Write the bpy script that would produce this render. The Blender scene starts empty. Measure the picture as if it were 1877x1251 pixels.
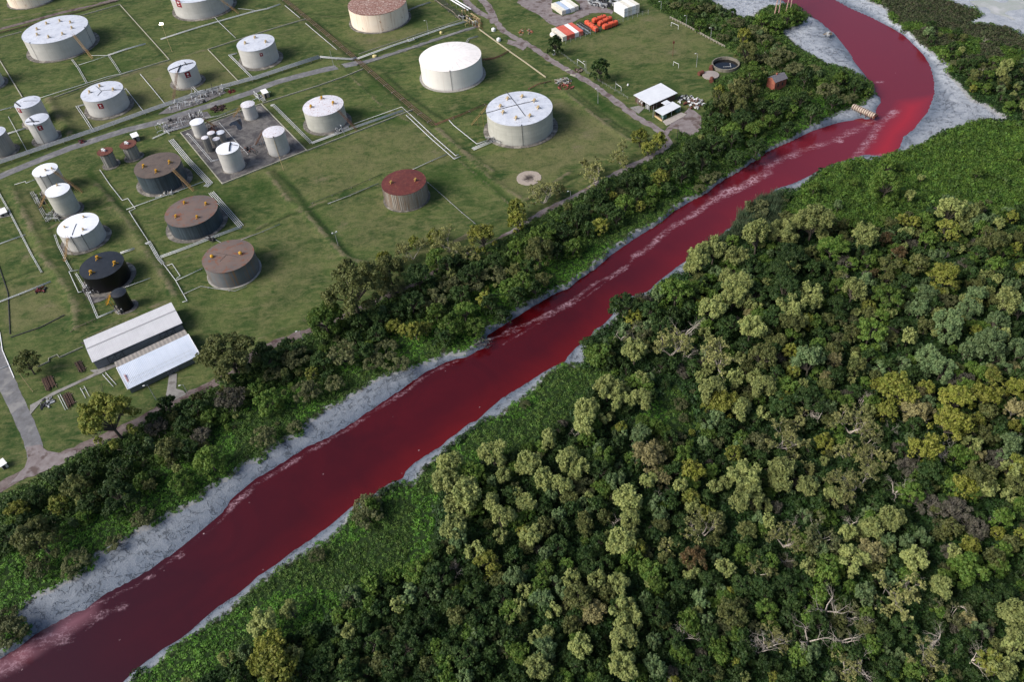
import bpy, math, random
import numpy as np
from mathutils import Vector, Matrix
random.seed(7); RNG = np.random.default_rng(7)
scene = bpy.context.scene
COL = scene.collection
# ---------------------------------------------------------------- camera
F, PITCH, ROLL, CH = 1500.5, math.radians(45.652), math.radians(-5.939), 200.0
fw = np.array([0, math.cos(PITCH), -math.sin(PITCH)])
r0 = np.array([1.0, 0, 0]); u0 = np.cross(r0, fw)
RT = r0*math.cos(ROLL) + u0*math.sin(ROLL); UP = -r0*math.sin(ROLL) + u0*math.cos(ROLL)
cam = bpy.data.cameras.new("camera"); camo = bpy.data.objects.new("camera", cam); COL.objects.link(camo)
m = Matrix([[RT[0], UP[0], -fw[0], 0], [RT[1], UP[1], -fw[1], 0], [RT[2], UP[2], -fw[2], CH], [0, 0, 0, 1]])
camo.matrix_world = m
cam.sensor_width = 36; cam.lens = 36*F/1877; cam.clip_start = 1; cam.clip_end = 20000
scene.camera = camo
# ---------------------------------------------------------------- light
SUN_EL, SUN_AZ = 40.0, 196.0      # azimuth: direction towards the sun, degrees counter-clockwise from +x
w = bpy.data.worlds.new("World"); scene.world = w; w.use_nodes = True
nt = w.node_tree; bg = nt.nodes["Background"]; sky = nt.nodes.new("ShaderNodeTexSky")
sky.sky_type = 'NISHITA'; sky.sun_disc = False; sky.sun_elevation = math.radians(SUN_EL)
sky.sun_rotation = math.radians(90-SUN_AZ); sky.air_density = 1.0; sky.dust_density = 3.5; sky.ozone_density = 1.5
nt.links.new(sky.outputs[0], bg.inputs[0]); bg.inputs[1].default_value = 0.10
sl = bpy.data.lights.new("sun", 'SUN'); sl.energy = 2.5; sl.angle = math.radians(30); sl.color = (1, .97, .92)
so = bpy.data.objects.new("sun", sl); COL.objects.link(so)
az, el = math.radians(SUN_AZ), math.radians(SUN_EL)
sd = Vector((math.cos(az)*math.cos(el), math.sin(az)*math.cos(el), math.sin(el)))
so.rotation_euler = sd.to_track_quat('Z', 'Y').to_euler(); so.location = (0, 300, 250)
vs = scene.view_settings; vs.view_transform = 'Standard'; vs.look = 'None'; vs.gamma = 1; vs.exposure = 0.76
scene.cycles.max_bounces = 6; scene.cycles.diffuse_bounces = 4; scene.cycles.glossy_bounces = 2
scene.cycles.transparent_max_bounces = 4

# ---------------------------------------------------------------- pixel -> place helpers
def gp(px, py, z=0.0):
    d = fw + (px-938.5)/F*RT - (py-625.5)/F*UP
    t = (z-CH)/d[2]
    return (d[0]*t, d[1]*t)
def proj(P):
    d = np.asarray(P, float) - np.array([0, 0, CH]); z = d @ fw
    return 938.5 + F*(d @ RT)/z, 625.5 - F*(d @ UP)/z, z
def T(c, r, s):
    """points measured in a 4x enlarged tile -> photo pixels"""
    return [(c*469 + float(a.split(',')[0])/3.998, r*313 + float(a.split(',')[1])/3.997) for a in s.split()]
def C(ox, oy, k, s):
    return [(ox + float(a.split(',')[0])/k, oy + float(a.split(',')[1])/k) for a in s.split()]
def G(pts, z=0.0): return [gp(x, y, z) for x, y in pts]
def top_height(bx, by, tx, ty, hmax=40):
    X, Y = gp(bx, by); best = 2; bd = 1e9
    for h in np.arange(.3, hmax, .1):
        q = proj((X, Y, h)); e = (q[0]-tx)**2 + (q[1]-ty)**2
        if e < bd: bd = e; best = h
    return float(best)
def sdist(P, poly):
    """signed distance of points P (N,2) to a closed polygon, positive inside"""
    poly = np.asarray(poly, float); out = np.full(len(P), 1e9); ins = np.zeros(len(P), bool)
    x, y = P[:, 0], P[:, 1]
    for i in range(len(poly)):
        a = poly[i]; b = poly[(i+1) % len(poly)]; e = b-a; L = e @ e
        if L < 1e-9: continue
        t = np.clip(((x-a[0])*e[0] + (y-a[1])*e[1])/L, 0, 1)
        out = np.minimum(out, (x-a[0]-t*e[0])**2 + (y-a[1]-t*e[1])**2)
        c = ((a[1] > y) != (b[1] > y))
        if c.any():
            xi = a[0] + (y-a[1])*e[0]/(e[1] if abs(e[1]) > 1e-12 else 1e-12)
            ins ^= (c & (x < xi))
    d = np.sqrt(out); return np.where(ins, d, -d)
def ldist(P, line):
    line = np.asarray(line, float); out = np.full(len(P), 1e9)
    for a, b in zip(line[:-1], line[1:]):
        e = b-a; L = e @ e + 1e-9
        t = np.clip(((P[:, 0]-a[0])*e[0] + (P[:, 1]-a[1])*e[1])/L, 0, 1)
        out = np.minimum(out, (P[:, 0]-a[0]-t*e[0])**2 + (P[:, 1]-a[1]-t*e[1])**2)
    return np.sqrt(out)

# ---------------------------------------------------------------- materials
MATS = {}
def rgb(c): return (c[0], c[1], c[2], 1)
class NT:
    def __init__(s, name):
        s.m = bpy.data.materials.new(name); s.m.use_nodes = True; s.t = s.m.node_tree
        s.b = s.t.nodes["Principled BSDF"]; s.L = s.t.links.new
    def n(s, typ, **k):
        x = s.t.nodes.new(typ)
        for a, v in k.items(): setattr(x, a, v)
        return x
    def coord(s, kind='Object', scale=(1, 1, 1)):
        tc = s.n('ShaderNodeTexCoord'); mp = s.n('ShaderNodeMapping'); mp.inputs[3].default_value = scale
        s.L(tc.outputs[kind], mp.inputs[0]); return mp.outputs[0]
    def world(s, scale=(1, 1, 1)):
        g = s.n('ShaderNodeNewGeometry'); mp = s.n('ShaderNodeMapping'); mp.inputs[3].default_value = scale
        s.L(g.outputs['Position'], mp.inputs[0]); return mp.outputs[0]
    def noise(s, v, scale, detail=4, rough=.55, dist=0):
        x = s.n('ShaderNodeTexNoise'); x.inputs['Scale'].default_value = scale; x.inputs['Detail'].default_value = detail
        x.inputs['Roughness'].default_value = rough; x.inputs['Distortion'].default_value = dist
        s.L(v, x.inputs['Vector']); return x.outputs[0]
    def ramp(s, f, lo, hi, a=0.0, b=1.0):
        x = s.n('ShaderNodeMapRange'); x.clamp = True
        x.inputs[1].default_value = lo; x.inputs[2].default_value = hi; x.inputs[3].default_value = a; x.inputs[4].default_value = b
        s.L(f, x.inputs[0]); return x.outputs[0]
    def mix(s, f, a, b, mode='MIX'):
        x = s.n('ShaderNodeMix'); x.data_type = 'RGBA'; x.blend_type = mode
        for i, v in ((0, f), (6, a), (7, b)):
            if isinstance(v, (tuple, list)): x.inputs[i].default_value = rgb(v)
            elif isinstance(v, (int, float)): x.inputs[i].default_value = v
            else: s.L(v, x.inputs[i])
        return x.outputs[2]
    def math(s, op, a, b=0.0):
        x = s.n('ShaderNodeMath'); x.operation = op
        for i, v in ((0, a), (1, b)):
            if isinstance(v, (int, float)): x.inputs[i].default_value = v
            else: s.L(v, x.inputs[i])
        return x.outputs[0]
    def attr(s, name):
        x = s.n('ShaderNodeAttribute'); x.attribute_name = name; return x.outputs['Fac']
    def bump(s, h, strength=.4, dist=.1):
        x = s.n('ShaderNodeBump'); x.inputs['Strength'].default_value = strength; x.inputs['Distance'].default_value = dist
        s.L(h, x.inputs['Height']); s.L(x.outputs[0], s.b.inputs['Normal'])
    def out(s, col, rough=.8, spec=.3, metal=0):
        if isinstance(col, (tuple, list)): s.b.inputs['Base Color'].default_value = rgb(col)
        else: s.L(col, s.b.inputs['Base Color'])
        if isinstance(rough, (int, float)): s.b.inputs['Roughness'].default_value = rough
        else: s.L(rough, s.b.inputs['Roughness'])
        s.b.inputs['Specular IOR Level'].default_value = spec; s.b.inputs['Metallic'].default_value = metal
        return s.m
def simple(name, c, c2=None, scale=1.5, rough=.7, spec=.3, metal=0, det=4, lo=.35, hi=.65, c3=None, s3=.3, bump=0):
    if name in MATS: return MATS[name]
    k = NT(name); v = k.world()
    c2 = c2 or tuple(x*.75 for x in c)
    n = k.noise(v, scale, det, .62); col = k.mix(k.ramp(n, lo, hi), c, c2)
    if c3: col = k.mix(k.ramp(k.noise(v, s3, 5, .6), .52, .62), col, c3)
    if bump: k.bump(n, .5, bump)
    MATS[name] = k.out(col, rough, spec, metal); return MATS[name]

def shell_mat(name, c, c2, streak=None, sa=.0, plate=.06, rough=.5, lo=.5, hi=.75, patch=None):
    k = NT(name); uv = k.coord('UV')
    br = k.n('ShaderNodeTexBrick'); br.inputs['Scale'].default_value = 1; br.inputs['Mortar Size'].default_value = .035
    br.inputs['Mortar Smooth'].default_value = .6
    br.inputs['Brick Width'].default_value = 5.5; br.inputs['Row Height'].default_value = 1.75; br.offset = .5
    br.inputs['Color1'].default_value = rgb((1, 1, 1)); br.inputs['Color2'].default_value = rgb((1-plate,)*3)
    br.inputs['Mortar'].default_value = rgb((1-2.6*plate,)*3)
    k.L(uv, br.inputs['Vector'])
    big = k.noise(k.coord('UV', (.12, .2, 1)), 1.0, 4, .6)
    col = k.mix(k.ramp(big, .3, .7), c, c2)
    col = k.mix(1.0, col, br.outputs[0], 'MULTIPLY')
    st = k.noise(k.coord('UV', (1.3, .045, 1)), 1.0, 5, .7)
    if streak: col = k.mix(k.math('MULTIPLY', k.ramp(st, lo, hi), sa), col, streak)
    else: col = k.mix(k.math('MULTIPLY', k.ramp(st, .5, .8), .25), col, tuple(x*.6 for x in c))
    if patch:
        p = k.noise(k.coord('UV', (.35, .3, 1)), 1.0, 6, .75); col = k.mix(k.ramp(p, .60, .68), col, patch)
    # a grubby band low on the shell
    sx = k.n('ShaderNodeSeparateXYZ'); k.L(uv, sx.inputs[0])
    g = k.math('MULTIPLY', k.ramp(sx.outputs[1], 0.0, 1.3, .55, 0), k.ramp(st, .3, .6))
    col = k.mix(g, col, tuple(x*.35 for x in c))
    k.bump(br.outputs['Fac'], .25, -.03)
    return k.out(col, rough, .35)
def roof_mat(name, c, c2, rust=None, lo=.55, hi=.7, sc=.25, rough=.55, radial=0):
    k = NT(name); v = k.coord('Object')
    col = k.mix(k.ramp(k.noise(v, sc, 5, .65), .35, .65), c, c2)
    if rust: col = k.mix(k.ramp(k.noise(v, sc*2.2, 7, .72, .6), lo, hi), col, rust)
    # laid plate seams
    br = k.n('ShaderNodeTexBrick'); br.inputs['Scale'].default_value = 1; br.inputs['Mortar Size'].default_value = .03
    br.inputs['Brick Width'].default_value = 6.5; br.inputs['Row Height'].default_value = 2.1
    br.inputs['Color1'].default_value = rgb((1, 1, 1)); br.inputs['Color2'].default_value = rgb((.93, .93, .93)); br.inputs['Mortar'].default_value = rgb((.8, .8, .8))
    k.L(v, br.inputs['Vector']); col = k.mix(1.0, col, br.outputs[0], 'MULTIPLY')
    if radial:
        sx = k.n('ShaderNodeSeparateXYZ'); k.L(v, sx.inputs[0])
        a = k.math('ARCTAN2', sx.outputs[1], sx.outputs[0])
        s = k.math('SINE', k.math('MULTIPLY', a, 24.0))
        col = k.mix(k.math('MULTIPLY', k.ramp(s, .75, 1), k.ramp(k.noise(v, .4, 4), .4, .6, 0, radial)), col, tuple(x*.72 for x in c2))
    return k.out(col, rough, .35)
W_SHELL = shell_mat('white_tank_paint', (.51, .50, .48), (.43, .42, .40), (.27, .25, .22), .45, plate=.09, lo=.5, hi=.8)
S_SHELL = shell_mat('block_tank_paint', (.48, .475, .43), (.40, .40, .36), (.27, .25, .21), .4, plate=.15, lo=.5, hi=.8)
N_SHELL = shell_mat('bright_tank_paint', (.72, .70, .66), (.66, .63, .60), (.45, .33, .25), .35, plate=.02, lo=.5, hi=.85)
R_SHELL = shell_mat('rust_streaked_paint', (.80, .71, .60), (.74, .62, .50), (.40, .19, .09), .7, plate=.02, lo=.52, hi=.74, patch=(.30, .13, .06))
D_SHELL = shell_mat('dark_blue_grey_steel', (.070, .095, .118), (.046, .062, .078), (.020, .026, .032), .7, plate=.1, lo=.42, hi=.6, rough=.4)
DR_SHELL = shell_mat('grey_steel_with_rust', (.15, .165, .185), (.11, .115, .12), (.22, .125, .065), .9, plate=.1, lo=.48, hi=.66)
K_SHELL = shell_mat('black_tar_paint', (.006, .006, .008), (.004, .004, .006), plate=.1, rough=.35)
T_SHELL = shell_mat('galvanised_streaked_steel', (.43, .405, .37), (.34, .31, .27), (.25, .15, .09), .9, plate=.08, lo=.44, hi=.6)
P_SHELL = shell_mat('weathered_concrete_silo', (.30, .29, .27), (.24, .235, .22), (.16, .15, .14), .6, plate=.04, lo=.42, hi=.6)
W_ROOF = roof_mat('pale_roof_paint', (.55, .57, .62), (.45, .475, .54), (.27, .275, .31), .55, .68)
WW_ROOF = roof_mat('bright_white_roof', (.72, .73, .76), (.66, .68, .73))
N_ROOF = roof_mat('white_roof_rust_lines', (.80, .76, .73), (.74, .69, .66), (.55, .38, .27), .66, .8, radial=.7)
P_ROOF = roof_mat('pink_patched_roof', (.60, .60, .64), (.56, .54, .57), (.34, .20, .19), .56, .62, .6)
B_ROOF = roof_mat('brown_grey_roof', (.120, .088, .070), (.095, .074, .062), (.075, .055, .045), .5, .62, .3)
B2_ROOF = roof_mat('brown_grey_roof_rust_patch', (.155, .105, .085), (.105, .088, .082), (.17, .070, .040), .53, .60, .16)
RED_ROOF = roof_mat('red_primer_roof', (.115, .026, .020), (.085, .020, .017), (.17, .055, .032), .52, .66, .4)
K_ROOF = roof_mat('black_roof', (.014, .018, .026), (.009, .012, .018), (.04, .045, .05), .6, .8, .5, radial=.4)
RR_ROOF = roof_mat('flaking_rust_roof', (.24, .115, .085), (.17, .08, .06), (.46, .38, .33), .52, .58, .45)
M_YEL = simple('yellow_paint', (.55, .30, .02), (.40, .20, .02))
M_CREAM = simple('cream_paint', (.55, .42, .22), (.45, .33, .18))
M_STAIR = simple('ochre_stair_paint', (.36, .24, .10), (.26, .15, .07))
M_RUSTST = simple('brown_stair_steel', (.16, .09, .06), (.11, .06, .04))
M_DARK = simple('dark_iron', (.04, .04, .045), (.02, .02, .022))
M_RUST = simple('rust_iron', (.15, .055, .035), (.09, .03, .022), 3)
M_WPIPE = simple('white_pipe_paint', (.60, .61, .62), (.44, .45, .46), 2.5)
M_GPIPE = simple('grey_pipe_paint', (.34, .35, .36), (.22, .225, .23), 2.5)
M_RPIPE = simple('rusty_pipe_steel', (.125, .07, .05), (.075, .04, .03), 2)
M_CONC = simple('concrete', (.30, .285, .26), (.22, .21, .19), .8, .9, c3=(.17, .16, .14))
M_KERB = simple('pale_concrete_kerb', (.36, .345, .28), (.25, .24, .19), 1.2, .9)
M_RING = simple('stained_concrete_ring', (.15, .138, .122), (.070, .064, .058), .8, .9, c3=(.24, .22, .19), s3=.3)
M_WOOD = simple('grey_wood', (.22, .18, .13), (.14, .11, .08), 3)
M_RED = simple('logo_red', (.22, .008, .018), (.19, .007, .016), rough=.5)
M_WHITE = simple('white_paint', (.75, .75, .75), (.62, .62, .62))
M_ORANGE = simple('orange_red_paint', (.58, .095, .045), (.46, .07, .035), .6, .6)
M_SALMON = simple('faded_red_paint', (.55, .12, .085), (.44, .09, .06), .6, .6)
M_BLUEW = simple('pale_blue_paint', (.42, .50, .62), (.33, .40, .52), .6, .6)
M_CREAMW = simple('cream_white_paint', (.66, .63, .55), (.54, .51, .44), .6, .6)
M_GREEN = simple('sea_green_panel', (.10, .19, .16), (.06, .12, .10))

# ---------------------------------------------------------------- mesh helpers
def npmesh(name, V, Q, mat=None, tris=None, smooth=False):
    me = bpy.data.meshes.new(name); V = np.ascontiguousarray(V, np.float32); Q = np.ascontiguousarray(Q, np.int32)
    k = Q.shape[1]; n = len(Q)
    me.vertices.add(len(V)); me.vertices.foreach_set('co', V.ravel())
    me.loops.add(n*k); me.loops.foreach_set('vertex_index', Q.ravel())
    me.polygons.add(n); me.polygons.foreach_set('loop_start', np.arange(n, dtype=np.int32)*k)
    me.update(calc_edges=True)
    if smooth: me.polygons.foreach_set('use_smooth', np.ones(n, bool))
    if mat: me.materials.append(mat)
    return me
def fattr(me, name, a):
    x = me.attributes.new(name, 'FLOAT', 'POINT'); x.data.foreach_set('value', np.ascontiguousarray(a, np.float32))
def tag(o, label=None, cat=None, group=None, kind=None):
    if label: o['label'] = label
    if cat: o['category'] = cat
    if group: o['group'] = group
    if kind: o['kind'] = kind
    return o
def empty(name, loc, rz=0):
    o = bpy.data.objects.new(name, None); o.empty_display_size = .5; COL.objects.link(o)
    o.location = loc; o.rotation_euler = (0, 0, rz); return o
def thing(name, label, cat, loc, rz=0, group=None): return tag(empty(name, loc, rz), label, cat, group)
class MB:
    def __init__(s): s.v = []; s.f = []; s.uv = None
    def add(s, vs, fs):
        k = len(s.v); s.v += [tuple(float(c) for c in p) for p in vs]; s.f += [tuple(i+k for i in f) for f in fs]; return s
    def box(s, c, size, rz=0, tilt=None):
        x, y, z = size[0]/2, size[1]/2, size[2]/2; ca, sa = math.cos(rz), math.sin(rz); P = []
        for a in (-1, 1):
            for b in (-1, 1):
                for d in (-1, 1):
                    q = Vector((a*x, b*y, d*z))
                    if tilt: q = tilt @ q
                    P.append((c[0]+ca*q.x-sa*q.y, c[1]+sa*q.x+ca*q.y, c[2]+q.z))
        return s.add(P, [(0, 1, 3, 2), (4, 6, 7, 5), (0, 4, 5, 1), (2, 3, 7, 6), (0, 2, 6, 4), (1, 5, 7, 3)])
    def tube(s, a, b, r, r2=None, n=6, cap=True):
        a = Vector(a); b = Vector(b); r2 = r if r2 is None else r2; d = (b-a)
        if d.length < 1e-6: return s
        d.normalize(); u = d.orthogonal().normalized(); v = d.cross(u); P = []
        for c, rr in ((a, r), (b, r2)):
            for i in range(n):
                t = 2*math.pi*i/n; P.append(c + u*rr*math.cos(t) + v*rr*math.sin(t))
        fs = [(i, (i+1) % n, n+(i+1) % n, n+i) for i in range(n)]
        if cap: fs += [tuple(range(n))[::-1], tuple(range(n, 2*n))]
        return s.add(P, fs)
    def prism(s, poly, z0, z1):
        n = len(poly); P = [(x, y, z0) for x, y in poly] + [(x, y, z1) for x, y in poly]
        return s.add(P, [(i, (i+1) % n, n+(i+1) % n, n+i) for i in range(n)] + [tuple(range(n))[::-1], tuple(range(n, 2*n))])
    def sweep(s, pts, prof, closed_prof=True):
        """profile of (side, up) swept along horizontal path pts (x,y,z)"""
        pts = [Vector(p) for p in pts]; n = len(pts); k = len(prof); P = []
        for i, p in enumerate(pts):
            d0 = (pts[i]-pts[i-1]) if i else (pts[1]-pts[0]); d1 = (pts[i+1]-pts[i]) if i < n-1 else d0
            d0 = Vector((d0.x, d0.y, 0)).normalized(); d1 = Vector((d1.x, d1.y, 0)).normalized()
            d = (d0+d1)
            if d.length < .3: d = d0
            d.normalize(); side = Vector((-d.y, d.x, 0)); sc = 1/max(.45, d.dot(d0))
            for a, b in prof: P.append(p + side*a*sc + Vector((0, 0, b)))
        fs = [(i*k+j, i*k+(j+1) % k, (i+1)*k+(j+1) % k, (i+1)*k+j) for i in range(n-1) for j in range(k)]
        fs += [tuple(range(k))[::-1], tuple(range((n-1)*k, n*k))]
        return s.add(P, fs)
    def build(s, name, mat, parent=None, origin=None, smooth=False):
        o_ = origin or (0, 0, 0)
        me = bpy.data.meshes.new(name); me.from_pydata([(a-o_[0], b-o_[1], c-o_[2]) for a, b, c in s.v], [], s.f); me.materials.append(mat)
        if smooth: me.polygons.foreach_set('use_smooth', [True]*len(me.polygons))
        o = bpy.data.objects.new(name, me); COL.objects.link(o)
        if parent: o.parent = parent
        elif origin: o.location = origin
        return o
def circ(r, n=6): return [(r*math.cos(2*math.pi*i/n), r*math.sin(2*math.pi*i/n)) for i in range(n)]

# ---------------------------------------------------------------- the river outline
L_W = ([(-260, 1390), (-90, 1262)] + T(0, 3, "0,1075 150,985 210,930 330,862 420,815 520,760 620,725 700,660 820,585 950,520 1100,430 1200,360 1330,270 1450,170 1560,70 1640,0")
  + T(0, 2, "1700,1165 1800,1075 1875,1010") + T(1, 2, "100,955 220,880 370,780 540,710 700,610 830,520 960,430 1080,350 1160,290 1240,230 1330,190 1400,150 1480,130 1560,110 1620,70 1680,50 1705,10")
  + T(1, 1, "1690,1215 1720,1195 1790,1150 1875,1095") + T(2, 1, "60,1060 150,1000 300,910 430,855 470,815 560,750 650,690 700,640 800,570 900,500 1010,430 1100,370 1200,290 1270,250 1340,205 1400,180 1450,140 1560,60 1650,10")
  + T(3, 0, "0,1110 60,1080 200,1020 330,960 500,905 640,880 690,865 720,880 790,870 800,800 835,745 825,712 790,690 780,640 740,590 720,550 640,450 600,370 520,270 490,240 440,200 380,150 300,110 220,60 150,30 110,0") + [(1330, -90), (1100, -190)])
R_W = ([(1150, -260), (1440, -70)] + T(3, 0, "490,0 620,70 760,130 900,200 1000,260 1080,340 1140,400 1190,490 1215,600 1215,690 1170,810 1110,890 1060,950 990,1000 970,1060 950,1110 850,1140 700,1130 660,1150 600,1165 480,1200 370,1251")
  + T(3, 1, "280,50 160,100 60,130 0,190") + T(2, 1, "1780,235 1720,270 1680,300 1640,380 1630,400 1560,440 1545,470 1500,495 1460,530 1420,560 1330,600 1290,640 1265,670 1200,710 1100,790 1050,830 1020,870 980,890 920,912 840,925 760,960 740,1050 690,1110 650,1140 600,1165 590,1200 550,1250")
  + T(2, 2, "470,40 400,120 390,150 310,180 240,220 130,290 0,370") + T(1, 2, "1810,410 1700,500 1620,580 1560,600 1460,680 1390,730 1370,760 1280,810 1160,890 1090,960 1070,1010 980,1040 900,1090 860,1130 780,1170 700,1210 660,1250")
  + T(1, 3, "520,110 400,200 250,300 150,380 60,440 0,475") + T(0, 3, "1840,520 1730,610 1600,690 1480,790 1400,870 1290,950 1180,1010 1080,1090 1000,1150 950,1200 900,1250") + [(120, 1330), (-100, 1480)])
L_M = ([(-330, 1370), (-120, 1235)] + T(0, 3, "0,1035 90,975 200,900 190,870 165,840 90,770 160,690 260,610 400,560 460,510 560,480 620,430 680,380 700,310 800,270 900,200 960,150 1050,115 1140,90 1200,40 1280,0")
  + T(0, 2, "1330,1220 1450,1160 1500,1090 1600,1030 1690,1000 1740,930 1790,880 1875,870") + T(1, 2, "40,900 60,820 120,770 220,710 330,690 340,640 400,580 450,550 500,500 620,440 680,400 780,350 840,300 960,240 1080,210 1200,170 1340,120 1370,95 1400,105 1470,80 1530,85 1590,40 1650,0")
  + T(1, 1, "1660,1180 1700,1150 1780,1110 1840,1060 1875,1035") + T(2, 1, "80,985 200,930 290,880 330,855 430,830 450,790 530,740 600,700 610,660 670,640 690,590 750,550 830,510 870,460 960,420 1060,380 1110,330 1170,270 1240,240 1250,210 1330,190 1400,170 1500,70 1580,40 1640,0")
  + T(3, 0, "0,1085 90,1050 190,1000 300,930 390,890 460,850 540,815 620,790 690,770 740,720 792,697 782,660 770,630 700,560 640,530 540,490 440,470 350,430 270,380 180,330 160,290 80,230 180,200 270,160 300,110 220,50 150,25 60,40") + T(2, 0, "1875,40 1760,130 1660,130 1600,90 1520,50 1440,0") + [(1230, -60), (1000, -170)])
R_M = ([(1250, -260), (1520, -60)] + T(3, 0, "740,0 880,60 900,150 1000,200 1100,290 1200,380 1330,460 1320,540 1400,610 1500,730 1600,760 1700,830 1780,870 1720,880 1600,880 1540,890 1400,930 1240,990 1120,1070 1000,1105 920,1125 860,1150 730,1185 680,1160 600,1185 480,1215 390,1251")
  + T(3, 1, "340,30 280,90 200,140 100,140 10,200") + T(2, 1, "1790,245 1730,280 1690,310 1660,380 1630,420 1560,480 1500,515 1440,560 1340,612 1275,670 1290,740 1200,770 1110,815 1060,842 1030,880 980,905 920,925 850,935 775,965 770,1080 700,1145 610,1180 600,1215 575,1250")
  + T(2, 2, "540,20 540,130 480,180 400,160 330,190 240,240 190,310 130,370 60,430 0,455") + T(1, 2, "1810,530 1730,570 1660,570 1610,620 1500,710 1420,750 1350,830 1280,880 1200,960 1150,1050 1110,1050 1060,1040 990,1060 890,1120 840,1170 800,1185 700,1240")
  + T(1, 3, "660,60 620,110 540,200 430,250 370,300 200,390 120,460 0,540") + T(0, 3, "1750,640 1640,760 1540,810 1430,890 1320,950 1250,1010 1170,1090 1110,1150 1020,1165 960,1225 925,1251") + [(150, 1350), (-60, 1500)])
WZ = -1.6
RIVER = G(L_W, WZ) + G(R_W, WZ); MUD = G(L_M) + G(R_M)
TIDAL = G([(1600, -120)] + T(3, 0, "1290,0 1400,30 1550,90 1570,115 1460,160 1700,190 1875,262") + [(2000, 110), (2200, -60)])
LAGOON = G([(1700, -60)] + T(3, 0, "1480,0 1560,60 1660,95 1760,120 1875,165") + [(1990, 60), (2100, -60)])
VEG_L = G([(-150, 990), (-60, 935)] + T(0, 2, "0,1150 200,1055 430,925 640,815 850,725 1000,640 1300,475 1480,375 1700,270 1875,175") + T(1, 1, "300,1255 420,1195 740,1055 950,960 1110,885 1350,745 1600,615 1875,485")
  + T(2, 1, "110,400 300,305 560,155 740,60") + T(2, 0, "1000,1185 1130,1125 1200,1045 1220,985 1320,1010 1385,980 1400,880 1470,720 1500,600 1660,520 1710,450 1560,340 1280,185 1160,115 1060,60 1000,20") + [(1180, -60), (1250, -200)]) + G(L_M[::-1])
VEG_R = G(R_M) + G([(300, 1600), (2300, 1600), (2400, 300), (2300, -200)])
# ---------------------------------------------------------------- terrain
X0, X1, Y0, Y1, ST = -345, 345, 44, 590, 1.0
nx = int((X1-X0)/ST)+1; ny = int((Y1-Y0)/ST)+1
gx, gy = np.meshgrid(np.linspace(X0, X1, nx), np.linspace(Y0, Y1, ny))
P = np.stack([gx.ravel(), gy.ravel()], 1)
dR = sdist(P, RIVER); dM = sdist(P, MUD); dVL = sdist(P, VEG_L); dVR = sdist(P, VEG_R); dTi = sdist(P, TIDAL)
def vnoise(x, y, s, seed=0):
    """cheap smooth value noise"""
    g = np.random.default_rng(seed).random((128, 128)); x = np.asarray(x)/s; y = np.asarray(y)/s
    xi = np.floor(x).astype(int); yi = np.floor(y).astype(int); fx = x-xi; fy = y-yi
    fx = fx*fx*(3-2*fx); fy = fy*fy*(3-2*fy); a = g[xi % 128, yi % 128]; b = g[(xi+1) % 128, yi % 128]
    c = g[xi % 128, (yi+1) % 128]; d = g[(xi+1) % 128, (yi+1) % 128]
    return (a*(1-fx)+b*fx)*(1-fy) + (c*(1-fx)+d*fx)*fy
f = np.clip(dM, 0, None)/(np.clip(dM, 0, None)+np.clip(-dR, 0, None)+1e-3)
bed = np.where(dR > 0, WZ-.15-np.clip(dR, 0, 4)*.5, 0)
H = np.where(dM > 0, -.3-(abs(WZ)-.28)*f, 0) + np.where((dM > 0) & (dR < 0), (vnoise(P[:, 0], P[:, 1], 2.2, 3)-.5)*.35*np.sin(np.pi*np.clip(f, 0, 1)), 0)
H = np.where(dR > 0, bed, H)
H = np.where(dTi > 0, -.5, H)
veg = np.clip(np.maximum(dVL, dVR)/1.5+.3, 0, 1)*(dM < 0)
H = H + np.where(dM < -1, veg*(vnoise(P[:, 0], P[:, 1], 7, 5)-.4)*.8, 0)
# earth banks (bunds) between the tank yards: pixel polylines, half width, height
BERMS = [(T(1, 1, "90,20 250,230 350,290 480,450 640,620 820,700"), 1.6, .7), (T(1, 1, "0,430 250,310 350,285 470,240 930,100"), 1.2, .4),
  (T(2, 0, "390,680 600,850 750,960 880,1040"), 1.6, .8), (T(1, 0, "1340,945 1480,1080 1650,1200 1740,1260"), 1.4, .6), (C(660, 220, 4.633, "650,80 860,260 1120,520 1400,690"), 1.6, .7),
  (C(660, 220, 4.633, "830,340 1000,480 1180,640 1290,740"), .8, .4), (T(0, 1, "90,130 170,300 230,420 300,560"), 2.2, 1.0), (T(0, 1, "300,620 400,740 500,880 560,1000 560,1160"), 2.2, 1.0),
  (T(0, 1, "690,90 830,240 930,370 1040,540"), 2.0, .8), (T(0, 1, "1040,560 1130,680 1240,850 1290,930"), 2.0, .8), (T(0, 0, "360,730 420,850 500,930 520,1000"), 2.8, 1.3),
  (T(0, 0, "30,150 300,100 700,20"), 1.5, .6), (T(2, 1, "0,470 -300,600"), .5, .3), (T(1, 1, "30,1240 130,1200 350,1110"), 1.6, .8), (T(1, 1, "1430,545 1560,470 1760,370"), 1.6, .8), (T(2, 1, "110,215 250,130 420,20"), 1.4, .7),
  (T(0, 1, "290,460 420,400 500,370"), 1.2, .5), (T(0, 1, "560,330 800,280 860,250"), 1.2, .5), (T(0, 1, "960,330 1280,190"), 1.2, .5), (T(0, 1, "1190,690 1600,560 1850,480"), 1.4, .5), (T(1, 0, "600,470 900,760 1300,1000"), .9, .4),
  (T(0, 0, "900,560 1250,450 1500,370"), 1.5, .5), (T(0, 1, "640,1240 900,1090 1240,960"), 1.6, .6)]
worn = np.zeros(len(P)); berm = np.zeros(len(P))
for pts, hw, hh in BERMS:
    d = ldist(P, G(pts)); worn = np.maximum(worn, np.clip(1.15-d/(hw*1.3), 0, 1)*(.35+.75*vnoise(P[:, 0], P[:, 1], 6, 77))); berm = np.maximum(berm, hh*np.exp(-(d/hw)**2))
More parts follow.
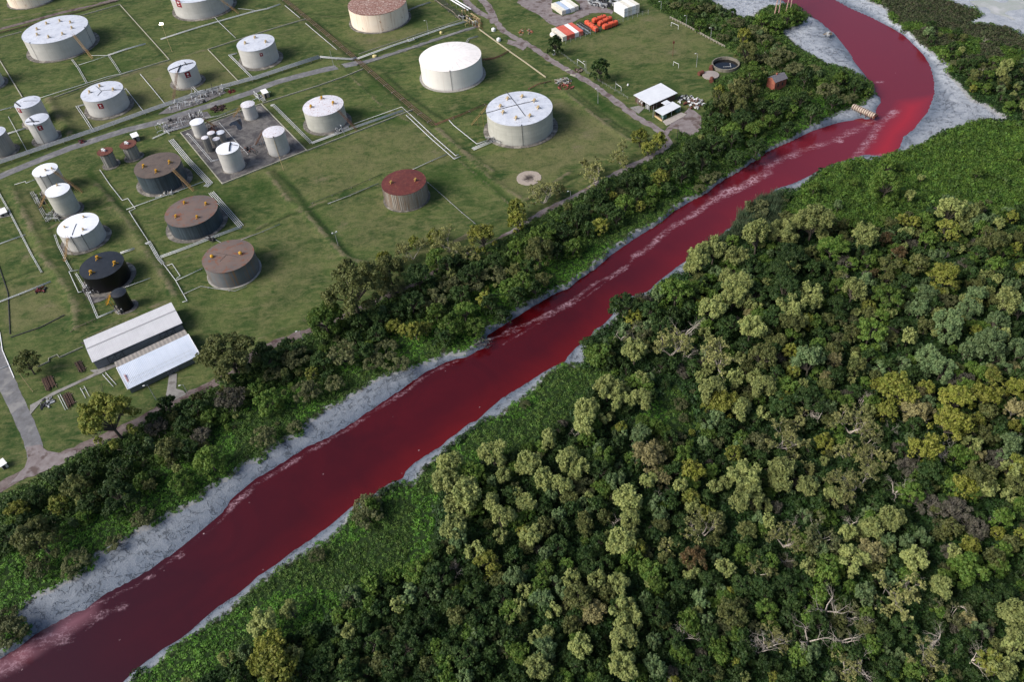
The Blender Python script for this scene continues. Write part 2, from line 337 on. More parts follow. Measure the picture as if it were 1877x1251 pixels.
# bare earth blotches (centre px, radius m)
for x, y, r in [T(1, 1, "340,300")[0]+(5,), T(2, 0, "330,770")[0]+(7,), T(2, 0, "550,980")[0]+(9,), T(2, 0, "470,1080")[0]+(6,), T(2, 1, "60,190")[0]+(3,), T(1, 0, "850,290")[0]+(8,), T(1, 0, "1000,290")[0]+(5,),
  T(1, 0, "1310,1120")[0]+(4,), T(0, 1, "340,990")[0]+(6,), T(0, 1, "200,620")[0]+(5,), T(1, 1, "630,400")[0]+(5,), T(0, 0, "1150,580")[0]+(5,), T(2, 0, "1180,380")[0]+(7,), T(2, 0, "1000,140")[0]+(8,), T(1, 1, "480,60")[0]+(7,), T(2, 0, "700,880")[0]+(5,)]:
    c = gp(x, y); d = np.hypot(P[:, 0]-c[0], P[:, 1]-c[1]); worn = np.maximum(worn, .75*np.clip(1-d/r/1.4, 0, 1))
lush_shade = np.zeros(len(P))
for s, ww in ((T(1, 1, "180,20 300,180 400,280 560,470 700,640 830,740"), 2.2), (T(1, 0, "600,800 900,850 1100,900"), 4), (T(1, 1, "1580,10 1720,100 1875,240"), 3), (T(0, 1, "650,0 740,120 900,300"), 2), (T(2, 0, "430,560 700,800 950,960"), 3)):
    lush_shade = np.maximum(lush_shade, np.clip(1.2-ldist(P, G(s))/ww, 0, 1))
for x, y, r in [T(0, 1, "1600,200")[0]+(10,), T(1, 0, "900,620")[0]+(9,), T(1, 1, "1350,60")[0]+(11,), T(0, 0, "600,500")[0]+(8,), T(1, 1, "70,120")[0]+(9,), T(0, 0, "900,480")[0]+(8,), T(1, 0, "230,800")[0]+(7,), T(1, 0, "1170,150")[0]+(8,)]:  # dark green blobs; the one right of the red roofed tank paints its shadow
    c = gp(x, y); lush_shade = np.maximum(lush_shade, .8*np.clip(1.3-np.hypot(P[:, 0]-c[0], P[:, 1]-c[1])/r, 0, 1))
dryp = np.zeros(len(P))
for s_, a_ in ((T(0, 0, "290,740 900,560 1250,450 1520,370 1755,605 1440,700 700,950 430,930"), .75), (T(1, 1, "-80,0 200,-60 930,0 880,60 380,240 250,230"), .55), (T(1, 0, "400,1120 1155,815 1480,1160 1250,1250 300,1290"), .6), (T(1, 0, "650,230 1300,200 1000,330 800,380"), .7),
  (T(2, 0, "300,700 500,800 880,1040 600,1200 0,1260 -250,1200 -100,1120 300,980"), .75), (T(1, 1, "0,480 180,430 330,310 640,620 500,700 300,1000 0,1200"), .45), (T(2, 0, "400,330 1100,90 1500,300 1400,420 900,480"), .6), (T(1, 1, "450,260 920,120 1000,330 1600,420 1200,560 700,560"), .5),
  (T(0, 1, "0,850 380,830 480,1060 60,1200"), .7), (T(0, 1, "90,150 240,120 340,380 300,480"), .6), (T(1, 0, "1480,330 1700,500 1800,420 1640,240"), .5), (T(2, 1, "-200,120 100,-40 420,-60 200,150 -100,230"), .7), (T(0, 1, "650,90 800,120 1250,850 1150,900"), .45), (T(1, 0, "120,0 190,0 700,430 600,400"), .6)):
    dryp = np.maximum(dryp, a_*np.clip(sdist(P, G(s_))/5+.6, 0, 1))
H += berm*(dM < -1)
ditch = np.zeros(len(P))
for s_, hw in ((T(1, 0, "370,92 500,110 600,125 690,108"), .8), (T(1, 0, "860,480 960,530 1120,530"), .7), (T(1, 0, "440,150 560,255 700,340 800,380"), 1.0), (T(1, 0, "950,540 1100,680 1250,790 1390,880"), 1.3), (T(1, 0, "190,0 370,150 540,290 750,470 900,600 1130,800 1300,930"), 1.3),
  (T(1, 0, "800,430 1110,325 1400,222 1560,180"), 1.5), (T(0, 0, "0,1225 350,1100 700,985 1060,855 1440,725 1650,665 1850,605") + T(1, 0, "0,595 240,515 470,440"), 1.6), (T(2, 0, "430,640 600,780 800,930 960,1010"), 1.0), (T(1, 1, "130,0 300,140 400,300 560,470 700,640 800,740"), 1.2), (T(1, 0, "1700,440 1860,380"), .8),
  (T(0, 1, "210,150 330,330 420,560 520,740 600,900 700,1080"), 1.2), (T(0, 1, "560,60 760,130 880,260 1000,340 1060,470 1180,660 1280,830"), 1.0), (T(0, 0, "560,140 880,50 1230,455 1000,530 650,640 330,760"), .8), (T(0, 0, "720,200 850,230 950,235"), .6), (T(0, 0, "0,250 300,165 700,50 880,0"), 1.0), (T(0, 1, "0,830 170,760 330,700"), .6), (T(1, 1, "0,440 250,325 350,300 480,255 920,110"), .8), (T(2, 1, "110,230 330,110 560,0"), 1.2)):
    ditch = np.maximum(ditch, np.clip(1.2-ldist(P, G(s_))/hw, 0, 1))
H -= ditch*.25*(dM < -1)
idx = np.arange(nx*ny).reshape(ny, nx)
Q = np.stack([idx[:-1, :-1].ravel(), idx[:-1, 1:].ravel(), idx[1:, 1:].ravel(), idx[1:, :-1].ravel()], 1)
mudv = (dM > 0) | (dTi > 0)
qm = mudv[Q].sum(1) >= 3
P3 = np.c_[P, H]
def sub(name, mask, mat):
    q = Q[mask]; u, inv = np.unique(q, return_inverse=True); me = npmesh(name, P3[u], inv.reshape(-1, 4), mat, smooth=True)
    o = bpy.data.objects.new(name, me); COL.objects.link(o); return o, u
# grass and earth
k = NT('yard_grass'); v = k.world()
n1 = k.noise(v, .055, 6, .62, .4); n2 = k.noise(k.world((1, 1.6, 1)), .22, 6, .68, .8); n3 = k.noise(v, 1.6, 4, .7)
wv = k.noise(k.world((.22, .9, 1)), .35, 5, .7, 1.2)
col = k.mix(k.ramp(n1, .36, .62), (.024, .050, .013), (.082, .108, .034))
col = k.mix(k.math('MULTIPLY', k.ramp(n2, .45, .66), .75), col, (.145, .145, .058))
col = k.mix(k.math('MULTIPLY', k.ramp(wv, .54, .68), .6), col, (.160, .148, .072))
col = k.mix(k.ramp(n2, .42, .30, 0, .75), col, (.018, .045, .009))
dp = k.math('ADD', k.math('MULTIPLY', k.attr('dryp'), .55), k.math('MULTIPLY', k.math('SUBTRACT', k.noise(v, .12, 7, .72, .6), .5), 1.5)); col = k.mix(k.math('MULTIPLY', k.ramp(dp, .12, .55), k.ramp(k.attr('dryp'), 0, .4, 0, .8)), col, (.150, .140, .066))
col = k.mix(k.math('MULTIPLY', k.attr('lush_shade'), .75), col, (.022, .055, .009))
col = k.mix(k.math('MULTIPLY', k.attr('ditch'), k.ramp(n2, .35, .6, .35, .95)), col, (.014, .026, .009))
wn = k.math('ADD', k.attr('worn'), k.math('MULTIPLY', k.math('SUBTRACT', n2, .5), 1.6))
col = k.mix(k.ramp(wn, .45, .95, 0, .85), col, (.165, .135, .088))
col = k.mix(k.ramp(n3, .35, .7, 0, .45), col, (.015, .03, .008)); n4 = k.noise(v, .5, 6, .75, .5); col = k.mix(k.ramp(n4, .52, .70, 0, .6), col, (.016, .036, .009)); col = k.mix(k.ramp(n4, .46, .32, 0, .4), col, (.11, .115, .045))
ed = k.math('ADD', k.attr('edge'), k.math('MULTIPLY', k.math('SUBTRACT', n3, .5), 1.2)); col = k.mix(k.ramp(ed, .45, .75), col, (.21, .215, .215))
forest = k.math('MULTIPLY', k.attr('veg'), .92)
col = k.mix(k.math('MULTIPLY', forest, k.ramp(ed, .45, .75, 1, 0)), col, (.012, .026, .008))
k.bump(n3, .5, .25)
GRASS = k.out(col, .95, .1)
# mud
k = NT('grey_river_mud'); v = k.world()
nm = k.noise(v, .35, 6, .65, .5); nf = k.noise(v, 2.2, 5, .7)
vo = k.n('ShaderNodeTexVoronoi'); vo.feature = 'DISTANCE_TO_EDGE'; vo.inputs['Scale'].default_value = .30
wp = k.n('ShaderNodeVectorMath'); wp.operation = 'ADD'; wpn = k.n('ShaderNodeTexNoise'); wpn.inputs['Scale'].default_value = .55; wpn.inputs['Detail'].default_value = 4
wps = k.n('ShaderNodeVectorMath'); wps.operation = 'SCALE'; wps.inputs['Scale'].default_value = 5.0
k.L(v, wpn.inputs['Vector']); k.L(wpn.outputs[1], wps.inputs[0]); k.L(v, wp.inputs[0]); k.L(wps.outputs[0], wp.inputs[1]); k.L(wp.outputs[0], vo.inputs['Vector'])
vo2 = k.n('ShaderNodeTexVoronoi'); vo2.feature = 'DISTANCE_TO_EDGE'; vo2.inputs['Scale'].default_value = .085; k.L(wp.outputs[0], vo2.inputs['Vector'])
crk = k.math('MULTIPLY', k.ramp(vo.outputs['Distance'], .0, .045, .8, 0), k.ramp(nm, .46, .60))
crk2 = k.math('MULTIPLY', k.ramp(vo2.outputs['Distance'], .0, .016, .8, 0), k.ramp(nm, .42, .56, .1, 1))
crack = k.math('MULTIPLY', k.math('MAXIMUM', crk, crk2), k.attr('dry'))
col = k.mix(k.ramp(nm, .3, .7), (.185, .203, .230), (.125, .146, .176))
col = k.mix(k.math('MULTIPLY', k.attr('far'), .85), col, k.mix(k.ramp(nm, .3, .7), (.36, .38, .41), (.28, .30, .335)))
col = k.mix(k.ramp(k.math('ADD', k.attr('wet'), k.math('MULTIPLY', k.math('SUBTRACT', nm, .5), .5)), .35, .9, 0, .85), col, (.085, .108, .145))
col = k.mix(k.ramp(nf, .5, .75, 0, .15), col, (.33, .33, .34))
rim = k.math('MULTIPLY', k.ramp(k.attr('wet'), .0, .12, 1, 0), k.ramp(nf, .4, .6)); col = k.mix(k.math('MULTIPLY', rim, k.attr('dry')), col, (.33, .29, .24))
rip = k.noise(k.world((1, 1, 1)), 1.1, 6, .8, 2.5); col = k.mix(k.ramp(rip, .56, .68, 0, .28), col, (.10, .12, .15))
col = k.mix(k.math('MULTIPLY', crack, .62), col, (.05, .055, .065))
k.bump(k.math('SUBTRACT', k.math('ADD', nf, nm), k.math('MULTIPLY', crack, 2.0)), .9, .25)
MUDM = k.out(col, k.ramp(k.attr('wet'), .6, 1.0, .8, .35), .35)
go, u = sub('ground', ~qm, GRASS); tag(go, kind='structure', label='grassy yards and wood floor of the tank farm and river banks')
fattr(go.data, 'dryp', dryp[u]); fattr(go.data, 'ditch', ditch[u]); fattr(go.data, 'edge', np.clip(1.15+dM[u]/1.6, 0, 1)); fattr(go.data, 'worn', worn[u]); fattr(go.data, 'lush_shade', lush_shade[u])
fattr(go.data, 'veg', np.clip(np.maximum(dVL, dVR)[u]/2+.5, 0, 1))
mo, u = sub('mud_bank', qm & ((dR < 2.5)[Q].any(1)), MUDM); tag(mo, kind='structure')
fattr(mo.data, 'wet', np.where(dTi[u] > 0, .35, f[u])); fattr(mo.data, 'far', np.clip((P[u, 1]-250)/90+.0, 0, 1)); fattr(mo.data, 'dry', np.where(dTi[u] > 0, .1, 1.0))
B_ = MB(); far = 3000    # the land beyond, out to the horizon
for a in ((-far, -far, far, Y0), (-far, Y1, far, far), (-far, Y0, X0, Y1), (X1, Y0, far, Y1)):
    B_.add([(a[0], a[1], 0), (a[2], a[1], 0), (a[2], a[3], 0), (a[0], a[3], 0)], [(0, 1, 2, 3)])
tag(B_.build('far_land', GRASS), kind='structure')
# ---------------------------------------------------------------- river water
ST2 = 1.0
wx, wy = np.meshgrid(np.arange(X0, X1+1, ST2), np.arange(Y0, Y1+1, ST2)); WP = np.stack([wx.ravel(), wy.ravel()], 1)
wR = np.interp(np.arange(0), [0], [0]) if False else sdist(WP, RIVER)
wi = np.arange(len(WP)).reshape(wx.shape)
WQ = np.stack([wi[:-1, :-1].ravel(), wi[:-1, 1:].ravel(), wi[1:, 1:].ravel(), wi[1:, :-1].ravel()], 1)
keep = (wR > -3)[WQ].any(1); WQ = WQ[keep]; u, inv = np.unique(WQ, return_inverse=True); WP = WP[u]
k = NT('red_river_water'); v = k.world()
D = 0.848  # river runs along this heading (about 32 degrees in plan after the bend)
mp = k.n('ShaderNodeMapping'); mp.inputs['Rotation'].default_value = (0, 0, math.radians(-47)); mp.inputs['Scale'].default_value = (.16, 1.0, 1)
g_ = k.n('ShaderNodeNewGeometry'); k.L(g_.outputs['Position'], mp.inputs[0])
ns = k.noise(mp.outputs[0], .55, 7, .68, 1.4); nfoam = k.noise(v, .75, 8, .78, 2.4); nb = k.noise(v, .035, 4, .6, 1)
col = k.mix(k.ramp(nb, .35, .65), (.037, .0016, .0034), (.056, .0022, .0040))
col = k.mix(k.attr('purple'), col, (.022, .0020, .0065))
col = k.mix(k.math('MULTIPLY', k.attr('orange'), k.ramp(nb, .3, .7, .5, 1)), col, (.105, .004, .0035))
col = k.mix(k.attr('upstream_sheen'), col, (.145, .014, .025))  # pinker far reach: sky reflection and haze painted into the water colour
col = k.mix(k.attr('bright'), col, (.42, .012, .018))
col = k.mix(k.attr('pinkw'), col, (.20, .085, .105))
fa = k.attr('foam'); ff = k.math('ADD', fa, k.math('MULTIPLY', k.math('SUBTRACT', k.math('MULTIPLY', k.math('ADD', ns, nfoam), .5), .5), 2.2))
ff = k.math('MULTIPLY', k.ramp(ff, .34, 1.05, 0, .85), k.ramp(fa, .03, .35))
lv_ = k.n('ShaderNodeTexVoronoi'); lv_.feature = 'DISTANCE_TO_EDGE'; lv_.inputs['Scale'].default_value = .62
lw = k.n('ShaderNodeTexNoise'); lw.inputs['Scale'].default_value = .8; lw.inputs['Detail'].default_value = 5; ls = k.n('ShaderNodeVectorMath'); ls.operation = 'SCALE'; ls.inputs['Scale'].default_value = 3.0; la = k.n('ShaderNodeVectorMath'); la.operation = 'ADD'
lm_ = k.n('ShaderNodeMapping'); lm_.inputs['Rotation'].default_value = (0, 0, math.radians(-47)); lm_.inputs['Scale'].default_value = (.45, 1.0, 1)
k.L(v, lw.inputs['Vector']); k.L(lw.outputs[1], ls.inputs[0]); k.L(v, la.inputs[0]); k.L(ls.outputs[0], la.inputs[1]); k.L(la.outputs[0], lm_.inputs[0]); k.L(lm_.outputs[0], lv_.inputs['Vector'])
lace = k.ramp(lv_.outputs['Distance'], .02, .16, 1, .18)
ff = k.math('MULTIPLY', ff, lace); ff = k.math('MINIMUM', k.math('MULTIPLY', ff, 1.25), .85)
col = k.mix(ff, col, (.40, .25, .29))
sp = k.n('ShaderNodeTexVoronoi'); sp.inputs['Scale'].default_value = .16; sp.inputs['Randomness'].default_value = 1; k.L(v, sp.inputs['Vector'])
col = k.mix(k.math('MULTIPLY', k.ramp(sp.outputs['Distance'], .02, .05, .8, 0), k.ramp(nfoam, .5, .55)), col, (.45, .32, .33))
rp = k.noise(v, 1.8, 3, .6); k.bump(k.math('ADD', rp, k.math('MULTIPLY', ff, 1.0)), .10, .12)
WATER = k.out(col, k.math('ADD', k.math('MULTIPLY', ff, .3), .16), .33)
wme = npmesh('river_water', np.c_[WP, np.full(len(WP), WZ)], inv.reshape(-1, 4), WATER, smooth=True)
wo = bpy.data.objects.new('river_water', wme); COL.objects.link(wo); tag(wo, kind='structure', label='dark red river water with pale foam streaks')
foam = np.zeros(len(WP))
for pts, ww, s in [
    (T(2, 1, "-60,1215 40,1170 120,1120 260,1050 420,970 500,910 600,830 750,760 850,690 900,630"), 1.0, .62), (T(2, 1, "900,630 1010,560 1080,490 1180,410 1280,360 1390,280 1480,215"), 1.7, .72),
    (T(2, 1, "1480,215 1600,150 1740,90 1875,10"), 2.5, .85), (T(3, 0, "0,1215 120,1160 300,1090 480,1030 600,970 780,890"), 2.6, .62), (T(2, 1, "-60,1270 200,1120 400,1000 550,920 700,810 850,720"), .45, .6),
    (T(2, 1, "200,1100 300,1040 450,975"), 1.6, .5), (T(3, 0, "650,1155 700,1090 760,1020 800,930 870,870 950,810"), 2.3, .75), (T(3, 0, "640,1170 760,1150 860,1140"), 2.6, .7), (T(3, 0, "490,1025 530,1035"), 1.5, 1.1), (T(3, 0, "800,600 840,600"), 1.2, .8),
    (T(0, 3, "-200,1230 0,1150 150,1060 300,970 480,890"), 4.0, .62), (T(0, 3, "480,890 620,820 760,740 900,700"), 1.6, .62), (T(0, 3, "760,690 830,695"), .4, .7), (T(0, 3, "620,880 700,800 800,760"), .5, .8),
    (T(0, 3, "300,860 520,760 700,680 1000,540 1200,400 1400,240 1560,120 1680,0"), .8, .42), (T(0, 2, "1680,1230 1800,1120 1875,1060"), 1.3, .62), (T(1, 2, "0,1050 200,930 350,830 520,735 700,630 900,490 1080,380 1240,260 1400,170 1620,90"), 1.1, .55),
    (T(1, 1, "1690,1240 1790,1215 1875,1150"), .8, .7), (T(2, 1, "0,1160 60,1140 130,1120"), .9, .9), (T(0, 3, "1090,480 1115,480"), .7, .9), (T(0, 3, "1320,330 1345,325"), .5, 1.)]:
    d = ldist(WP, G(pts, WZ)); foam = np.maximum(foam, s*np.clip(1.25-d/(ww*1.35), 0, 1)*(.55+.6*vnoise(WP[:, 0], WP[:, 1], 3.5, 17)))
fattr(wme, 'foam', foam)
pink = np.clip(sdist(WP, G(T(0, 3, "-200,1230 0,1080 200,950 400,830 560,745 700,680 690,760 560,850 400,950 200,1090 0,1200"), WZ))/4.0+.45, 0, 1)*.8*(.6+.5*vnoise(WP[:, 0], WP[:, 1], 4, 91))
fattr(wme, 'pinkw', pink)
pxw, pyw, _ = proj(np.c_[WP, np.full(len(WP), WZ)])
fattr(wme, 'purple', np.clip((560-pxw)/420, 0, 1)*.9)
dRW = ldist(WP, G(R_W[25:-2], WZ)); fattr(wme, 'orange', np.clip(1-dRW/9, 0, 1)*np.clip((pxw-350)/400, 0, 1)*.9)
fattr(wme, 'upstream_sheen', np.clip((pxw-1050)/500, 0, 1)*.8)
br = sdist(WP, G(T(3, 0, "700,1125 780,1020 830,930 900,850 960,740 1220,700 1140,890 1080,960 1010,1010 990,1070 970,1140 850,1170"), WZ))
fattr(wme, 'bright', np.clip(br/14+.15, 0, 1)*.75)
# lagoon water at the far right
lag = simple('pale_green_lagoon', (.27, .29, .245), (.33, .33, .31), .12, .25, .5, c3=(.42, .41, .40), s3=.05)
lp = LAGOON; B_ = MB(); B_.add([(x, y, -.42) for x, y in lp], [tuple(range(len(lp)))]); tag(B_.build('lagoon_water', lag), kind='structure')
# ================================================================ roads, tracks, pads
LAYER = [0]
def ribbon(name, pts, width, mat, z=.03, jit=.25, kind='structure', label=None, n_across=4):
    LAYER[0] += 1; z = .03+.005*LAYER[0]
    W = [Vector((x, y, 0)) for x, y in G(pts)]; S = []
    for a, b in zip(W[:-1], W[1:]):
        n = max(1, int((b-a).length/2)); S += [a+(b-a)*i/n for i in range(n)]
    S.append(W[-1])
    for _ in range(3): S = [S[0]] + [(S[i-1]+S[i]*2+S[i+1])/4 for i in range(1, len(S)-1)] + [S[-1]]
    V = []; Fc = []
    ws = width if isinstance(width, (list, tuple)) else (width, width)
    for i, p in enumerate(S):
        d = (S[min(i+1, len(S)-1)]-S[max(i-1, 0)]).normalized(); sd_ = Vector((-d.y, d.x, 0))
        ww = (ws[0]+(ws[1]-ws[0])*i/(len(S)-1))/2; l = ww+random.uniform(-jit, jit); r = ww+random.uniform(-jit, jit)
        for j in range(n_across+1):
            t = j/n_across; V.append(p + sd_*(l-(l+r)*t) + Vector((0, 0, z)))
    for i in range(len(S)-1):
        for j in range(n_across):
            a = i*(n_across+1)+j; Fc.append((a, a+1, a+n_across+2, a+n_across+1))
    b = MB(); b.add(V, Fc); o = b.build(name, mat); return tag(o, label, kind=kind)
def patch(name, pts, mat, z=.035, jit=.5, label=None, thick=0):
    LAYER[0] += 1; z = max(z, 0)+.005*LAYER[0]+.02
    W = G(pts); S = []
    for i, a in enumerate(W):
        b = W[(i+1) % len(W)]; L = math.dist(a, b); n = max(1, int(L/1.5)) if jit else 1
        S += [(a[0]+(b[0]-a[0])*j/n + random.uniform(-jit, jit)*(.6 if j else .3), a[1]+(b[1]-a[1])*j/n+random.uniform(-jit, jit)*(.6 if j else .3)) for j in range(n)]
    b = MB()
    if thick: b.prism(S, -.2, z)
    else: b.add([(x, y, z) for x, y in S], [tuple(range(len(S)))])
    return tag(b.build(name, mat), label, kind='structure')
ASPH = simple('worn_asphalt', (.150, .150, .158), (.108, .106, .110), .5, .9, .2, c3=(.20, .195, .19), s3=.15, bump=.02)
TRACK = simple('reddish_dirt_track', (.165, .135, .128), (.110, .086, .082), .5, .95, .1, c3=(.075, .05, .05), s3=.22, bump=.08)
TRACK2 = simple('grey_dirt_road', (.215, .19, .19), (.155, .128, .127), .45, .95, .1, c3=(.10, .075, .07), s3=.2, bump=.08)
PATHC = simple('pale_path_concrete', (.235, .225, .212), (.18, .17, .16), .7, .9, .2, c3=(.13, .12, .112), s3=.3)
k = NT('oil_stained_concrete'); v = k.world()
a1 = k.noise(v, .16, 7, .72, 1.2); a2 = k.noise(v, .55, 6, .7)
col = k.mix(k.ramp(a1, .42, .62), (.052, .048, .050), (.15, .14, .132)); col = k.mix(k.ramp(a2, .5, .66, 0, .5), col, (.04, .036, .038)); col = k.mix(k.ramp(a1, .64, .70), col, (.23, .215, .19))
PADM = k.out(col, .75, .3)
ribbon('asphalt_road', [(-90, 358), (-40, 340)] + T(0, 0, "0,1295 100,1250 300,1170 500,1090 900,960 1180,890 1340,835 1500,785 1700,722 1875,665") + T(1, 0, "120,610 300,560 500,510 740,462"), 5.2, ASPH, .04, .12, label='grey asphalt road running through the tank farm')
ribbon('asphalt_road', T(1, 0, "740,462 860,440 980,400 1140,350 1400,262 1540,215 1640,190"), (3.4, 2.6), ASPH, .03, .5)
ribbon('asphalt_road', [(-60, 560)] + T(0, 2, "-60,60 -10,150 40,280 90,400 150,520 205,640 245,740 262,830"), (6.5, 5.0), ASPH, .045, .15)
ribbon('dirt_track', [(-120, 975), (-50, 925)] + T(0, 2, "0,1075 120,1000 330,895 550,812 700,745 960,620 1180,495 1400,395 1600,290 1750,220") + T(1, 1, "0,1330 200,1248 420,1170 640,1075 740,1030 950,935 1110,868 1350,728 1600,598 1850,470"), (5.0, 2.6), TRACK, .03, .5)
ribbon('dirt_track', T(1, 1, "1850,470 1880,455") + T(2, 1, "120,365 300,270 470,185 580,128 740,40") + T(2, 0, "860,1225 1000,1162 1100,1110 1155,1050"), (2.8, 3.5), TRACK2, .03, .4)
ribbon('dirt_road', T(2, 0, "1155,1060 1130,1000 1050,930 920,865 820,785 700,700 600,620 430,525 350,480 250,415 150,345 0,262") + T(1, 0, "1800,215 1740,130"), (3.4, 3.6), TRACK2, .03, .5)
ribbon('dirt_road', T(1, 0, "1750,170 1730,100 1700,40 1650,-10") + [(860, -60)], (4.5, 3.5), TRACK2, .034, .3)
ribbon('dirt_road', T(1, 0, "1760,140 1690,120 1620,80 1550,20 1500,-60"), (4.0, 4.0), TRACK2, .038, .3)
ribbon('dirt_track', T(0, 0, "-160,260 0,212 200,160 400,105 650,45 900,-15") + [(262, -30)], (3.6, 3.6), TRACK, .03, .3)
patch('gravel_yard', T(2, 0, "60,-30 640,-60 700,60 745,75 735,105 700,95 590,95 500,135 440,170 350,205 270,170 200,110 120,70 40,20"), TRACK2, .03)
patch('grass_island', T(2, 0, "290,40 300,90 370,115 450,100 500,65 500,30 440,-20 300,-20"), GRASS, .045, .3)
patch('dirt_yard', T(2, 0, "1130,950 1180,890 1260,830 1300,790 1390,850 1390,930 1370,965 1320,1000 1250,975 1220,950 1160,960 1140,1000 1100,1000"), TRACK2, .05)
patch('dirt_yard', T(1, 0, "1850,290 1940,310 2000,330 1960,370 1900,340 1840,320"), TRACK2, .05)
patch('track_junction', T(0, 2, "190,780 300,760 345,805 460,820 560,800 560,850 420,920 250,990 120,1030 60,1060 180,930 205,850"), TRACK2, .05)
patch('concrete_path', T(0, 2, "845,165 855,185 600,300 400,395 300,450 240,520 220,545 222,470 270,445 390,375 590,285"), PATHC, .06, 0)
patch('concrete_driveway', T(0, 2, "1240,250 1298,238 1292,350 1345,365 1365,390 1290,430 1180,485 1215,410 1228,340"), PATHC, .06, 0)
patch('concrete_apron', T(2, 0, "865,790 932,775 975,790 930,836"), PATHC, .06, 0)
patch('grass_knoll', T(2, 0, "1150,985 1180,945 1230,950 1230,1010 1180,1020"), GRASS, .06, .3)
tag(patch('concrete_pad', C(300, 150, 4.633, "145,438 825,198 1212,585 500,868"), PADM, .08, 0, thick=1), 'dark stained concrete pad under the small white tanks')
patch('oil_stain', C(280, 120, 6.253, "875,680 905,655 960,630 1005,610 1022,660 1030,720 1010,745 975,735 960,695 925,685 890,700"), simple('spilled_oil', (.008, .008, .010), (.006, .006, .007), rough=.15, spec=.6), .085, .15)
patch('concrete_pad', T(0, 1, "-160,340 -160,270 30,275 75,335 0,350"), PATHC, .06, 0)
patch('concrete_path', T(0, 2, "660,215 730,205 845,165 850,180 740,240 690,235"), PATHC, .065, 0)
patch('gravel_strip', T(0, 0, "1180,925 1280,860 1420,830 1520,820 1550,860 1380,930 1230,975"), simple('plant_gravel', (.16, .15, .15), (.08, .075, .075), 1.5, .9), .05, .1)
patch('gravel_strip', T(0, 0, "1160,840 1250,775 1450,700 1620,650 1660,680 1480,760 1260,830"), MATS['plant_gravel'], .05, .1)
patch('gravel_strip', T(0, 1, "610,890 720,870 880,900 740,960 670,980"), PADM, .05, .1)
patch('dark_ground_strip', T(0, 1, "590,1265 900,1150 1240,975 1260,985 620,1280"), simple('dark_gravel', (.055, .05, .05), (.035, .03, .03), 1.5, .9), .04, .15)  # thin strip of darker gravel along the back of the long shed

# ================================================================ tanks
def hit_cyl(px, py, X, Y, R):
    d = fw + (px-938.5)/F*RT - (py-625.5)/F*UP; ox, oy = -X, -Y
    a = d[0]**2+d[1]**2; b = 2*(ox*d[0]+oy*d[1]); c = ox*ox+oy*oy-R*R; D_ = b*b-4*a*c
    if D_ < 0: return None
    t = (-b-math.sqrt(D_))/(2*a); return d[0]*t, d[1]*t, CH+d[2]*t
def vent(parent, x, y, z, s=1.0, mat=None, kind='goose'):
    b = MB(); b.tube((x, y, z-.2), (x, y, z+.65*s), .26*s, n=6)
    if kind == 'goose':
        b.tube((x, y, z+.55*s), (x+.15*s, y-.3*s, z+1.05*s), .42*s, .5*s, 7); b.tube((x+.15*s, y-.3*s, z+1.0*s), (x+.25*s, y-.55*s, z+.75*s), .5*s, .3*s, 7)
        for a in (0.3, 2.4, 4.4): b.tube((x+.3*s*math.cos(a), y+.3*s*math.sin(a), z+.5*s), (x+1.1*s*math.cos(a), y+1.1*s*math.sin(a), z+.03), .11*s, n=4)
    else:
        b.tube((x, y, z+.4*s), (x, y, z+1.1*s), .85*s, .75*s, 10); b.tube((x, y, z+1.1*s), (x, y, z+1.5*s), .75*s, .2*s, 10)
    return b.build('roof_vent', mat or M_YEL, parent)
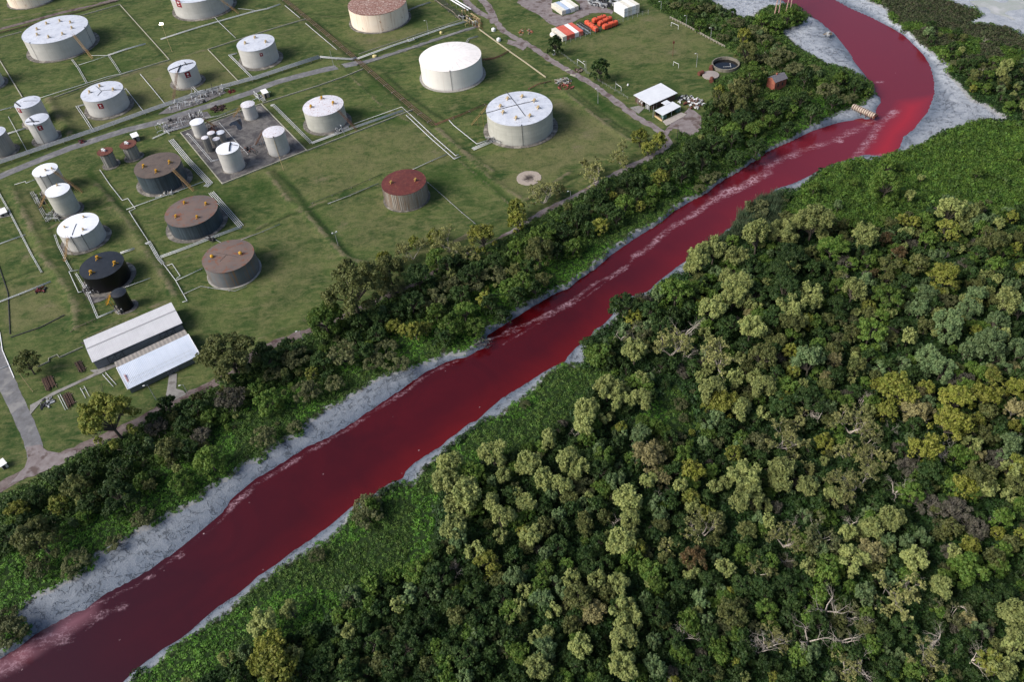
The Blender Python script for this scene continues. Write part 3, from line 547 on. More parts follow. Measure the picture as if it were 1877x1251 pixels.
def tank(label, X, Y, R, H, shell, roof, ring=1.4, vents=(), vmat=None, vs=1.0, vkind='goose', stairs=(), downs=(), bars=(), logos=(), ringmat=None, cone=.5, seg=72, group=None, ribs=0, extra=None, handrail=True, name='storage_tank', ringz=.22):
    t = thing(name, label, 'storage tank' if name == 'storage_tank' else 'silo', (X, Y, 0), group=group)
    if ring:
        b = MB(); n = 40; po = []; ph = random.uniform(0, 6)
        for i in range(n):
            a = 2*math.pi*i/n; rr = R+.3+ring*(1.1+.22*math.sin(a*2+ph)+random.uniform(-.06, .06)); po.append((rr*math.cos(a), rr*math.sin(a)))
        b.prism(po, -.3, ringz); b.build('foundation_ring', ringmat or M_RING, t)
    # shell with uv in metres
    z0 = ringz; V = []; Fc = []
    me = bpy.data.meshes.new('shell'); rows = [z0, H]
    for z in rows:
        for i in range(seg): a = 2*math.pi*i/seg; V.append((R*math.cos(a), R*math.sin(a), z))
    Fc = [(i, (i+1) % seg, seg+(i+1) % seg, seg+i) for i in range(seg)]
    me.from_pydata(V, [], Fc); uvl = me.uv_layers.new(name='UVMap'); ao = random.uniform(0, 60)
    for i in range(seg):
        u0_, u1_ = ao+R*2*math.pi*i/seg, ao+R*2*math.pi*(i+1)/seg
        for j, (uu, vv) in enumerate(((u0_, z0), (u1_, z0), (u1_, H), (u0_, H))): uvl.data[i*4+j].uv = (uu, vv)
    me.materials.append(shell); me.polygons.foreach_set('use_smooth', [True]*seg); so_ = bpy.data.objects.new('shell', me); COL.objects.link(so_); so_.parent = t
    b = MB(); N = seg; Rr = R+.10; V = [(0, 0, H+cone)]; rs = (.33, .66, .97)
    for q in rs: V += [(R*q*math.cos(2*math.pi*i/N), R*q*math.sin(2*math.pi*i/N), H+.02+cone*(1-q*q)) for i in range(N)]
    V += [(Rr*math.cos(2*math.pi*i/N), Rr*math.sin(2*math.pi*i/N), H+.04) for i in range(N)] + [(Rr*math.cos(2*math.pi*i/N), Rr*math.sin(2*math.pi*i/N), H-.14) for i in range(N)]
    Fc = [(0, 1+i, 1+(i+1) % N) for i in range(N)]
    for q in range(4): Fc += [(1+q*N+i, 1+(q+1)*N+i, 1+(q+1)*N+(i+1) % N, 1+q*N+(i+1) % N) for i in range(N)]
    b.add(V, Fc); b.build('roof', roof, t, smooth=False)
    def rz(x, y): q = math.hypot(x, y)/R; return H+.02+cone*max(0, 1-q*q)
    for (px, py) in vents:
        x, y = gp(px, py, H+.8*vs); x -= X; y -= Y
        if math.hypot(x, y) < R*.97: vent(t, x, y, rz(x, y), vs, vmat, vkind)
    for (tx, ty, bx, by, m_) in stairs:      # straight stair from the ground up to the roof edge
        g0 = gp(bx, by); q = gp(tx, ty, H); qa = math.atan2(q[1]-Y, q[0]-X); q = (R*math.cos(qa)*1.0, R*math.sin(qa)*1.0)
        a = Vector((g0[0]-X, g0[1]-Y, .1)); c = Vector((q[0], q[1], H+.1)); d = (c-a); sdv = Vector((-d.y, d.x, 0)).normalized()*.45
        b = MB()
        for s in (-1, 1):
            b.tube(a+sdv*s, c+sdv*s, .10, n=4); b.tube(a+sdv*s+Vector((0, 0, 1.0)), c+sdv*s+Vector((0, 0, 1.0)), .05, n=4)
            for i in range(7): p = a+d*i/6+sdv*s; b.tube(p, p+Vector((0, 0, 1.0)), .04, n=3)
        n = int(d.length/.55)
        for i in range(n): p = a+d*(i+.5)/n; b.box(p, (.85, .26, .04), math.atan2(sdv.y, sdv.x))
        for fr in (.35, .7): p = a+d*fr; b.tube(p, (p.x, p.y, 0), .07, n=4)
        b.build('access_stair', m_, t)
    for (px, py) in downs:                  # slim vertical pipes on the shell, given by where they meet the roof edge
        q = gp(px, py, H); a = math.atan2(q[1]-Y, q[0]-X); r_ = R+.12
        b = MB(); b.tube((r_*math.cos(a), r_*math.sin(a), .2), (r_*math.cos(a), r_*math.sin(a), H+.25), .07, n=5)
        b.box((r_*math.cos(a)*.985, r_*math.sin(a)*.985, H+.2), (.5, .4, .3), a); b.build('down_pipe', M_DARK, t)
    for (ax, ay, cx, cy, w_) in bars:
        p = gp(ax, ay, H+.5); q = gp(cx, cy, H+.5); p = Vector((p[0]-X, p[1]-Y, 0)); q = Vector((q[0]-X, q[1]-Y, 0)); b = MB(); n = 5
        for i in range(n):
            u_ = p+(q-p)*i/n; v_ = p+(q-p)*(i+1)/n; b.tube((u_.x, u_.y, rz(u_.x, u_.y)+w_*.9), (v_.x, v_.y, rz(v_.x, v_.y)+w_*.9), w_, n=4)
        b.build('roof_pipe', M_DARK, t)
    for (px, py, sz) in logos:
        h = hit_cyl(px, py, X, Y, R)
        if h:
            a = math.atan2(h[1]-Y, h[0]-X); z = h[2]; hw, hh = sz*.9, sz*1.0; P_ = []; n = 4; r_ = R+.06
            def cp(s, zz, rr=r_): aa = a+s/R; return (rr*math.cos(aa), rr*math.sin(aa), z+zz)
            b = MB()
            for i in range(n):
                s0, s1 = -hw+2*hw*i/n, -hw+2*hw*(i+1)/n; b.add([cp(s0, -hh), cp(s1, -hh), cp(s1, hh), cp(s0, hh), cp(s0, -hh, R-.02), cp(s1, -hh, R-.02), cp(s1, hh, R-.02), cp(s0, hh, R-.02)], [(0, 1, 2, 3), (0, 3, 7, 4), (1, 5, 6, 2), (3, 2, 6, 7), (0, 4, 5, 1)])
            lp_ = b.build('logo_panel', M_RED, t)
            b = MB(); rr = r_+.03
            # emblem: a rounded shield with a red notch, above a short bar of lettering
            em = [(-.30, .48), (-.12, .56), (.12, .56), (.30, .48), (.28, .18), (.16, 0), (0, -.10), (-.16, 0), (-.28, .18)]
            b.add([cp(x_*sz, y_*sz, rr) for x_, y_ in em], [tuple(range(9))])
            for i in range(3): xx = -.36+.27*i; b.add([cp(xx*sz, -.62*sz, rr), cp((xx+.18)*sz, -.62*sz, rr), cp((xx+.18)*sz, -.42*sz, rr), cp(xx*sz, -.42*sz, rr)], [(0, 1, 2, 3)])
            b.build('emblem', M_WHITE, lp_); b = MB(); rr += .02
            b.add([cp(x_*sz, y_*sz, rr) for x_, y_ in ((-.10, .36), (.10, .36), (.0, .12))], [(0, 1, 2)]); b.build('emblem_notch', M_RED, lp_)
    if ribs:
        b = MB()
        for i in range(ribs): a = 2*math.pi*i/ribs; b.tube(((R+.02)*math.cos(a), (R+.02)*math.sin(a), .2), ((R+.02)*math.cos(a), (R+.02)*math.sin(a), H), .16, n=4)
        b.build('wall_ribs', shell, t)
    if extra: extra(t)
    return t
def tp(c, r, s): return T(c, r, s)
def st(c, r, top, bot, m_): a = T(c, r, top)[0]; b = T(c, r, bot)[0]; return (a[0], a[1], b[0], b[1], m_)
def br_(c, r, a, b, w_=.12): a = T(c, r, a)[0]; b = T(c, r, b)[0]; return (a[0], a[1], b[0], b[1], w_)
tank('big white tank with nine ochre roof vents', -238.9, 468.6, 17.9, 10.3, W_SHELL, W_ROOF, 1.6, tp(0, 0, "340,168 437,150 515,160 525,200 457,244 355,267 272,250 270,210"), M_CREAM, 1.15,
     stairs=[st(0, 0, "547,262", "680,430", M_STAIR)], downs=tp(0, 0, "232,308 625,202"))
tank('squat white tank with dark crossed pipes on its roof and a red logo', -154.8, 408.9, 7.1, 9.0, W_SHELL, W_ROOF, 1.5, stairs=[st(0, 0, "1290,545", "1270,750", M_RUSTST)],
     bars=[br_(0, 0, "1235,512", "1415,455", .22), br_(0, 0, "1300,525", "1325,480", .3), br_(0, 0, "1350,455", "1370,475", .2)], logos=[T(0, 0, "1377,547")[0]+(1.5,)])
tank('white tank with ochre vents and a forked roof pipe', -191.1, 390.3, 10.2, 9.0, W_SHELL, W_ROOF, 1.9, tp(0, 0, "655,672 828,652 730,628"), M_CREAM, 1.15,
     bars=[br_(0, 0, "740,665", "890,650", .1), br_(0, 0, "740,665", "700,625", .1), br_(0, 0, "745,668", "715,700", .1)], logos=[T(0, 0, "738,778")[0]+(1.35,)], stairs=[])
tank('tall narrow white tank with a red logo, nearer of a pair beside the pipe rack', -214.7, 365.5, 5.3, 10.6, W_SHELL, W_ROOF, 1.4, bars=[br_(0, 0, "190,893", "285,888", .2), br_(0, 0, "215,862", "245,895", .3)], logos=[T(0, 0, "295,938")[0]+(1.2,)], downs=tp(0, 0, "250,912"))
tank('tall narrow white tank half hidden behind its logo bearing neighbour', -225.3, 383.3, 6.1, 10.8, W_SHELL, W_ROOF, 1.2, bars=[br_(0, 0, "105,745", "145,778", .28), br_(0, 0, "170,742", "270,735", .08)], logos=[T(0, 0, "140,808")[0]+(1.3,)])
tank('large white tank cut by the top edge with a red logo and an ochre stair', -163.9, 503.5, 17.3, 10.2, W_SHELL, W_ROOF, 1.6, stairs=[st(0, 0, "1665,0", "1752,100", M_STAIR)], logos=[T(0, 0, "1308,25")[0]+(2.1,)])
tank('white tank with three yellow vents and a small two part red mark', -118.8, 425.9, 9.9, 9.7, W_SHELL, W_ROOF, 2.0, C(380, 0, 4.633, "320,362 495,350 403,315"), M_CREAM, 1.15, logos=[T(1, 0, "40,400")[0]+(.9,)])
tank('rust streaked cream tank with a flaking red roof at the top edge', -55.5, 460.2, 16.3, 10.0, R_SHELL, RR_ROOF, .9, ribs=0)
tank('rusty cream tank showing only its base in the top left corner', -281.9, 544.0, 14.4, 10.5, R_SHELL, RR_ROOF, 1.0)
tank('white tank with a pink patched roof and three yellow vents beside the concrete pad', -76.6, 353.0, 9.5, 9.0, S_SHELL, P_ROOF, 1.7, tp(1, 0, "402,778 565,752 480,715"), M_YEL, 1.2, stairs=[st(1, 0, "605,810", "740,955", M_RUSTST)])
tank('brilliant white tank with fine radial rust lines on its roof', -15.9, 386.2, 15.4, 10.4, N_SHELL, N_ROOF, 1.1, ringmat=M_CONC, cone=1.4, bars=[], downs=tp(1, 0, "1422,527"))
tank('pale block plated tank with crossed roof pipes, nearest the football field', 14.0, 329.9, 14.8, 10.4, S_SHELL, W_ROOF, 1.5, C(760, 0, 4.633, "788,832 912,815 1015,850 1047,910 977,978 860,998 750,950 727,897"), M_CREAM, 1.2,
     stairs=[st(1, 0, "1690,790", "1585,915", M_STAIR)], bars=[br_(2, 0, "-240,835", "160,740", .13), br_(2, 0, "-45,660", "100,850", .13)], downs=C(760, 0, 4.633, "910,1077"))
tank('small white tank with yellowed top, standing at the far edge of the concrete pad', -114.6, 365.2, 3.3, 7.2, W_SHELL, P_ROOF, .25, stairs=[(280+1000/6.253, 120+480/6.253, 280+930/6.253, 120+590/6.253, M_STAIR)])
tank('tall white tank with brown seamed roof at the right corner of the concrete pad', -96.9, 332.0, 4.9, 10.2, W_SHELL, P_ROOF, .35, stairs=[(280+1255/6.253, 120+770/6.253, 280+1180/6.253, 120+910/6.253, M_RUSTST)], downs=[(280+1385/6.253, 120+830/6.253)])
tank('tall white tank with dark roof pipes at the near corner of the concrete pad', -116.1, 322.4, 5.0, 10.0, W_SHELL, WW_ROOF, .35, bars=[(280+890/6.253, 120+880/6.253, 280+875/6.253, 120+980/6.253, .28), (280+890/6.253, 120+905/6.253, 280+975/6.253, 120+912/6.253, .12)])
tank('small plain white tank at the left corner of the concrete pad', -137.0, 353.9, 3.2, 7.0, W_SHELL, WW_ROOF, .25, stairs=[(280+590/6.253, 120+620/6.253, 280+700/6.253, 120+690/6.253, M_STAIR)])
tank('far one of two tall white tanks behind the low white tank', -195.7, 319.1, 5.3, 10.6, W_SHELL, WW_ROOF, 1.2, C(0, 250, 4.633, "388,288 440,272"), M_CREAM, .8, stairs=[st(0, 1, "410,10", "605,160", M_STAIR)], downs=C(0, 250, 4.633, "345,342 400,330"))
tank('near one of two tall white tanks, with valves at its left foot', -184.8, 301.9, 5.0, 10.6, S_SHELL, WW_ROOF, 1.2, C(0, 250, 4.633, "485,415"), M_CREAM, .8, stairs=[st(0, 1, "325,180", "293,270", M_STAIR)])
tank('low white tank with three small cream vents above the black tank', -170.6, 279.2, 8.15, 7.6, W_SHELL, WW_ROOF, 1.4, C(0, 250, 4.633, "548,770 710,684 705,789"), M_CREAM, .85, stairs=[st(0, 1, "480,512", "475,670", M_STAIR)], bars=[br_(0, 1, "560,390", "525,470", .1)], downs=tp(0, 1, "522,490 600,480"))
tank('dark steel tank with a brown roof and double ochre stair', -146.4, 316.8, 10.0, 8.6, D_SHELL, B_ROOF, 1.6, C(0, 250, 4.633, "1218,250 1438,215 1325,292"), M_YEL, 1.15, stairs=[st(0, 1, "1275,0", "1420,150", M_STAIR)])
tank('dark steel tank with a rust patch across its brown roof and four yellow vents', -125.1, 281.9, 10.7, 6.9, D_SHELL, B2_ROOF, 1.4, tp(0, 1, "1350,232 1508,240 1288,332 1443,337"), M_YEL, 1.0)
tank('dark grey tank with rusty shell and two big round yellow vents', -104.0, 248.5, 9.76, 7.8, DR_SHELL, B2_ROOF, .45, tp(0, 1, "1553,630 1762,607"), M_YEL, .85, vkind='mush', ringmat=M_CONC, bars=[br_(0, 1, "1580,600", "1745,632", .04), br_(0, 1, "1665,612", "1610,665", .04)])
tank('black tar painted tank with three spidery yellow vents', -153.4, 251.6, 8.2, 7.3, K_SHELL, K_ROOF, 1.5, tp(0, 1, "712,636 838,674 665,742"), M_YEL, 1.25)
tank('slim black tank standing below the wide black tank', -142.3, 234.0, 2.75, 7.4, K_SHELL, K_ROOF, 1.1, stairs=[st(0, 1, "825,905", "785,985", M_YEL)])
tank('streaked galvanised tank with a brick red roof standing alone on grass', -37.5, 285.0, 9.14, 8.1, T_SHELL, RED_ROOF, .35, C(660, 220, 4.633, "262,528 470,506"), simple('tan_vent_paint', (.42, .29, .09), (.33, .21, .06)), 1.0, vkind='goose', ribs=72)
tank('pale tank cut off by the left edge behind the pair with logos', -233.0, 357.0, 5.7, 10.3, P_SHELL, W_ROOF, 1.2)
tank('pale tank of which only the foot shows at the left edge', -267.1, 429.2, 8.0, 9.0, W_SHELL, W_ROOF, 1.3)
for lab, X, Y, R, Hs in (('ribbed grey silo in front of the small tank cluster', -130.2, 338.4, 1.55, 7.2), ('smooth pale silo with a pipe on top, at the back of the silo cluster', -125.3, 346.2, 1.9, 4.6),
                        ('short grey silo between its taller neighbours on the pad', -126.1, 340.4, 1.6, 4.8), ('short silo with brown stained lid behind the ribbed silo', -129.1, 344.9, 1.7, 5.6)):
    tank(lab, X, Y, R, Hs, P_SHELL, W_ROOF if 'smooth' in lab else P_ROOF, .2, seg=24, ribs=14 if 'ribbed' in lab else 0, name='silo', cone=.3, group='silos on the concrete pad')
def crown_ring(t, R, H):
    b = MB(); n = 16
    b.tube((0, 0, H+.1), (0, 0, H+.35), R*1.28, n=20)
    for i in range(n): a = 2*math.pi*i/n; b.tube((R*1.25*math.cos(a), R*1.25*math.sin(a), H+.3), (R*1.25*math.cos(a), R*1.25*math.sin(a), H+1.3), .06, n=3)
    b.build('rusty_gallery', M_RUST, t)
    b = MB(); b.tube((0, 0, H+.3), (0, 0, H+1.2), .5, n=8); b.box((-.9, .5, H+.9), (1.1, .9, 1.0)); b.build('cap_box', M_WHITE, t)
tank('concrete silo with a rusty gallery, nearer the tall white tanks', -175.2, 335.3, 2.8, 6.9, P_SHELL, RED_ROOF, 1.0, seg=28, name='silo', extra=lambda t: crown_ring(t, 2.8, 6.9), ribs=12)
tank('concrete silo with a rusty gallery, tucked behind the dark steel tank', -165.9, 339.8, 3.0, 6.7, P_SHELL, RED_ROOF, 1.0, seg=28, name='silo', extra=lambda t: crown_ring(t, 3.0, 6.7), ribs=12)

# ================================================================ pipes, walls
def lift(pts, z): return [Vector((x, y, z)) for x, y in G(pts)]
def offs(W, o_):
    R_ = []
    for i, p in enumerate(W):
        d0 = (W[i]-W[i-1]).normalized() if i else (W[1]-W[0]).normalized(); d1 = (W[i+1]-W[i]).normalized() if i < len(W)-1 else d0
        d = (d0+d1).normalized() if (d0+d1).length > .2 else d0; R_.append(p+Vector((-d.y, d.x, 0))*o_/max(.5, d.dot(d0)))
    return R_
def pipes(label, pts, n=1, sp=.55, r=.14, z=.55, mat=None, group=None, sup=9.0, cat='pipeline'):
    sp, r = (sp*1.4, r*.72) if n > 1 else (sp, r*.85)
    W = lift(pts, z); o0 = (W[0].x, W[0].y, 0); t = thing('pipeline', label, cat, o0, group=group)
    for i in range(n):
        b = MB(); b.sweep(offs(W, (i-(n-1)/2)*sp), circ(r, 6)); b.build('pipe', mat or M_WPIPE, t, o0, smooth=True)
    L = 0; k_ = 0
    for a, c in zip(W[:-1], W[1:]):
        d = (c-a).length; s = sup-L if L else 1.0
        while s < d and k_ < 24:
            p = a+(c-a)*s/d; rz_ = math.atan2((c-a).y, (c-a).x); hw = (n-1)*sp+.6; b = MB()
            b.box((p.x, p.y, z-r-.06), (.22, hw, .12), rz_)
            for q in ((-1, 1) if n > 1 else (0,)): b.box((p.x-math.sin(rz_)*q*hw*.42, p.y+math.cos(rz_)*q*hw*.42, (z-r-.12)/2-.1), (.18, .18, z-r+.1), rz_)
            b.build('support', M_CONC, t, o0); s += sup; k_ += 1
        L = (s-d) and (sup-(s-d)) if s > d else 0
    return t
def wall(label, pts, w_=.28, h=.55, mat=None, name='bund_wall', cat='low wall', group=None):
    W = lift(pts, 0); b = MB(); b.sweep(W, [(-w_/2, -.2), (w_/2, -.2), (w_/2, h), (-w_/2, h)])
    o = b.build(name, mat or M_KERB, None, (W[0].x, W[0].y, 0)); return tag(o, label, cat, group)
def Z(s): return C(280, 120, 6.253, s)
wall('pale low wall angled round three sides of the big vented tank', T(0, 0, "580,120 880,35 1243,440 975,522 650,625 330,742"))
wall('short stub of low wall left of the big vented tank', T(0, 0, "-40,288 160,235"))
wall('weathered low wall leading down to the logo tanks at the left edge', T(0, 0, "-60,370 0,445 165,715"), .5, .5)
wall('pale low wall between the squat logo tank and the two part mark tank', T(0, 0, "1755,605 1640,485 1525,365 1735,297"))
wall('pale low wall running up behind the two part mark tank to the rusty pipes', T(0, 0, "1735,297 1875,253") + T(1, 0, "100,220 250,175 370,140"))
wall('pale low wall above the concrete pad running to the rusty pipes', T(1, 0, "50,760 460,630 660,560 785,508"))
wall('long pale low wall below the pink roofed tank', T(1, 0, "1155,805 760,960 375,1108"))
wall('pale kerb wall round the concrete pad', C(300, 150, 4.633, "830,190 490,305 145,435 500,870 1215,585 830,190"), .4, .45)
wall('pale low wall on the far side of the brilliant white tank', T(1, 0, "1635,215 1875,390") + T(2, 0, "100,460 250,570"), .35, .6, simple('yellowish_wall', (.40, .35, .25), (.30, .26, .18)))
wall('thin low wall alongside the far pipe run', T(1, 0, "755,398 1100,283 1500,148"), .2, .4)
wall('low wall between the far pipe run and the brilliant white tank', T(1, 0, "800,470 1150,355 1450,255 1620,195"), .3, .4, M_CONC)
wall('low wall climbing to the top edge left of the fat white pipes', T(1, 0, "1500,145 1440,85 1310,0") + [(780, -20)], .3, .5, simple('yellowish_wall', (1, 1, 1)))
wall('white zigzag wall left of the long shed', T(0, 2, "280,190 360,152 360,130 422,103 438,122 610,45"), .18, .5)
wall('low wall running down to the left road from the upper left yard', T(0, 1, "-20,660 60,900 75,1200") , .25, .3, M_DARK)
wall('thin dark kerb crossing the yard above the long shed', T(0, 1, "80,1225 300,1150 475,1060"), .3, .3, M_DARK)
wall('white edge kerb beside the left road', T(0, 1, "-60,1080 0,1190") + T(0, 2, "20,70 105,270"), .25, .3, M_WHITE)
rk = T(0, 0, "-60,1225 0,1200 350,1080 700,962 1060,832 1440,700 1650,640 1850,585") + T(1, 0, "0,580 240,500 470,425")
pipes('main grey pipe rack of five pipes along the road', rk, 5, .62, .2, .9, simple('rack_pipe_grey', (.42, .43, .45), (.28, .29, .31), 1.2), sup=8)
pipes('grey branch of the pipe rack that bends to the rusty pipes', T(1, 0, "470,425 580,435 700,442 740,430"), 3, .5, .18, .8, simple('rack_pipe_grey', (1, 1, 1)))
pipes('far run of pipes on the other side of the rusty pipes', T(1, 0, "745,440 1000,345 1110,308 1160,290 1400,205 1560,160"), 2, .8, .24, .8, sup=7)
pipes('small square pipe loop on the far pipe run', T(1, 0, "1110,300 1125,318 1165,305 1155,290"), 1, z=1.2, r=.16, sup=90)
pipes('rusty twin pipes slanting down between the tank yards', [(508, -20)] + T(1, 0, "210,0 370,130 540,270 750,450 900,580 1130,780 1310,922"), 3, .7, .2, .6, M_RPIPE)
pipes('rusty pipe turning towards the block plate tank', T(1, 0, "1310,922 1500,850 1690,768"), 2, .7, .18, .6, simple('red_rust_pipe', (.16, .05, .04), (.10, .035, .03), 2))
pipes('rusty pipe behind the block plate tank', T(2, 0, "120,660 200,620 290,600"), 1, r=.2, mat=simple('red_rust_pipe', (1, 1, 1)))
pipes('curving rusty pipe right of the brilliant white tank', T(1, 0, "1660,440 1750,430 1800,410 1860,370"), 2, .6, .2, .4, simple('red_rust_pipe', (1, 1, 1)))
pipes('white pipe parallel to the rusty pipes, upper piece', T(1, 0, "215,45 325,137"), 1, r=.16)
pipes('white pipe parallel to the rusty pipes, lower piece', T(1, 0, "365,175 470,265 595,370"), 1, r=.16)
pipes('pipe pair from the vents of the pad corner down past the pink roofed tank', T(1, 0, "110,780 130,775 410,1055"), 3, .45, .14, .5)
pipes('white pipes along the front of the pink roofed tank', T(1, 0, "410,1055 650,965 1080,815"), 3, .5, .16, .5)
pipes('thin pipe behind the white pipes of the pink roofed tank', T(1, 0, "720,915 1070,790 1130,845"), 1, r=.12)
pipes('long straight pair of white pipes ending in the middle of the grass', T(1, 0, "1115,845 1290,1010 1460,1160 1495,1145"), 2, 1.3, .22, .5)
pipes('kinked white pipe leading to the block plate tank', T(1, 0, "1415,885 1450,925 1620,1062 1700,1035"), 1, r=.18)
pipes('stub of paired grey pipes at the foot of the block plate tank', T(1, 0, "1590,1100 1680,1062 1745,1035"), 3, .6, .2, .5)
pipes('white pipe down from the big vented tank, left piece', T(0, 0, "530,440 575,500 640,615"), 2, .5, .14)
pipes('white pipe down from the big vented tank, right piece', T(0, 0, "800,412 840,470 885,540"), 2, .5, .12)
pipes('white pipe leading right into the grass from the big vented tank', T(0, 0, "795,410 930,365 1070,325"), 2, .7, .2)
pipes('thin pipes under the big vented tank', T(0, 0, "580,482 690,448 795,412 670,412"), 1, r=.12)
pipes('long grey double pipe below the top edge logo tank', T(0, 0, "1180,293 1400,222 1600,162 1750,120 1875,85") + T(1, 0, "80,70 180,35"), 2, .7, .2)
pipes('thin pipe crossing the grass below the top edge logo tank', T(0, 0, "1575,130 1610,170 1730,285"), 1, r=.14)
pipes('thin pipe from the ochre stair of the top edge logo tank', T(0, 0, "1745,68 1800,72 1875,82"), 1, r=.12)
pipes('grey pipe pair left of the two part mark tank', T(0, 0, "1740,395 1685,410 1760,485 1850,575"), 2, .6, .2)
pipes('grey pipe pair left of the fork roofed tank', T(0, 0, "640,768 568,787 625,870 690,972"), 2, .6, .2)
pipes('white pipe right of the fork roofed tank', T(0, 0, "905,665 925,655 990,740 1060,828"), 1, r=.16)
pipes('lone white pipe between the fork roofed tank and the squat logo tank', T(0, 0, "1030,548 1120,655 1220,777"), 1, r=.18)
pipes('pair of pipes from the squat logo tank to the rack', T(0, 0, "1410,642 1465,695"), 2, .6, .16)
pipes('grey pipe at the foot of the logo tank pair, left edge', T(0, 0, "50,990 190,945"), 3, .4, .14)
pipes('thin pipe crossing the small yard at the left edge', T(0, 0, "65,860 130,980 200,1110"), 1, r=.12)
pipes('thin pipe beside the half hidden logo tank', T(0, 0, "-40,830 0,815 115,785"), 2, .4, .12)
pipes('pipe laid along the low wall above the fork roofed tank', T(0, 0, "285,728 450,675 640,615 800,565 900,545 975,520"), 1, r=.14)
pipes('four white pipes side by side right of the brown roofed dark tank', C(0, 250, 4.633, "1455,35 1600,210 1770,390 1785,405 1750,435"), 4, .5, .17, .5)
pipes('three white pipes round the rust patched dark tank, right side', T(0, 1, "1550,165 1660,290 1770,415"), 4, .5, .16, .5)
pipes('white pipes round the rust patched dark tank, front', T(0, 1, "1775,415 1560,495 1370,570 1180,640"), 3, .5, .15, .5)
pipes('zigzag white pipe through the middle of the dark tank yards', T(0, 1, "735,0 810,110 900,225 940,210 995,285 950,305 1000,385 1095,530"), 1, r=.15)
pipes('bundle of white pipes left of the rust patched dark tank', T(0, 1, "1070,545 1098,532 1165,650 1200,690"), 3, .35, .14)
pipes('white pipe running down towards the long shed', T(0, 1, "1200,690 1290,810 1375,962 1340,972"), 1, r=.15)
pipes('thin white pipe in front of the brown roofed dark tank', T(0, 1, "930,292 1100,230 1250,178 1500,85"), 1, r=.15)
pipes('long white pipe on the left edge beside the concrete pad', T(0, 1, "-40,100 0,175 70,300 150,455 240,630 310,752"), 2, .3, .13)
pipes('white pipe meeting the long left edge pipe', T(0, 1, "-60,560 0,545 190,475"), 2, .3, .12)
pipes('thick white pipe above the bare earth patch at the left edge', T(0, 1, "-60,990 0,970 180,900 375,820"), 2, .4, .16)
pipes('thin pipes left of the low white tank', T(0, 1, "405,475 430,550 500,690 530,740"), 2, .35, .12)
pipes('white pipe frame left of the black tank', T(0, 1, "580,735 510,748 580,900 620,890"), 1, r=.14)
pipes('white pipes from the black tank down to the slim black tank', T(0, 1, "560,760 640,890 720,1085 860,1025"), 2, .35, .13)
pipes('white pipe pair above the black tank', T(0, 1, "885,612 990,578"), 2, .6, .2)
pipes('thin pipe right of the black tank', T(0, 1, "920,862 1010,830 1105,795"), 1, r=.13)
pipes('thin white pipe left of the rusty shelled tank', T(0, 1, "1290,815 1380,775 1490,722"), 1, r=.14)
pipes('small pipe rectangle left of the rusty shelled tank', T(0, 1, "1225,705 1265,690 1325,780 1295,800"), 1, r=.13)
pipes('thin pipe passing below the rusty shelled tank', T(0, 1, "1350,912 1475,855 1620,878 1725,890 1810,855"), 1, r=.12, mat=M_GPIPE)
pipes('thin pipe at the foot of the two tall white tanks', T(0, 1, "110,110 190,85 195,98 265,70"), 1, r=.12)
pipes('pipe bundle left of the two tall white tanks', T(0, 1, "235,160 300,280 355,378"), 3, .45, .12, mat=M_GPIPE)
pipes('low pipe below the concrete pad', T(1, 1, "-120,520 0,475 180,400"), 1, r=.12, mat=M_GPIPE)
pipes('pipe left of the red roofed tank, nearer one', T(1, 1, "530,250 700,185 900,100"), 1, r=.13, mat=M_GPIPE)
pipes('pipe left of the red roofed tank, farther one', T(1, 1, "400,250 650,150 930,30"), 1, r=.10, mat=M_DARK)
pipes('thin pipe from the red roofed tank to the tree line', T(1, 1, "1255,88 1400,215 1500,305 1612,398"), 1, r=.11, mat=M_GPIPE)
pipes('thin pipe on the grass between the straight pair and the red roofed tank', T(1, 0, "1150,1250 1280,1190 1400,1138"), 1, r=.18, mat=M_GPIPE)
pipes('white pipes on the left part of the concrete pad', Z("390,790 420,800 680,1105 780,1080"), 2, .5, .13, .4)
pipes('slanting pipe across the middle of the concrete pad', Z("762,662 930,850 1100,1030"), 1, r=.13, z=.5)
pipes('dark pipes between the two tall pad tanks', Z("1000,990 1120,950 1290,890"), 2, .6, .12, .4, M_GPIPE)
fatp = simple('fat_pipe_white', (.78, .78, .80), (.68, .68, .70))
pipes('fat white pipes coming down from the top edge', [(800, -35)] + T(1, 0, "1375,-20 1450,35 1570,108"), 2, 1.3, .5, 3.0, fatp, sup=7)
pipes('bundle of dark pipes beside the fat white pipes', [(775, -30)] + T(1, 0, "1330,0 1420,70 1510,140"), 5, .7, .2, .9, M_DARK)
pipes('short cream pipe right of the fat white pipes', T(1, 0, "1575,110 1640,155 1638,215"), 2, .5, .16, 1.2, M_CREAM, sup=60)
pipes('short grey pipe above the brilliant white tank', T(1, 0, "1545,315 1560,290 1628,270"), 2, .6, .2, .5, M_GPIPE)
pipes('dark pipe behind the rust streaked tank', T(1, 0, "1115,80 1200,45 1280,20"), 2, .7, .2, .5, M_GPIPE)
pipes('loose pipes lying beside the long shed', T(0, 2, "765,240 845,330"), 2, .8, .14, .3, sup=60)
pipes('pipes lying below the concrete path', T(0, 2, "435,395 490,505"), 2, .5, .12, .3, sup=60)
pipes('pipes lying between the path and the yellow tree', T(0, 2, "605,340 645,415"), 2, .9, .12, .3, sup=60)
pipes('white pipe across the left road', T(0, 2, "-120,255 0,205 80,178"), 1, r=.12, z=.3, sup=60)
pipes('dark pipes beside the dirt track at the top left', T(0, 0, "-60,258 0,242 160,200 500,110 860,10"), 2, .6, .16, .4, M_RPIPE)
pipes('thin pipe over the road beside the pale cabin', Z("1175,335 1230,380 1285,415"), 3, .5, .14, .6)
pipes('grey pipes from the plant equipment along the pad', Z("0,850 200,760 420,700"), 2, .5, .14, .6)
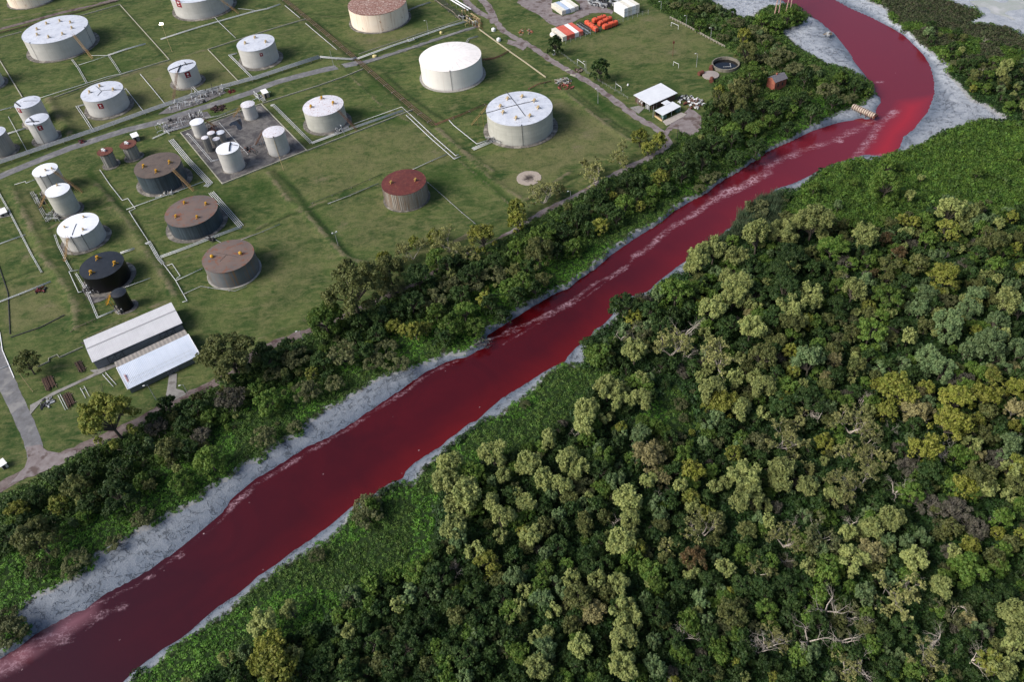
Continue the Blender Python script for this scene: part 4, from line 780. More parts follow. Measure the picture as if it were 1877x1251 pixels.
pipes('grey pipes from the plant equipment towards the small yellowed tank', Z("600,615 760,590 980,500"), 2, .5, .12, .6, M_GPIPE)
# pipe manifold clusters
def manifold(label, c0, c1, wid, n, mats, zmax=2.2, name='pipe_manifold'):
    a = Vector(gp(*c0)+(0,)); b_ = Vector(gp(*c1)+(0,)); d = b_-a; L = d.length; d.normalize(); s = Vector((-d.y, d.x, 0)); t = thing(name, label, 'pipework', (a.x, a.y, 0), group=None)
    o0 = (a.x, a.y, 0)
    for i in range(n):
        b = MB(); u_ = random.uniform(0, L); v_ = random.uniform(-wid/2, wid/2); z = random.uniform(.3, zmax); ln = random.uniform(1.2, 6); al = random.random() < .55
        p = a+d*u_+s*v_; q = p+(d if al else s)*ln*(1 if random.random() < .5 else -.6); b.tube((p.x, p.y, z), (q.x, q.y, z), .10, n=5); b.tube((p.x, p.y, z), (p.x, p.y, 0), .09, n=5); b.tube((q.x, q.y, z), (q.x, q.y, 0), .09, n=5)
        if random.random() < .5: b.tube((p.x, p.y, z+.1), (p.x, p.y, z+.6), .28, n=8)
        b.build('pipe', random.choice(mats), t, o0)
    for i in range(max(2, n//6)):
        b = MB(); u_ = random.uniform(0, L); v_ = random.uniform(-wid/2, wid/2); p = a+d*u_+s*v_; b.box((p.x, p.y, .5), (1.3, .8, 1.0), math.atan2(d.y, d.x)); b.tube((p.x, p.y, 1.0), (p.x+.4, p.y, 1.5), .35, n=8); b.build('pump', random.choice((M_DARK, M_CONC)), t, o0)
    return t
manifold('tangle of grey pipework in the rack beside the squat logo tank', T(0, 0, "1400,720")[0], T(0, 0, "1640,665")[0], 7, 34, (M_WPIPE, M_GPIPE, M_DARK, M_WPIPE))
manifold('white valve frames in front of the pipe rack', T(0, 0, "1230,800")[0], T(0, 0, "1500,745")[0], 4, 22, (M_WPIPE, M_WPIPE, M_GPIPE))
manifold('pipework and pumps on gravel between the road and the pad', T(0, 0, "1210,930")[0], T(0, 0, "1500,850")[0], 8, 34, (M_WPIPE, M_GPIPE, M_DARK))
manifold('white pipe frame at the left end of the pumps', T(0, 0, "1180,925")[0], T(0, 0, "1240,975")[0], 3, 10, (M_WPIPE,))
manifold('rusty junction of pipes where the fat white pipes end', T(1, 0, "1500,110")[0], T(1, 0, "1625,190")[0], 6, 34, (M_RUST, M_DARK, M_CREAM, M_RUST, M_WPIPE), 3.2)
manifold('valves at the foot of the near tall white tank', T(0, 1, "345,355")[0], T(0, 1, "430,350")[0], 5, 18, (M_WPIPE, M_DARK, M_GPIPE))
manifold('pipework left of the far tall white tank', T(0, 1, "270,170")[0], T(0, 1, "310,250")[0], 4, 14, (M_GPIPE, M_DARK))
manifold('valves at the lower left of the black tank', T(0, 1, "620,885")[0], T(0, 1, "700,900")[0], 3, 14, (M_WPIPE, M_DARK))
manifold('valves at the foot of the block plate tank', T(1, 0, "1720,1020")[0], T(1, 0, "1760,1035")[0], 2.5, 10, (M_GPIPE, M_DARK))
manifold('pipe stubs at the foot of the pink roofed tank', T(1, 0, "570,985")[0], T(1, 0, "640,960")[0], 2, 8, (M_WPIPE, M_GPIPE))
manifold('low pipe frame at the edge of the pad beside the pale cabin', Z("1170,345")[0], Z("1250,400")[0], 3, 10, (M_WPIPE, M_GPIPE))
manifold('valves at the lower front of the slim black tank', T(0, 1, "865,1010")[0], T(0, 1, "900,1045")[0], 2, 8, (M_WPIPE, M_DARK))
manifold('white valves in front of the brown roofed dark tank', T(0, 1, "1180,190")[0], T(0, 1, "1290,165")[0], 2, 9, (M_WPIPE, M_GPIPE), 1.2)
manifold('dark valves in front of the rust patched dark tank', T(0, 1, "1520,490")[0], T(0, 1, "1575,520")[0], 2.5, 9, (M_DARK, M_GPIPE), 1.2)
manifold('rusty pipe frames in the middle of the concrete pad', Z("1080,960")[0], Z("1130,990")[0], 2, 9, (M_RUST, M_DARK), 1.8)
manifold('brown pipework among the silos on the pad', Z("680,770")[0], Z("740,800")[0], 3, 14, (M_RUST, M_RUST, M_DARK), 4.5)

# ================================================================ buildings
def slab_roof(b, A, Bp, Cp, Dp, th=.12):
    """thin roof plate through four 3-d corners"""
    P_ = [Vector(p) for p in (A, Bp, Cp, Dp)]; n = (P_[1]-P_[0]).cross(P_[3]-P_[0]).normalized()
    if n.z < 0: n = -n
    b.add([p for p in P_]+[p-n*th for p in P_], [(0, 1, 2, 3), (7, 6, 5, 4), (0, 4, 5, 1), (1, 5, 6, 2), (2, 6, 7, 3), (3, 7, 4, 0)])
k = NT('corrugated_white_roof'); v = k.coord('UV'); s_ = k.n('ShaderNodeSeparateXYZ'); k.L(v, s_.inputs[0])
sw = k.math('SINE', k.math('MULTIPLY', s_.outputs[0], 12.0)); col = k.mix(k.ramp(k.noise(k.world(), .3, 4), .35, .7), (.50, .495, .51), (.44, .435, .45))
sh = k.math('SINE', k.math('MULTIPLY', s_.outputs[0], 4.2)); col = k.mix(k.ramp(sh, .9, 1, 0, .25), col, (.35, .35, .36)); k.bump(sw, .4, .05); CORR = k.out(col, .5, .4)
k = NT('corrugated_blue_white_roof'); v = k.coord('UV'); s_ = k.n('ShaderNodeSeparateXYZ'); k.L(v, s_.inputs[0])
col = k.mix(k.ramp(k.noise(k.world(), .3, 4), .35, .7), (.52, .56, .64), (.45, .50, .59)); sw = k.math('SINE', k.math('MULTIPLY', s_.outputs[0], 12.0))
sh = k.math('SINE', k.math('MULTIPLY', s_.outputs[0], 2.8)); col = k.mix(k.ramp(sh, .93, 1, 0, .3), col, (.40, .43, .48)); k.bump(sw, .4, .05); CORRB = k.out(col, .45, .4)
k = NT('tan_fibre_cement_roof'); v = k.coord('UV'); s_ = k.n('ShaderNodeSeparateXYZ'); k.L(v, s_.inputs[0])
sh = k.math('SINE', k.math('MULTIPLY', s_.outputs[0], 4.6)); col = k.mix(k.ramp(k.noise(k.world(), .5, 5), .35, .7), (.27, .245, .22), (.21, .195, .18)); col = k.mix(k.ramp(sh, -.2, .7, 0, .5), col, (.16, .148, .135)); k.bump(sh, .5, .08); TANR = k.out(col, .8, .2)
WALLG = simple('shed_wall_grey', (.20, .21, .225), (.15, .157, .17), .6, .7)
WALLG2 = simple('shed_wall_greenish_grey', (.15, .165, .16), (.115, .125, .12), .6, .7)
def uvbox(o):
    me = o.data; uv = me.uv_layers.new(name='UVMap')
    for p in me.polygons:
        for li in p.loop_indices:
            c = me.vertices[me.loops[li].vertex_index].co; uv.data[li].uv = (c.x, c.y)
def local_building(name, label, cat, P0, P1, depth_sign=1):
    a = Vector(P0+(0,)); b = Vector(P1+(0,)); rz = math.atan2(b.y-a.y, b.x-a.x); return thing(name, label, cat, (a.x, a.y, 0), rz), (b-a).length
# long shed: local x along the front eave, y towards the back
t, L = local_building('long_shed', 'long shed with a low white pitched roof and grey front wall', 'shed', gp(140+218/7.22, 540+890/7.22, 4.2), gp(140+1388/7.22, 540+375/7.22, 4.2))
W_ = 12.9; h0, h1 = 4.2, 5.3
b = MB(); b.box((L/2, .1, h0/2), (L-.3, .16, h0)); b.box((L/2, W_-.1, h0/2), (L-.3, .16, h0))
for x in (.1, L-.1): b.add([(x-.08, .15, 0), (x-.08, W_-.15, 0), (x-.08, W_-.15, h0), (x-.08, W_*.5, h1-.12), (x-.08, .15, h0), (x+.08, .15, 0), (x+.08, W_-.15, 0), (x+.08, W_-.15, h0), (x+.08, W_*.5, h1-.12), (x+.08, .15, h0)], [(0, 4, 3, 2, 1), (5, 6, 7, 8, 9), (0, 1, 6, 5), (4, 0, 5, 9)])
b.build('wall', WALLG, t)
b = MB(); slab_roof(b, (-.3, -.35, h0-.02), (L+.3, -.35, h0-.02), (L+.3, W_/2, h1), (-.3, W_/2, h1)); slab_roof(b, (-.3, W_/2+.01, h1), (L+.3, W_/2+.01, h1), (L+.3, W_+.35, h0-.02), (-.3, W_+.35, h0-.02)); ro = b.build('roof', CORR, t); uvbox(ro)
b = MB(); b.box((L/2, W_/2, h1+.05), (L+.5, .5, .08)); b.build('ridge_cap', simple('ridge_grey', (.33, .33, .34), (.28, .28, .29)), ro)
for x in (7.0, 25.5):
    b = MB(); b.box((x, -.02, 1.6), (5.2, .08, 3.1)); d_ = b.build('sliding_door', WALLG, t); b = MB()
    for q in (-2.6, 0, 2.6): b.box((x+q, -.09, 1.6), (.12, .06, 3.2))
    for q in (-1.3, 1.3):
        for s in (-1, 1): b.tube((x+q-1.25, -.09, 1.6-1.5*s), (x+q+1.25, -.09, 1.6+1.5*s), .05, n=4)
    b.box((x+2.4, -.12, 3.3), (10, .08, .12)); b.build('brace', M_DARK, d_)
# arched annexe in front
t, L = local_building('arched_hall', 'lower hall with a blue white arched roof and a tan strip behind', 'hall', gp(1090/4.633, 450+1218/4.633, 2.6), gp(1690/4.633, 450+930/4.633, 2.6))
W_ = 14.6; e = 2.6
b = MB(); b.box((L/2, .15, e/2), (L-.2, .16, e-.05)); b.box((L/2, W_-.2, e/2+.3), (L-.2, .16, e+.5))
arc = [(-.25, e-.02)] + [(W_*.68*q, e+2.1*math.sin(q*math.pi/2)) for q in (.15, .3, .45, .6, .75, .9, 1.0)]
tan = [(W_*.68+.01, e+2.1), (W_-.05, e+.9)]
for x in (.15, L-.15):
    pf = [(.3, 0), (.3, e-.1)] + [(y, z-.16) for y, z in arc[1:]] + [(y, z-.16) for y, z in tan[1:]] + [(W_-.05, 0)]; n = len(pf)
    b.add([(x-.07, y, z) for y, z in pf]+[(x+.07, y, z) for y, z in pf], [tuple(range(n)), tuple(range(n, 2*n))[::-1]] + [(i, i+n, (i+1) % n+n, (i+1) % n) for i in range(n)])
b.build('wall', WALLG2, t)
b = MB()
for (y0, z0), (y1, z1) in zip(arc[:-1], arc[1:]): slab_roof(b, (-.3, y0, z0), (L+.3, y0, z0), (L+.3, y1, z1), (-.3, y1, z1), .1)
ro = b.build('arched_roof', CORRB, t); uvbox(ro)
b = MB(); slab_roof(b, (-.3, tan[0][0], tan[0][1]), (L+.2, tan[0][0], tan[0][1]), (L+.2, tan[1][0], tan[1][1]), (-.3, tan[1][0], tan[1][1])); ro2 = b.build('rear_roof', TANR, t); uvbox(ro2)
b = MB()
for x in (-.32, L+.32):
    for (y0, z0), (y1, z1) in zip(arc[:-1], arc[1:]): b.tube((x, y0, z0+.02), (x, y1, z1+.02), .16, n=4)
b.build('white_gable_edge', M_WHITE, t)
b = MB(); zr = e+2.1*math.sin(.36*math.pi/2)+.14; b.box((.95, W_*.68*.36, zr-.02), (.55, 3.4, .10), 0, Matrix.Rotation(.40, 3, 'X')); sg = b.build('red_roof_sign', M_RED, t)
b = MB()
for i in range(4): b.box((.95, W_*.68*.36-1.2+.8*i, zr+.06+(i-1.5)*.33), (.3, .42, .06), 0, Matrix.Rotation(.40, 3, 'X'))
b.build('sign_mark', M_WHITE, sg)
for nm, yy in (('lower_walkway_rail', 1.3), ('upper_walkway_rail', 2.6)):
    b = MB(); q = yy/(W_*.68); z = e+2.1*math.sin(q*math.pi/2)
    b.tube((1.6, yy, z+.45), (L-1, yy, z+.45), .04, n=3)
    for i in range(int(L/1.6)): b.tube((1.6+1.6*i, yy, z-.05), (1.6+1.6*i, yy, z+.5), .035, n=3)
    b.build('roof_rail', M_GPIPE, ro)
x = L*.60; b = MB(); b.box((x, .02, 1.2), (4.2, .08, 2.3)); d_ = b.build('sliding_door', WALLG, t); b = MB()
for q in (-2.1, 0, 2.1): b.box((x+q, -.06, 1.2), (.12, .06, 2.4))
for q in (-1.05, 1.05):
    for s in (-1, 1): b.tube((x+q-1, -.06, 1.2-1.1*s), (x+q+1, -.06, 1.2+1.1*s), .05, n=4)
b.build('brace', M_DARK, d_)
# club house
def Cc(s): return C(1140, 130, 9.385, s)
A_, B1, B2, B3 = [gp(x, y, 3.4) for x, y in Cc("485,575 930,375 685,195 240,410")]
t, L = local_building('club_house', 'flat white roofed open club house with brown walls beside the football field', 'building', A_, B1)
W_ = math.dist(A_, B3)*.99; b = MB(); slab_roof(b, (-.5, -.5, 3.35), (L+.5, -.5, 3.35), (L+.5, W_+.3, 3.75), (-.5, W_+.3, 3.75), .2); b.build('roof', simple('bright_sheet_roof', (.60, .615, .64), (.54, .555, .585), .3, .5), t)
BRW = simple('brown_brick_wall', (.135, .085, .065), (.09, .06, .05), 1.2, .9)
b = MB(); b.box((L/2+.6, .3, 1.5), (L-1.2, .25, 3.0)); b.box((L/2, W_-.3, 1.5), (L-.6, .25, 3.0)); b.box((L-.3, W_/2, 1.5), (.25, W_-.9, 3.0)); b.box((.4, W_*.7, 1.5), (.25, W_*.45, 3.0)); b.build('wall', BRW, t)
for i in range(6): b = MB(); b.box((-.2+(0 if i < 4 else 4*(i-3)), W_*i/4 if i < 4 else -.25, 1.65), (.16, .16, 3.3)); b.build('post', M_GPIPE, t)
b = MB(); b.box((.2, W_*.2, 1.2), (.1, 2.2, 2.2)); b.build('door', M_GPIPE, t)
b = MB(); b.box((-.1, W_*.62, 2.3), (.9, .5, .6)); b.box((-.1, W_*.5, 2.0), (.7, .5, .5)); b.build('air_unit', M_WHITE, t)
# lean-to canopy with sea green panels
A_, B1, B3 = gp(*Cc("700,762")[0], 2.6), gp(*Cc("1010,605")[0], 2.6), gp(*Cc("565,688")[0], 2.6)
t, L = local_building('canopy_shed', 'small white canopy with sea green panels and a brown bench bay', 'shed', A_, B1); W_ = math.dist(A_, B3)
b = MB(); slab_roof(b, (-.2, -.2, 2.6), (L, -.2, 2.6), (L, W_, 2.9), (-.2, W_, 2.9), .12); slab_roof(b, (L-4.8, W_-.2, 2.98), (L-1.2, W_-.2, 2.98), (L-1.2, W_+2.6, 3.1), (L-4.8, W_+2.6, 3.1), .12); b.build('roof', simple('bright_sheet_roof', (1, 1, 1)), t)
for x in (1.0, L-1.8): b = MB(); b.box((x+.8, .1, .95), (2.0, .12, 1.9)); b.box((x-.2, .9, .95), (.12, 1.6, 1.9)); b.build('green_panel', M_GREEN, t)
b = MB(); b.box((L/2, W_-.3, 1.3), (L-.2, .2, 2.5)); b.box((.0, W_/2+.2, .5), (.2, W_-.4, 1.0)); b.build('wall', BRW, t)
for x in (0, L*.5, L-.15): b = MB(); b.box((x, -.05, 1.25), (.1, .1, 2.5)); b.build('post', M_WHITE, t)
tag(patch('paved_terrace', Cc("700,870 1015,720 1110,750 1060,790 790,940 770,945"), simple('terrace_slabs', (.34, .31, .28), (.27, .24, .22), .9, .9), .09, 0, thick=1))
tag((lambda b: (b.sweep(lift(Cc("565,785 690,868"), 0), [(-.2, -.1), (.2, -.1), (.2, .6), (-.2, .6)]), b.build('planter_wall', M_CREAM))[1])(MB()), 'short cream wall at the corner of the canopy terrace', 'low wall')
# red brick house in the trees
o_ = gp(*T(3, 0, "45,672")[0]); q_ = gp(*T(3, 0, "130,640")[0])
t, L = local_building('brick_house', 'abandoned red brick house with a grey gabled roof among the trees', 'house', o_, q_); L = max(L, 6); W_ = 5.2
BR = simple('red_brick', (.30, .10, .065), (.22, .07, .05), 1.5, .9, c3=(.34, .15, .09), s3=.4)
b = MB(); b.box((L/2, W_/2, 2.4), (L, W_, 4.8)); b.add([(0, 0, 4.8), (0, W_, 4.8), (0, W_/2, 6.3), (L, 0, 4.8), (L, W_, 4.8), (L, W_/2, 6.3)], [(0, 2, 1), (3, 4, 5), (0, 3, 5, 2), (1, 2, 5, 4)]); b.build('wall', BR, t)
b = MB(); slab_roof(b, (-.3, -.4, 4.75), (L+.3, -.4, 4.75), (L+.3, W_/2, 6.5), (-.3, W_/2, 6.5)); slab_roof(b, (-.3, W_/2+.01, 6.5), (L+.3, W_/2+.01, 6.5), (L+.3, W_+.4, 4.75), (-.3, W_+.4, 4.75)); rf = b.build('roof', simple('grey_slate_roof', (.15, .14, .155), (.10, .097, .11), 1.5, .8), t)
b = MB(); b.box((L*.45, W_*.55, 6.7), (.6, .6, 1.0)); b.build('chimney', BR, rf)
for x in (L*.3, L*.68): b = MB(); b.box((x, -.02, 2.6), (.8, .1, 1.6)); b.build('window', M_DARK, t)
# small cabins
def cabin(name, label, c0, c1, dep, h, wm, rm, cat='cabin'):
    t, L = local_building(name, label, cat, gp(*c0), gp(*c1)); b = MB(); b.box((L/2, dep/2, h/2), (L, dep, h)); b.build('wall', wm, t); b = MB(); slab_roof(b, (-.25, -.25, h+.05), (L+.25, -.25, h+.05), (L+.25, dep+.25, h+.22), (-.25, dep+.25, h+.22)); b.build('roof', rm, t)
    b = MB(); b.box((L*.35, -.03, h*.42), (.8, .06, h*.8)); b.build('door', M_DARK, t); return t
cabin('site_cabin', 'small beige cabin with a white roof standing between road and pad', Z("1285,380")[0], Z("1338,362")[0], 4.2, 2.6, simple('beige_wall', (.34, .30, .23), (.28, .24, .19)), M_WHITE)
cabin('site_cabin', 'small grey cabin with a white roof above the rusty gallery silos', T(0, 0, "988,1045")[0], T(0, 0, "1030,1030")[0], 4.0, 2.6, WALLG, M_WHITE)
cabin('guard_hut', 'little hut with a white roof at the left photo edge by the dirt track', T(0, 2, "28,945")[0], T(0, 2, "66,920")[0], 2.4, 1.9, M_CREAMW, M_WHITE, 'hut')
cabin('pump_house', 'low pump house with white lid on the concrete pad at the left edge', T(0, 1, "12,345")[0], T(0, 1, "62,325")[0], 4.0, 1.6, M_CONC, M_WHITE, 'hut')

# ================================================================ containers and tanks in the yard
def Yc(s): return C(1000, 0, 9.385, s)
def container(label, mat, cx, cy, rz, z=0, L=12.1, Wd=2.44, h=2.6, group=None, name='shipping_container', door=None):
    t = thing(name, label, 'container', (cx, cy, z), rz, group); b = MB(); b.box((0, 0, h/2+.08), (L-.16, Wd-.14, h-.22)); n = int(L/.55)
    for i in range(n):
        for s in (-1, 1): b.box((-L/2+.4+i*(L-.8)/(n-1), s*(Wd/2-.05), h/2+.05), (.26, .06, h-.4))
    b.build('body', mat, t); b = MB()
    for sx in (-1, 1):
        for sy in (-1, 1): b.box((sx*(L/2-.07), sy*(Wd/2-.07), h/2), (.15, .15, h))
    for sy in (-1, 1):
        for zz in (.08, h-.06): b.box((0, sy*(Wd/2-.06), zz), (L-.3, .12, .14))
    b.build('frame', mat, t)
    b = MB()
    for s in (-1, 1): b.box((L/2-.03, s*Wd*.235, h/2), (.07, Wd*.42, h-.35))
    b.build('door', door or mat, t); return t
HD = math.radians(-67)
def cat_line(s, z): a, c = [gp(x, y, z) for x, y in Yc(s)]; return (a[0]+c[0])/2, (a[1]+c[1])/2
for s, mt, lab in (("140,50 300,170", M_CREAMW, 'white container nearest the viewer of the row of four on the grass island'), ("213,32 368,148", M_BLUEW, 'pale blue container in the row of four on the grass island'),
                   ("295,8 455,122", M_WHITE, 'third container of the grass island row, white, just right of the blue one'), ("370,-15 512,92", M_CREAMW, 'rearmost cream container of the grass island row')):
    x, y = cat_line(s, 2.6); container(lab, mt, x, y, HD)
x0, y0 = gp(*Yc("490,640")[0], 2.6); dv = Vector((math.cos(HD), math.sin(HD))); sv = Vector((-dv.y, dv.x))
e0 = Vector(gp(*Yc("285,720")[0], 0)); 
for i, (mt, lab) in enumerate(((M_CREAMW, 'grey white container behind the round tree, leftmost of the striped row'), (M_SALMON, 'left faded red container in the striped row'), (M_SALMON, 'middle faded red container touching the white one in the striped row'), (M_WHITE, 'white container between faded red ones'), (M_SALMON, 'rightmost faded red container of the striped row'))):
    p = e0 + sv*(1.6+2.52*i) - dv*6.1; container(lab, mt, p.x, p.y, HD)
p = e0 - sv*1.5 - dv*5.0; t = thing('round_store_tank', 'white rounded tank at the left end of the striped container row', 'tank', (p.x, p.y, 0), HD)
b = MB(); b.tube((-3.2, 0, 1.5), (3.2, 0, 1.5), 1.35, n=14); b.tube((3.2, 0, 1.5), (3.7, 0, 1.5), 1.35, .7, 14); b.tube((-3.7, 0, 1.5), (-3.2, 0, 1.5), .7, 1.35, 14); b.build('vessel', M_CREAMW, t, smooth=False)
for x in (-2.2, 2.2): b = MB(); b.box((x, 0, .3), (.4, 2.2, .6)); b.build('saddle', M_CONC, t)
# stack of white containers, two high and four wide
c0 = Vector(gp(*Yc("1350,300")[0], 0)); HS = math.radians(-66); dv2 = Vector((math.cos(HS), math.sin(HS))); sv2 = Vector((-dv2.y, dv2.x))
posn = ('front', 'second', 'third', 'back')
for lv in (0, 1):
    for i in range(4):
        p = c0 + sv2*(1.25+2.46*i) - dv2*5.0; orange = (lv == 0 and i == 0)
        container('%s row container on the %s tier of the big white stack' % (posn[i], 'upper' if lv else 'lower'), M_CREAMW if i % 2 else M_WHITE, p.x, p.y, HS+math.pi, z=lv*2.42, L=10.2, h=2.42, group='white containers stacked two high', door=M_ORANGE)
def capsule_tank(label, s, mat, R=1.35, z=1.5):
    a, c = [gp(x, y, z+1.1) for x, y in Yc(s)]; L = math.dist(a, c)*.93; rz = math.atan2(c[1]-a[1], c[0]-a[0]); t = thing('roll_off_tank', label, 'tank', ((a[0]+c[0])/2, (a[1]+c[1])/2, 0), rz)
    prof = [(R*.92*x_, z+R*.92*y_) for x_, y_ in ((-1, -.6), (-1, .55), (-.8, .85), (-.45, 1), (.45, 1), (.8, .85), (1, .55), (1, -.6), (.7, -.95), (-.7, -.95))]
    b = MB(); n = len(prof); V = []
    for x, sc in ((-L/2, .82), (-L/2+.4, 1), (L/2-.4, 1), (L/2, .82)): V += [(x, y*sc, z+(q-z)*sc) for y, q in prof]
    b.add(V, [(j*n+i, j*n+(i+1) % n, (j+1)*n+(i+1) % n, (j+1)*n+i) for j in range(3) for i in range(n)]+[tuple(range(n))[::-1], tuple(range(3*n, 4*n))]); b.build('vessel', mat, t)
    b = MB(); [b.box((x, 0, z), (.12, 2.2*R*.93, 2*R*.9)) for x in (-L*.3, 0, L*.3)]; b.build('band', mat, t)
    for s_ in (-1, 1): b = MB(); b.box((0, s_*.8, .2), (L*.9, .2, .3)); b.build('skid', M_DARK, t)
    for x in (-L*.2, L*.25): b = MB(); b.tube((x, 0, z+R*.9), (x, 0, z+R*.9+.25), .35, n=8); b.build('hatch', M_DARK, t)
capsule_tank('orange tank lying across the other three, nearest the black frames', "690,335 890,480", M_ORANGE)
capsule_tank('rearmost orange tank of the three lying side by side', "805,330 1040,245", M_ORANGE)
capsule_tank('middle orange tank of the three lying side by side', "905,385 1135,270", M_ORANGE)
capsule_tank('orange tank nearest the football field fence', "980,435 1240,340", M_ORANGE)
def rackframe(label, s, mat, z=.7):
    a, c = [gp(x, y, z) for x, y in Yc(s)]; L = math.dist(a, c); rz = math.atan2(c[1]-a[1], c[0]-a[0]); t = thing('flat_rack_trailer', label, 'trailer', ((a[0]+c[0])/2, (a[1]+c[1])/2, 0), rz)
    for s_ in (-1, 1): b = MB(); b.box((0, s_*.95, z), (L, .18, .3)); b.build('side_rail', mat, t)
    b = MB(); [b.box((-L/2+L*(i+.5)/9, 0, z), (.15, 1.8, .2)) for i in range(9)]; b.build('cross_members', mat, t)
    b = MB(); [b.tube((-L*.35+x, -1.05, .4), (-L*.35+x, 1.05, .4), .4, n=8) for x in (0, 1.1)]; b.build('wheel_set', M_DARK, t)
rackframe('black empty trailer frame beside the crosswise orange tank', "560,375 790,505", M_DARK, 1.3); rackframe('rusty trailer frame between the black and the grey one', "560,400 760,520", M_GPIPE, .8); rackframe('grey blue trailer frame nearest the striped containers', "540,445 750,575", simple('blue_grey_steel', (.20, .24, .28), (.14, .17, .20)), .8)
rackframe('dark trailer frame behind the big white container stack', "1050,60 1180,170", M_DARK)
def heap(name, label, cat, c, r, n, mats, h=1.2, size=1.5):
    X, Y = gp(*c); t = thing(name, label, cat, (X, Y, 0)); t0 = MB()
    for m_ in mats:
        b = MB()
        for i in range(n//len(mats)):
            a = random.uniform(0, 6.3); q = r*math.sqrt(random.random()); s = size*random.uniform(.4, 1.3); b.box((q*math.cos(a), q*math.sin(a), random.uniform(.1, h*(1-q/r*.6))), (s, s*random.uniform(.15, .6), s*random.uniform(.1, .5)), random.uniform(0, 3), Matrix.Rotation(random.uniform(-.6, .6), 3, 'X'))
        b.build('scrap_pieces', m_, t)
    return t
heap('scrap_heap', 'heap of white and dark scrap behind the canopy shed', 'scrap', Cc("1120,510")[0], 4.5, 80, (M_GPIPE, M_DARK, M_DARK, M_WHITE), 1.4, 1.0)
heap('scrap_heap', 'rusty scrap heap right of the canopy shed', 'scrap', Cc("1265,580")[0], 4.8, 80, (M_RUST, M_RPIPE, M_GPIPE, M_WHITE), 1.8)
heap('rubble_heap', 'pale rubble heap between the two big right hand tanks and the field', 'rubble', T(2, 0, "375,600")[0], 4.0, 60, (M_CONC, M_GPIPE, M_WOOD), 1.3)
heap('scrap_heap', 'red pipe scrap beside the rubble heap', 'scrap', T(2, 0, "400,635")[0], 4.0, 30, (simple('dull_red_scrap', (.22, .05, .035), (.14, .035, .03)), simple('red_rust_pipe', (1, 1, 1))), .6, 1.3)
heap('scrap_heap', 'orange red scrap lying on the grass left of the dirt road', 'scrap', T(2, 0, "95,235")[0], 4.0, 30, (simple('faded_orange', (.36, .13, .07), (.26, .09, .05)), M_WOOD), .9)
heap('scrap_heap', 'steel profiles stacked at the top of the gravel yard', 'scrap', Yc("1000,20")[0], 9, 110, (M_GPIPE, M_GPIPE, M_DARK), 1.6, 2.4)
heap('scrap_heap', 'grey green racks between the striped containers and the trailers', 'scrap', Yc("520,520")[0], 4.5, 40, (simple('blue_grey_steel', (1, 1, 1)), M_GREEN, M_GPIPE), 1.4, 1.8)
heap('valve_skid', 'dark red equipment beside the thick white pipe at the left edge', 'equipment', T(0, 1, "300,880")[0], 2.0, 24, (simple('dark_red_paint', (.12, .012, .014), (.08, .01, .012)), M_DARK), 1.3, 1.1)
heap('valve_skid', 'dark red skid by the pipe rack near the upper road', 'equipment', T(0, 0, "1700,672")[0], 1.8, 20, (simple('dark_red_paint', (1, 1, 1)),), 1.2, 1.1)
heap('valve_skid', 'dark red equipment between pipe rack and road, left part', 'equipment', T(0, 0, "608,1036")[0], 2.0, 22, (simple('dark_red_paint', (1, 1, 1)), M_DARK), 1.2, 1.1)
heap('scrap_heap', 'dark red brown square of scrap on the road verge near the pad', 'scrap', Z("750,500")[0], 3.6, 50, (simple('dark_brown_scrap', (.045, .022, .02), (.03, .015, .015)),), .8)
def pipe_stack(label, c0, c1, wid, n):
    a = Vector(gp(*c0)+(0,)); e = Vector(gp(*c1)+(0,)); d = (e-a).normalized(); sd_ = Vector((-d.y, d.x, 0)); L = (e-a).length; t = thing('pipe_stack', label, 'pipe stack', (a.x, a.y, 0)); o0 = (a.x, a.y, 0)
    for i in range(n):
        q = (i % (n*2//3))/(n*2/3)-.5; lay = i//(n*2//3); p = a+sd_*q*wid+d*random.uniform(-.6, .6); r_ = d*(L*random.uniform(.75, 1.05)); b = MB(); z = .35+.22*lay
        b.tube((p.x, p.y, z), (p.x+r_.x, p.y+r_.y, z), .1, n=6); b.build('pipe', random.choice((M_RPIPE, simple('dark_rust', (.045, .024, .020), (.030, .017, .015)), simple('dark_rust', (1, 1, 1)))), t, o0)
    for f_ in (.2, .8): b = MB(); p = a+d*L*f_; b.box((p.x, p.y, .12), (.25, wid+.6, .24), math.atan2(d.y, d.x)); b.build('sleeper', M_WOOD, t, o0)
pipe_stack('rusty pipe stack above the concrete path', T(0, 2, "345,265")[0], T(0, 2, "385,355")[0], 3.4, 18)
pipe_stack('rusty pipe stack at the left corner of the long shed', T(0, 2, "570,150")[0], T(0, 2, "612,225")[0], 2.2, 12)
pipe_stack('rusty pipe stack below the concrete path', T(0, 2, "490,385")[0], T(0, 2, "535,480")[0], 2.6, 14)
heap('scrap_heap', 'small grey scrap pile next to the road bend', 'scrap', T(0, 2, "350,455")[0], 2.6, 36, (M_GPIPE, M_DARK), .5, 1.2)
heap('scrap_heap', 'timber and scrap behind the kerb at the slab by the dirt road end', 'scrap', T(2, 0, "490,520")[0], 2.2, 24, (simple('dark_brown_scrap', (1, 1, 1)), M_WOOD), .9, 1.2)
def block(name, label, cat, c, size, rz, mat, z=0):
    X, Y = gp(*c); b = MB(); sx, sy, sz = size; b.prism([(-sx/2, -sy/2), (sx/2-.1, -sy/2), (sx/2, sy/2-.1), (-sx/2+.1, sy/2)], 0, sz); o = b.build(name, mat); o.location = (X, Y, z); o.rotation_euler = (0, 0, rz); return tag(o, label, cat)
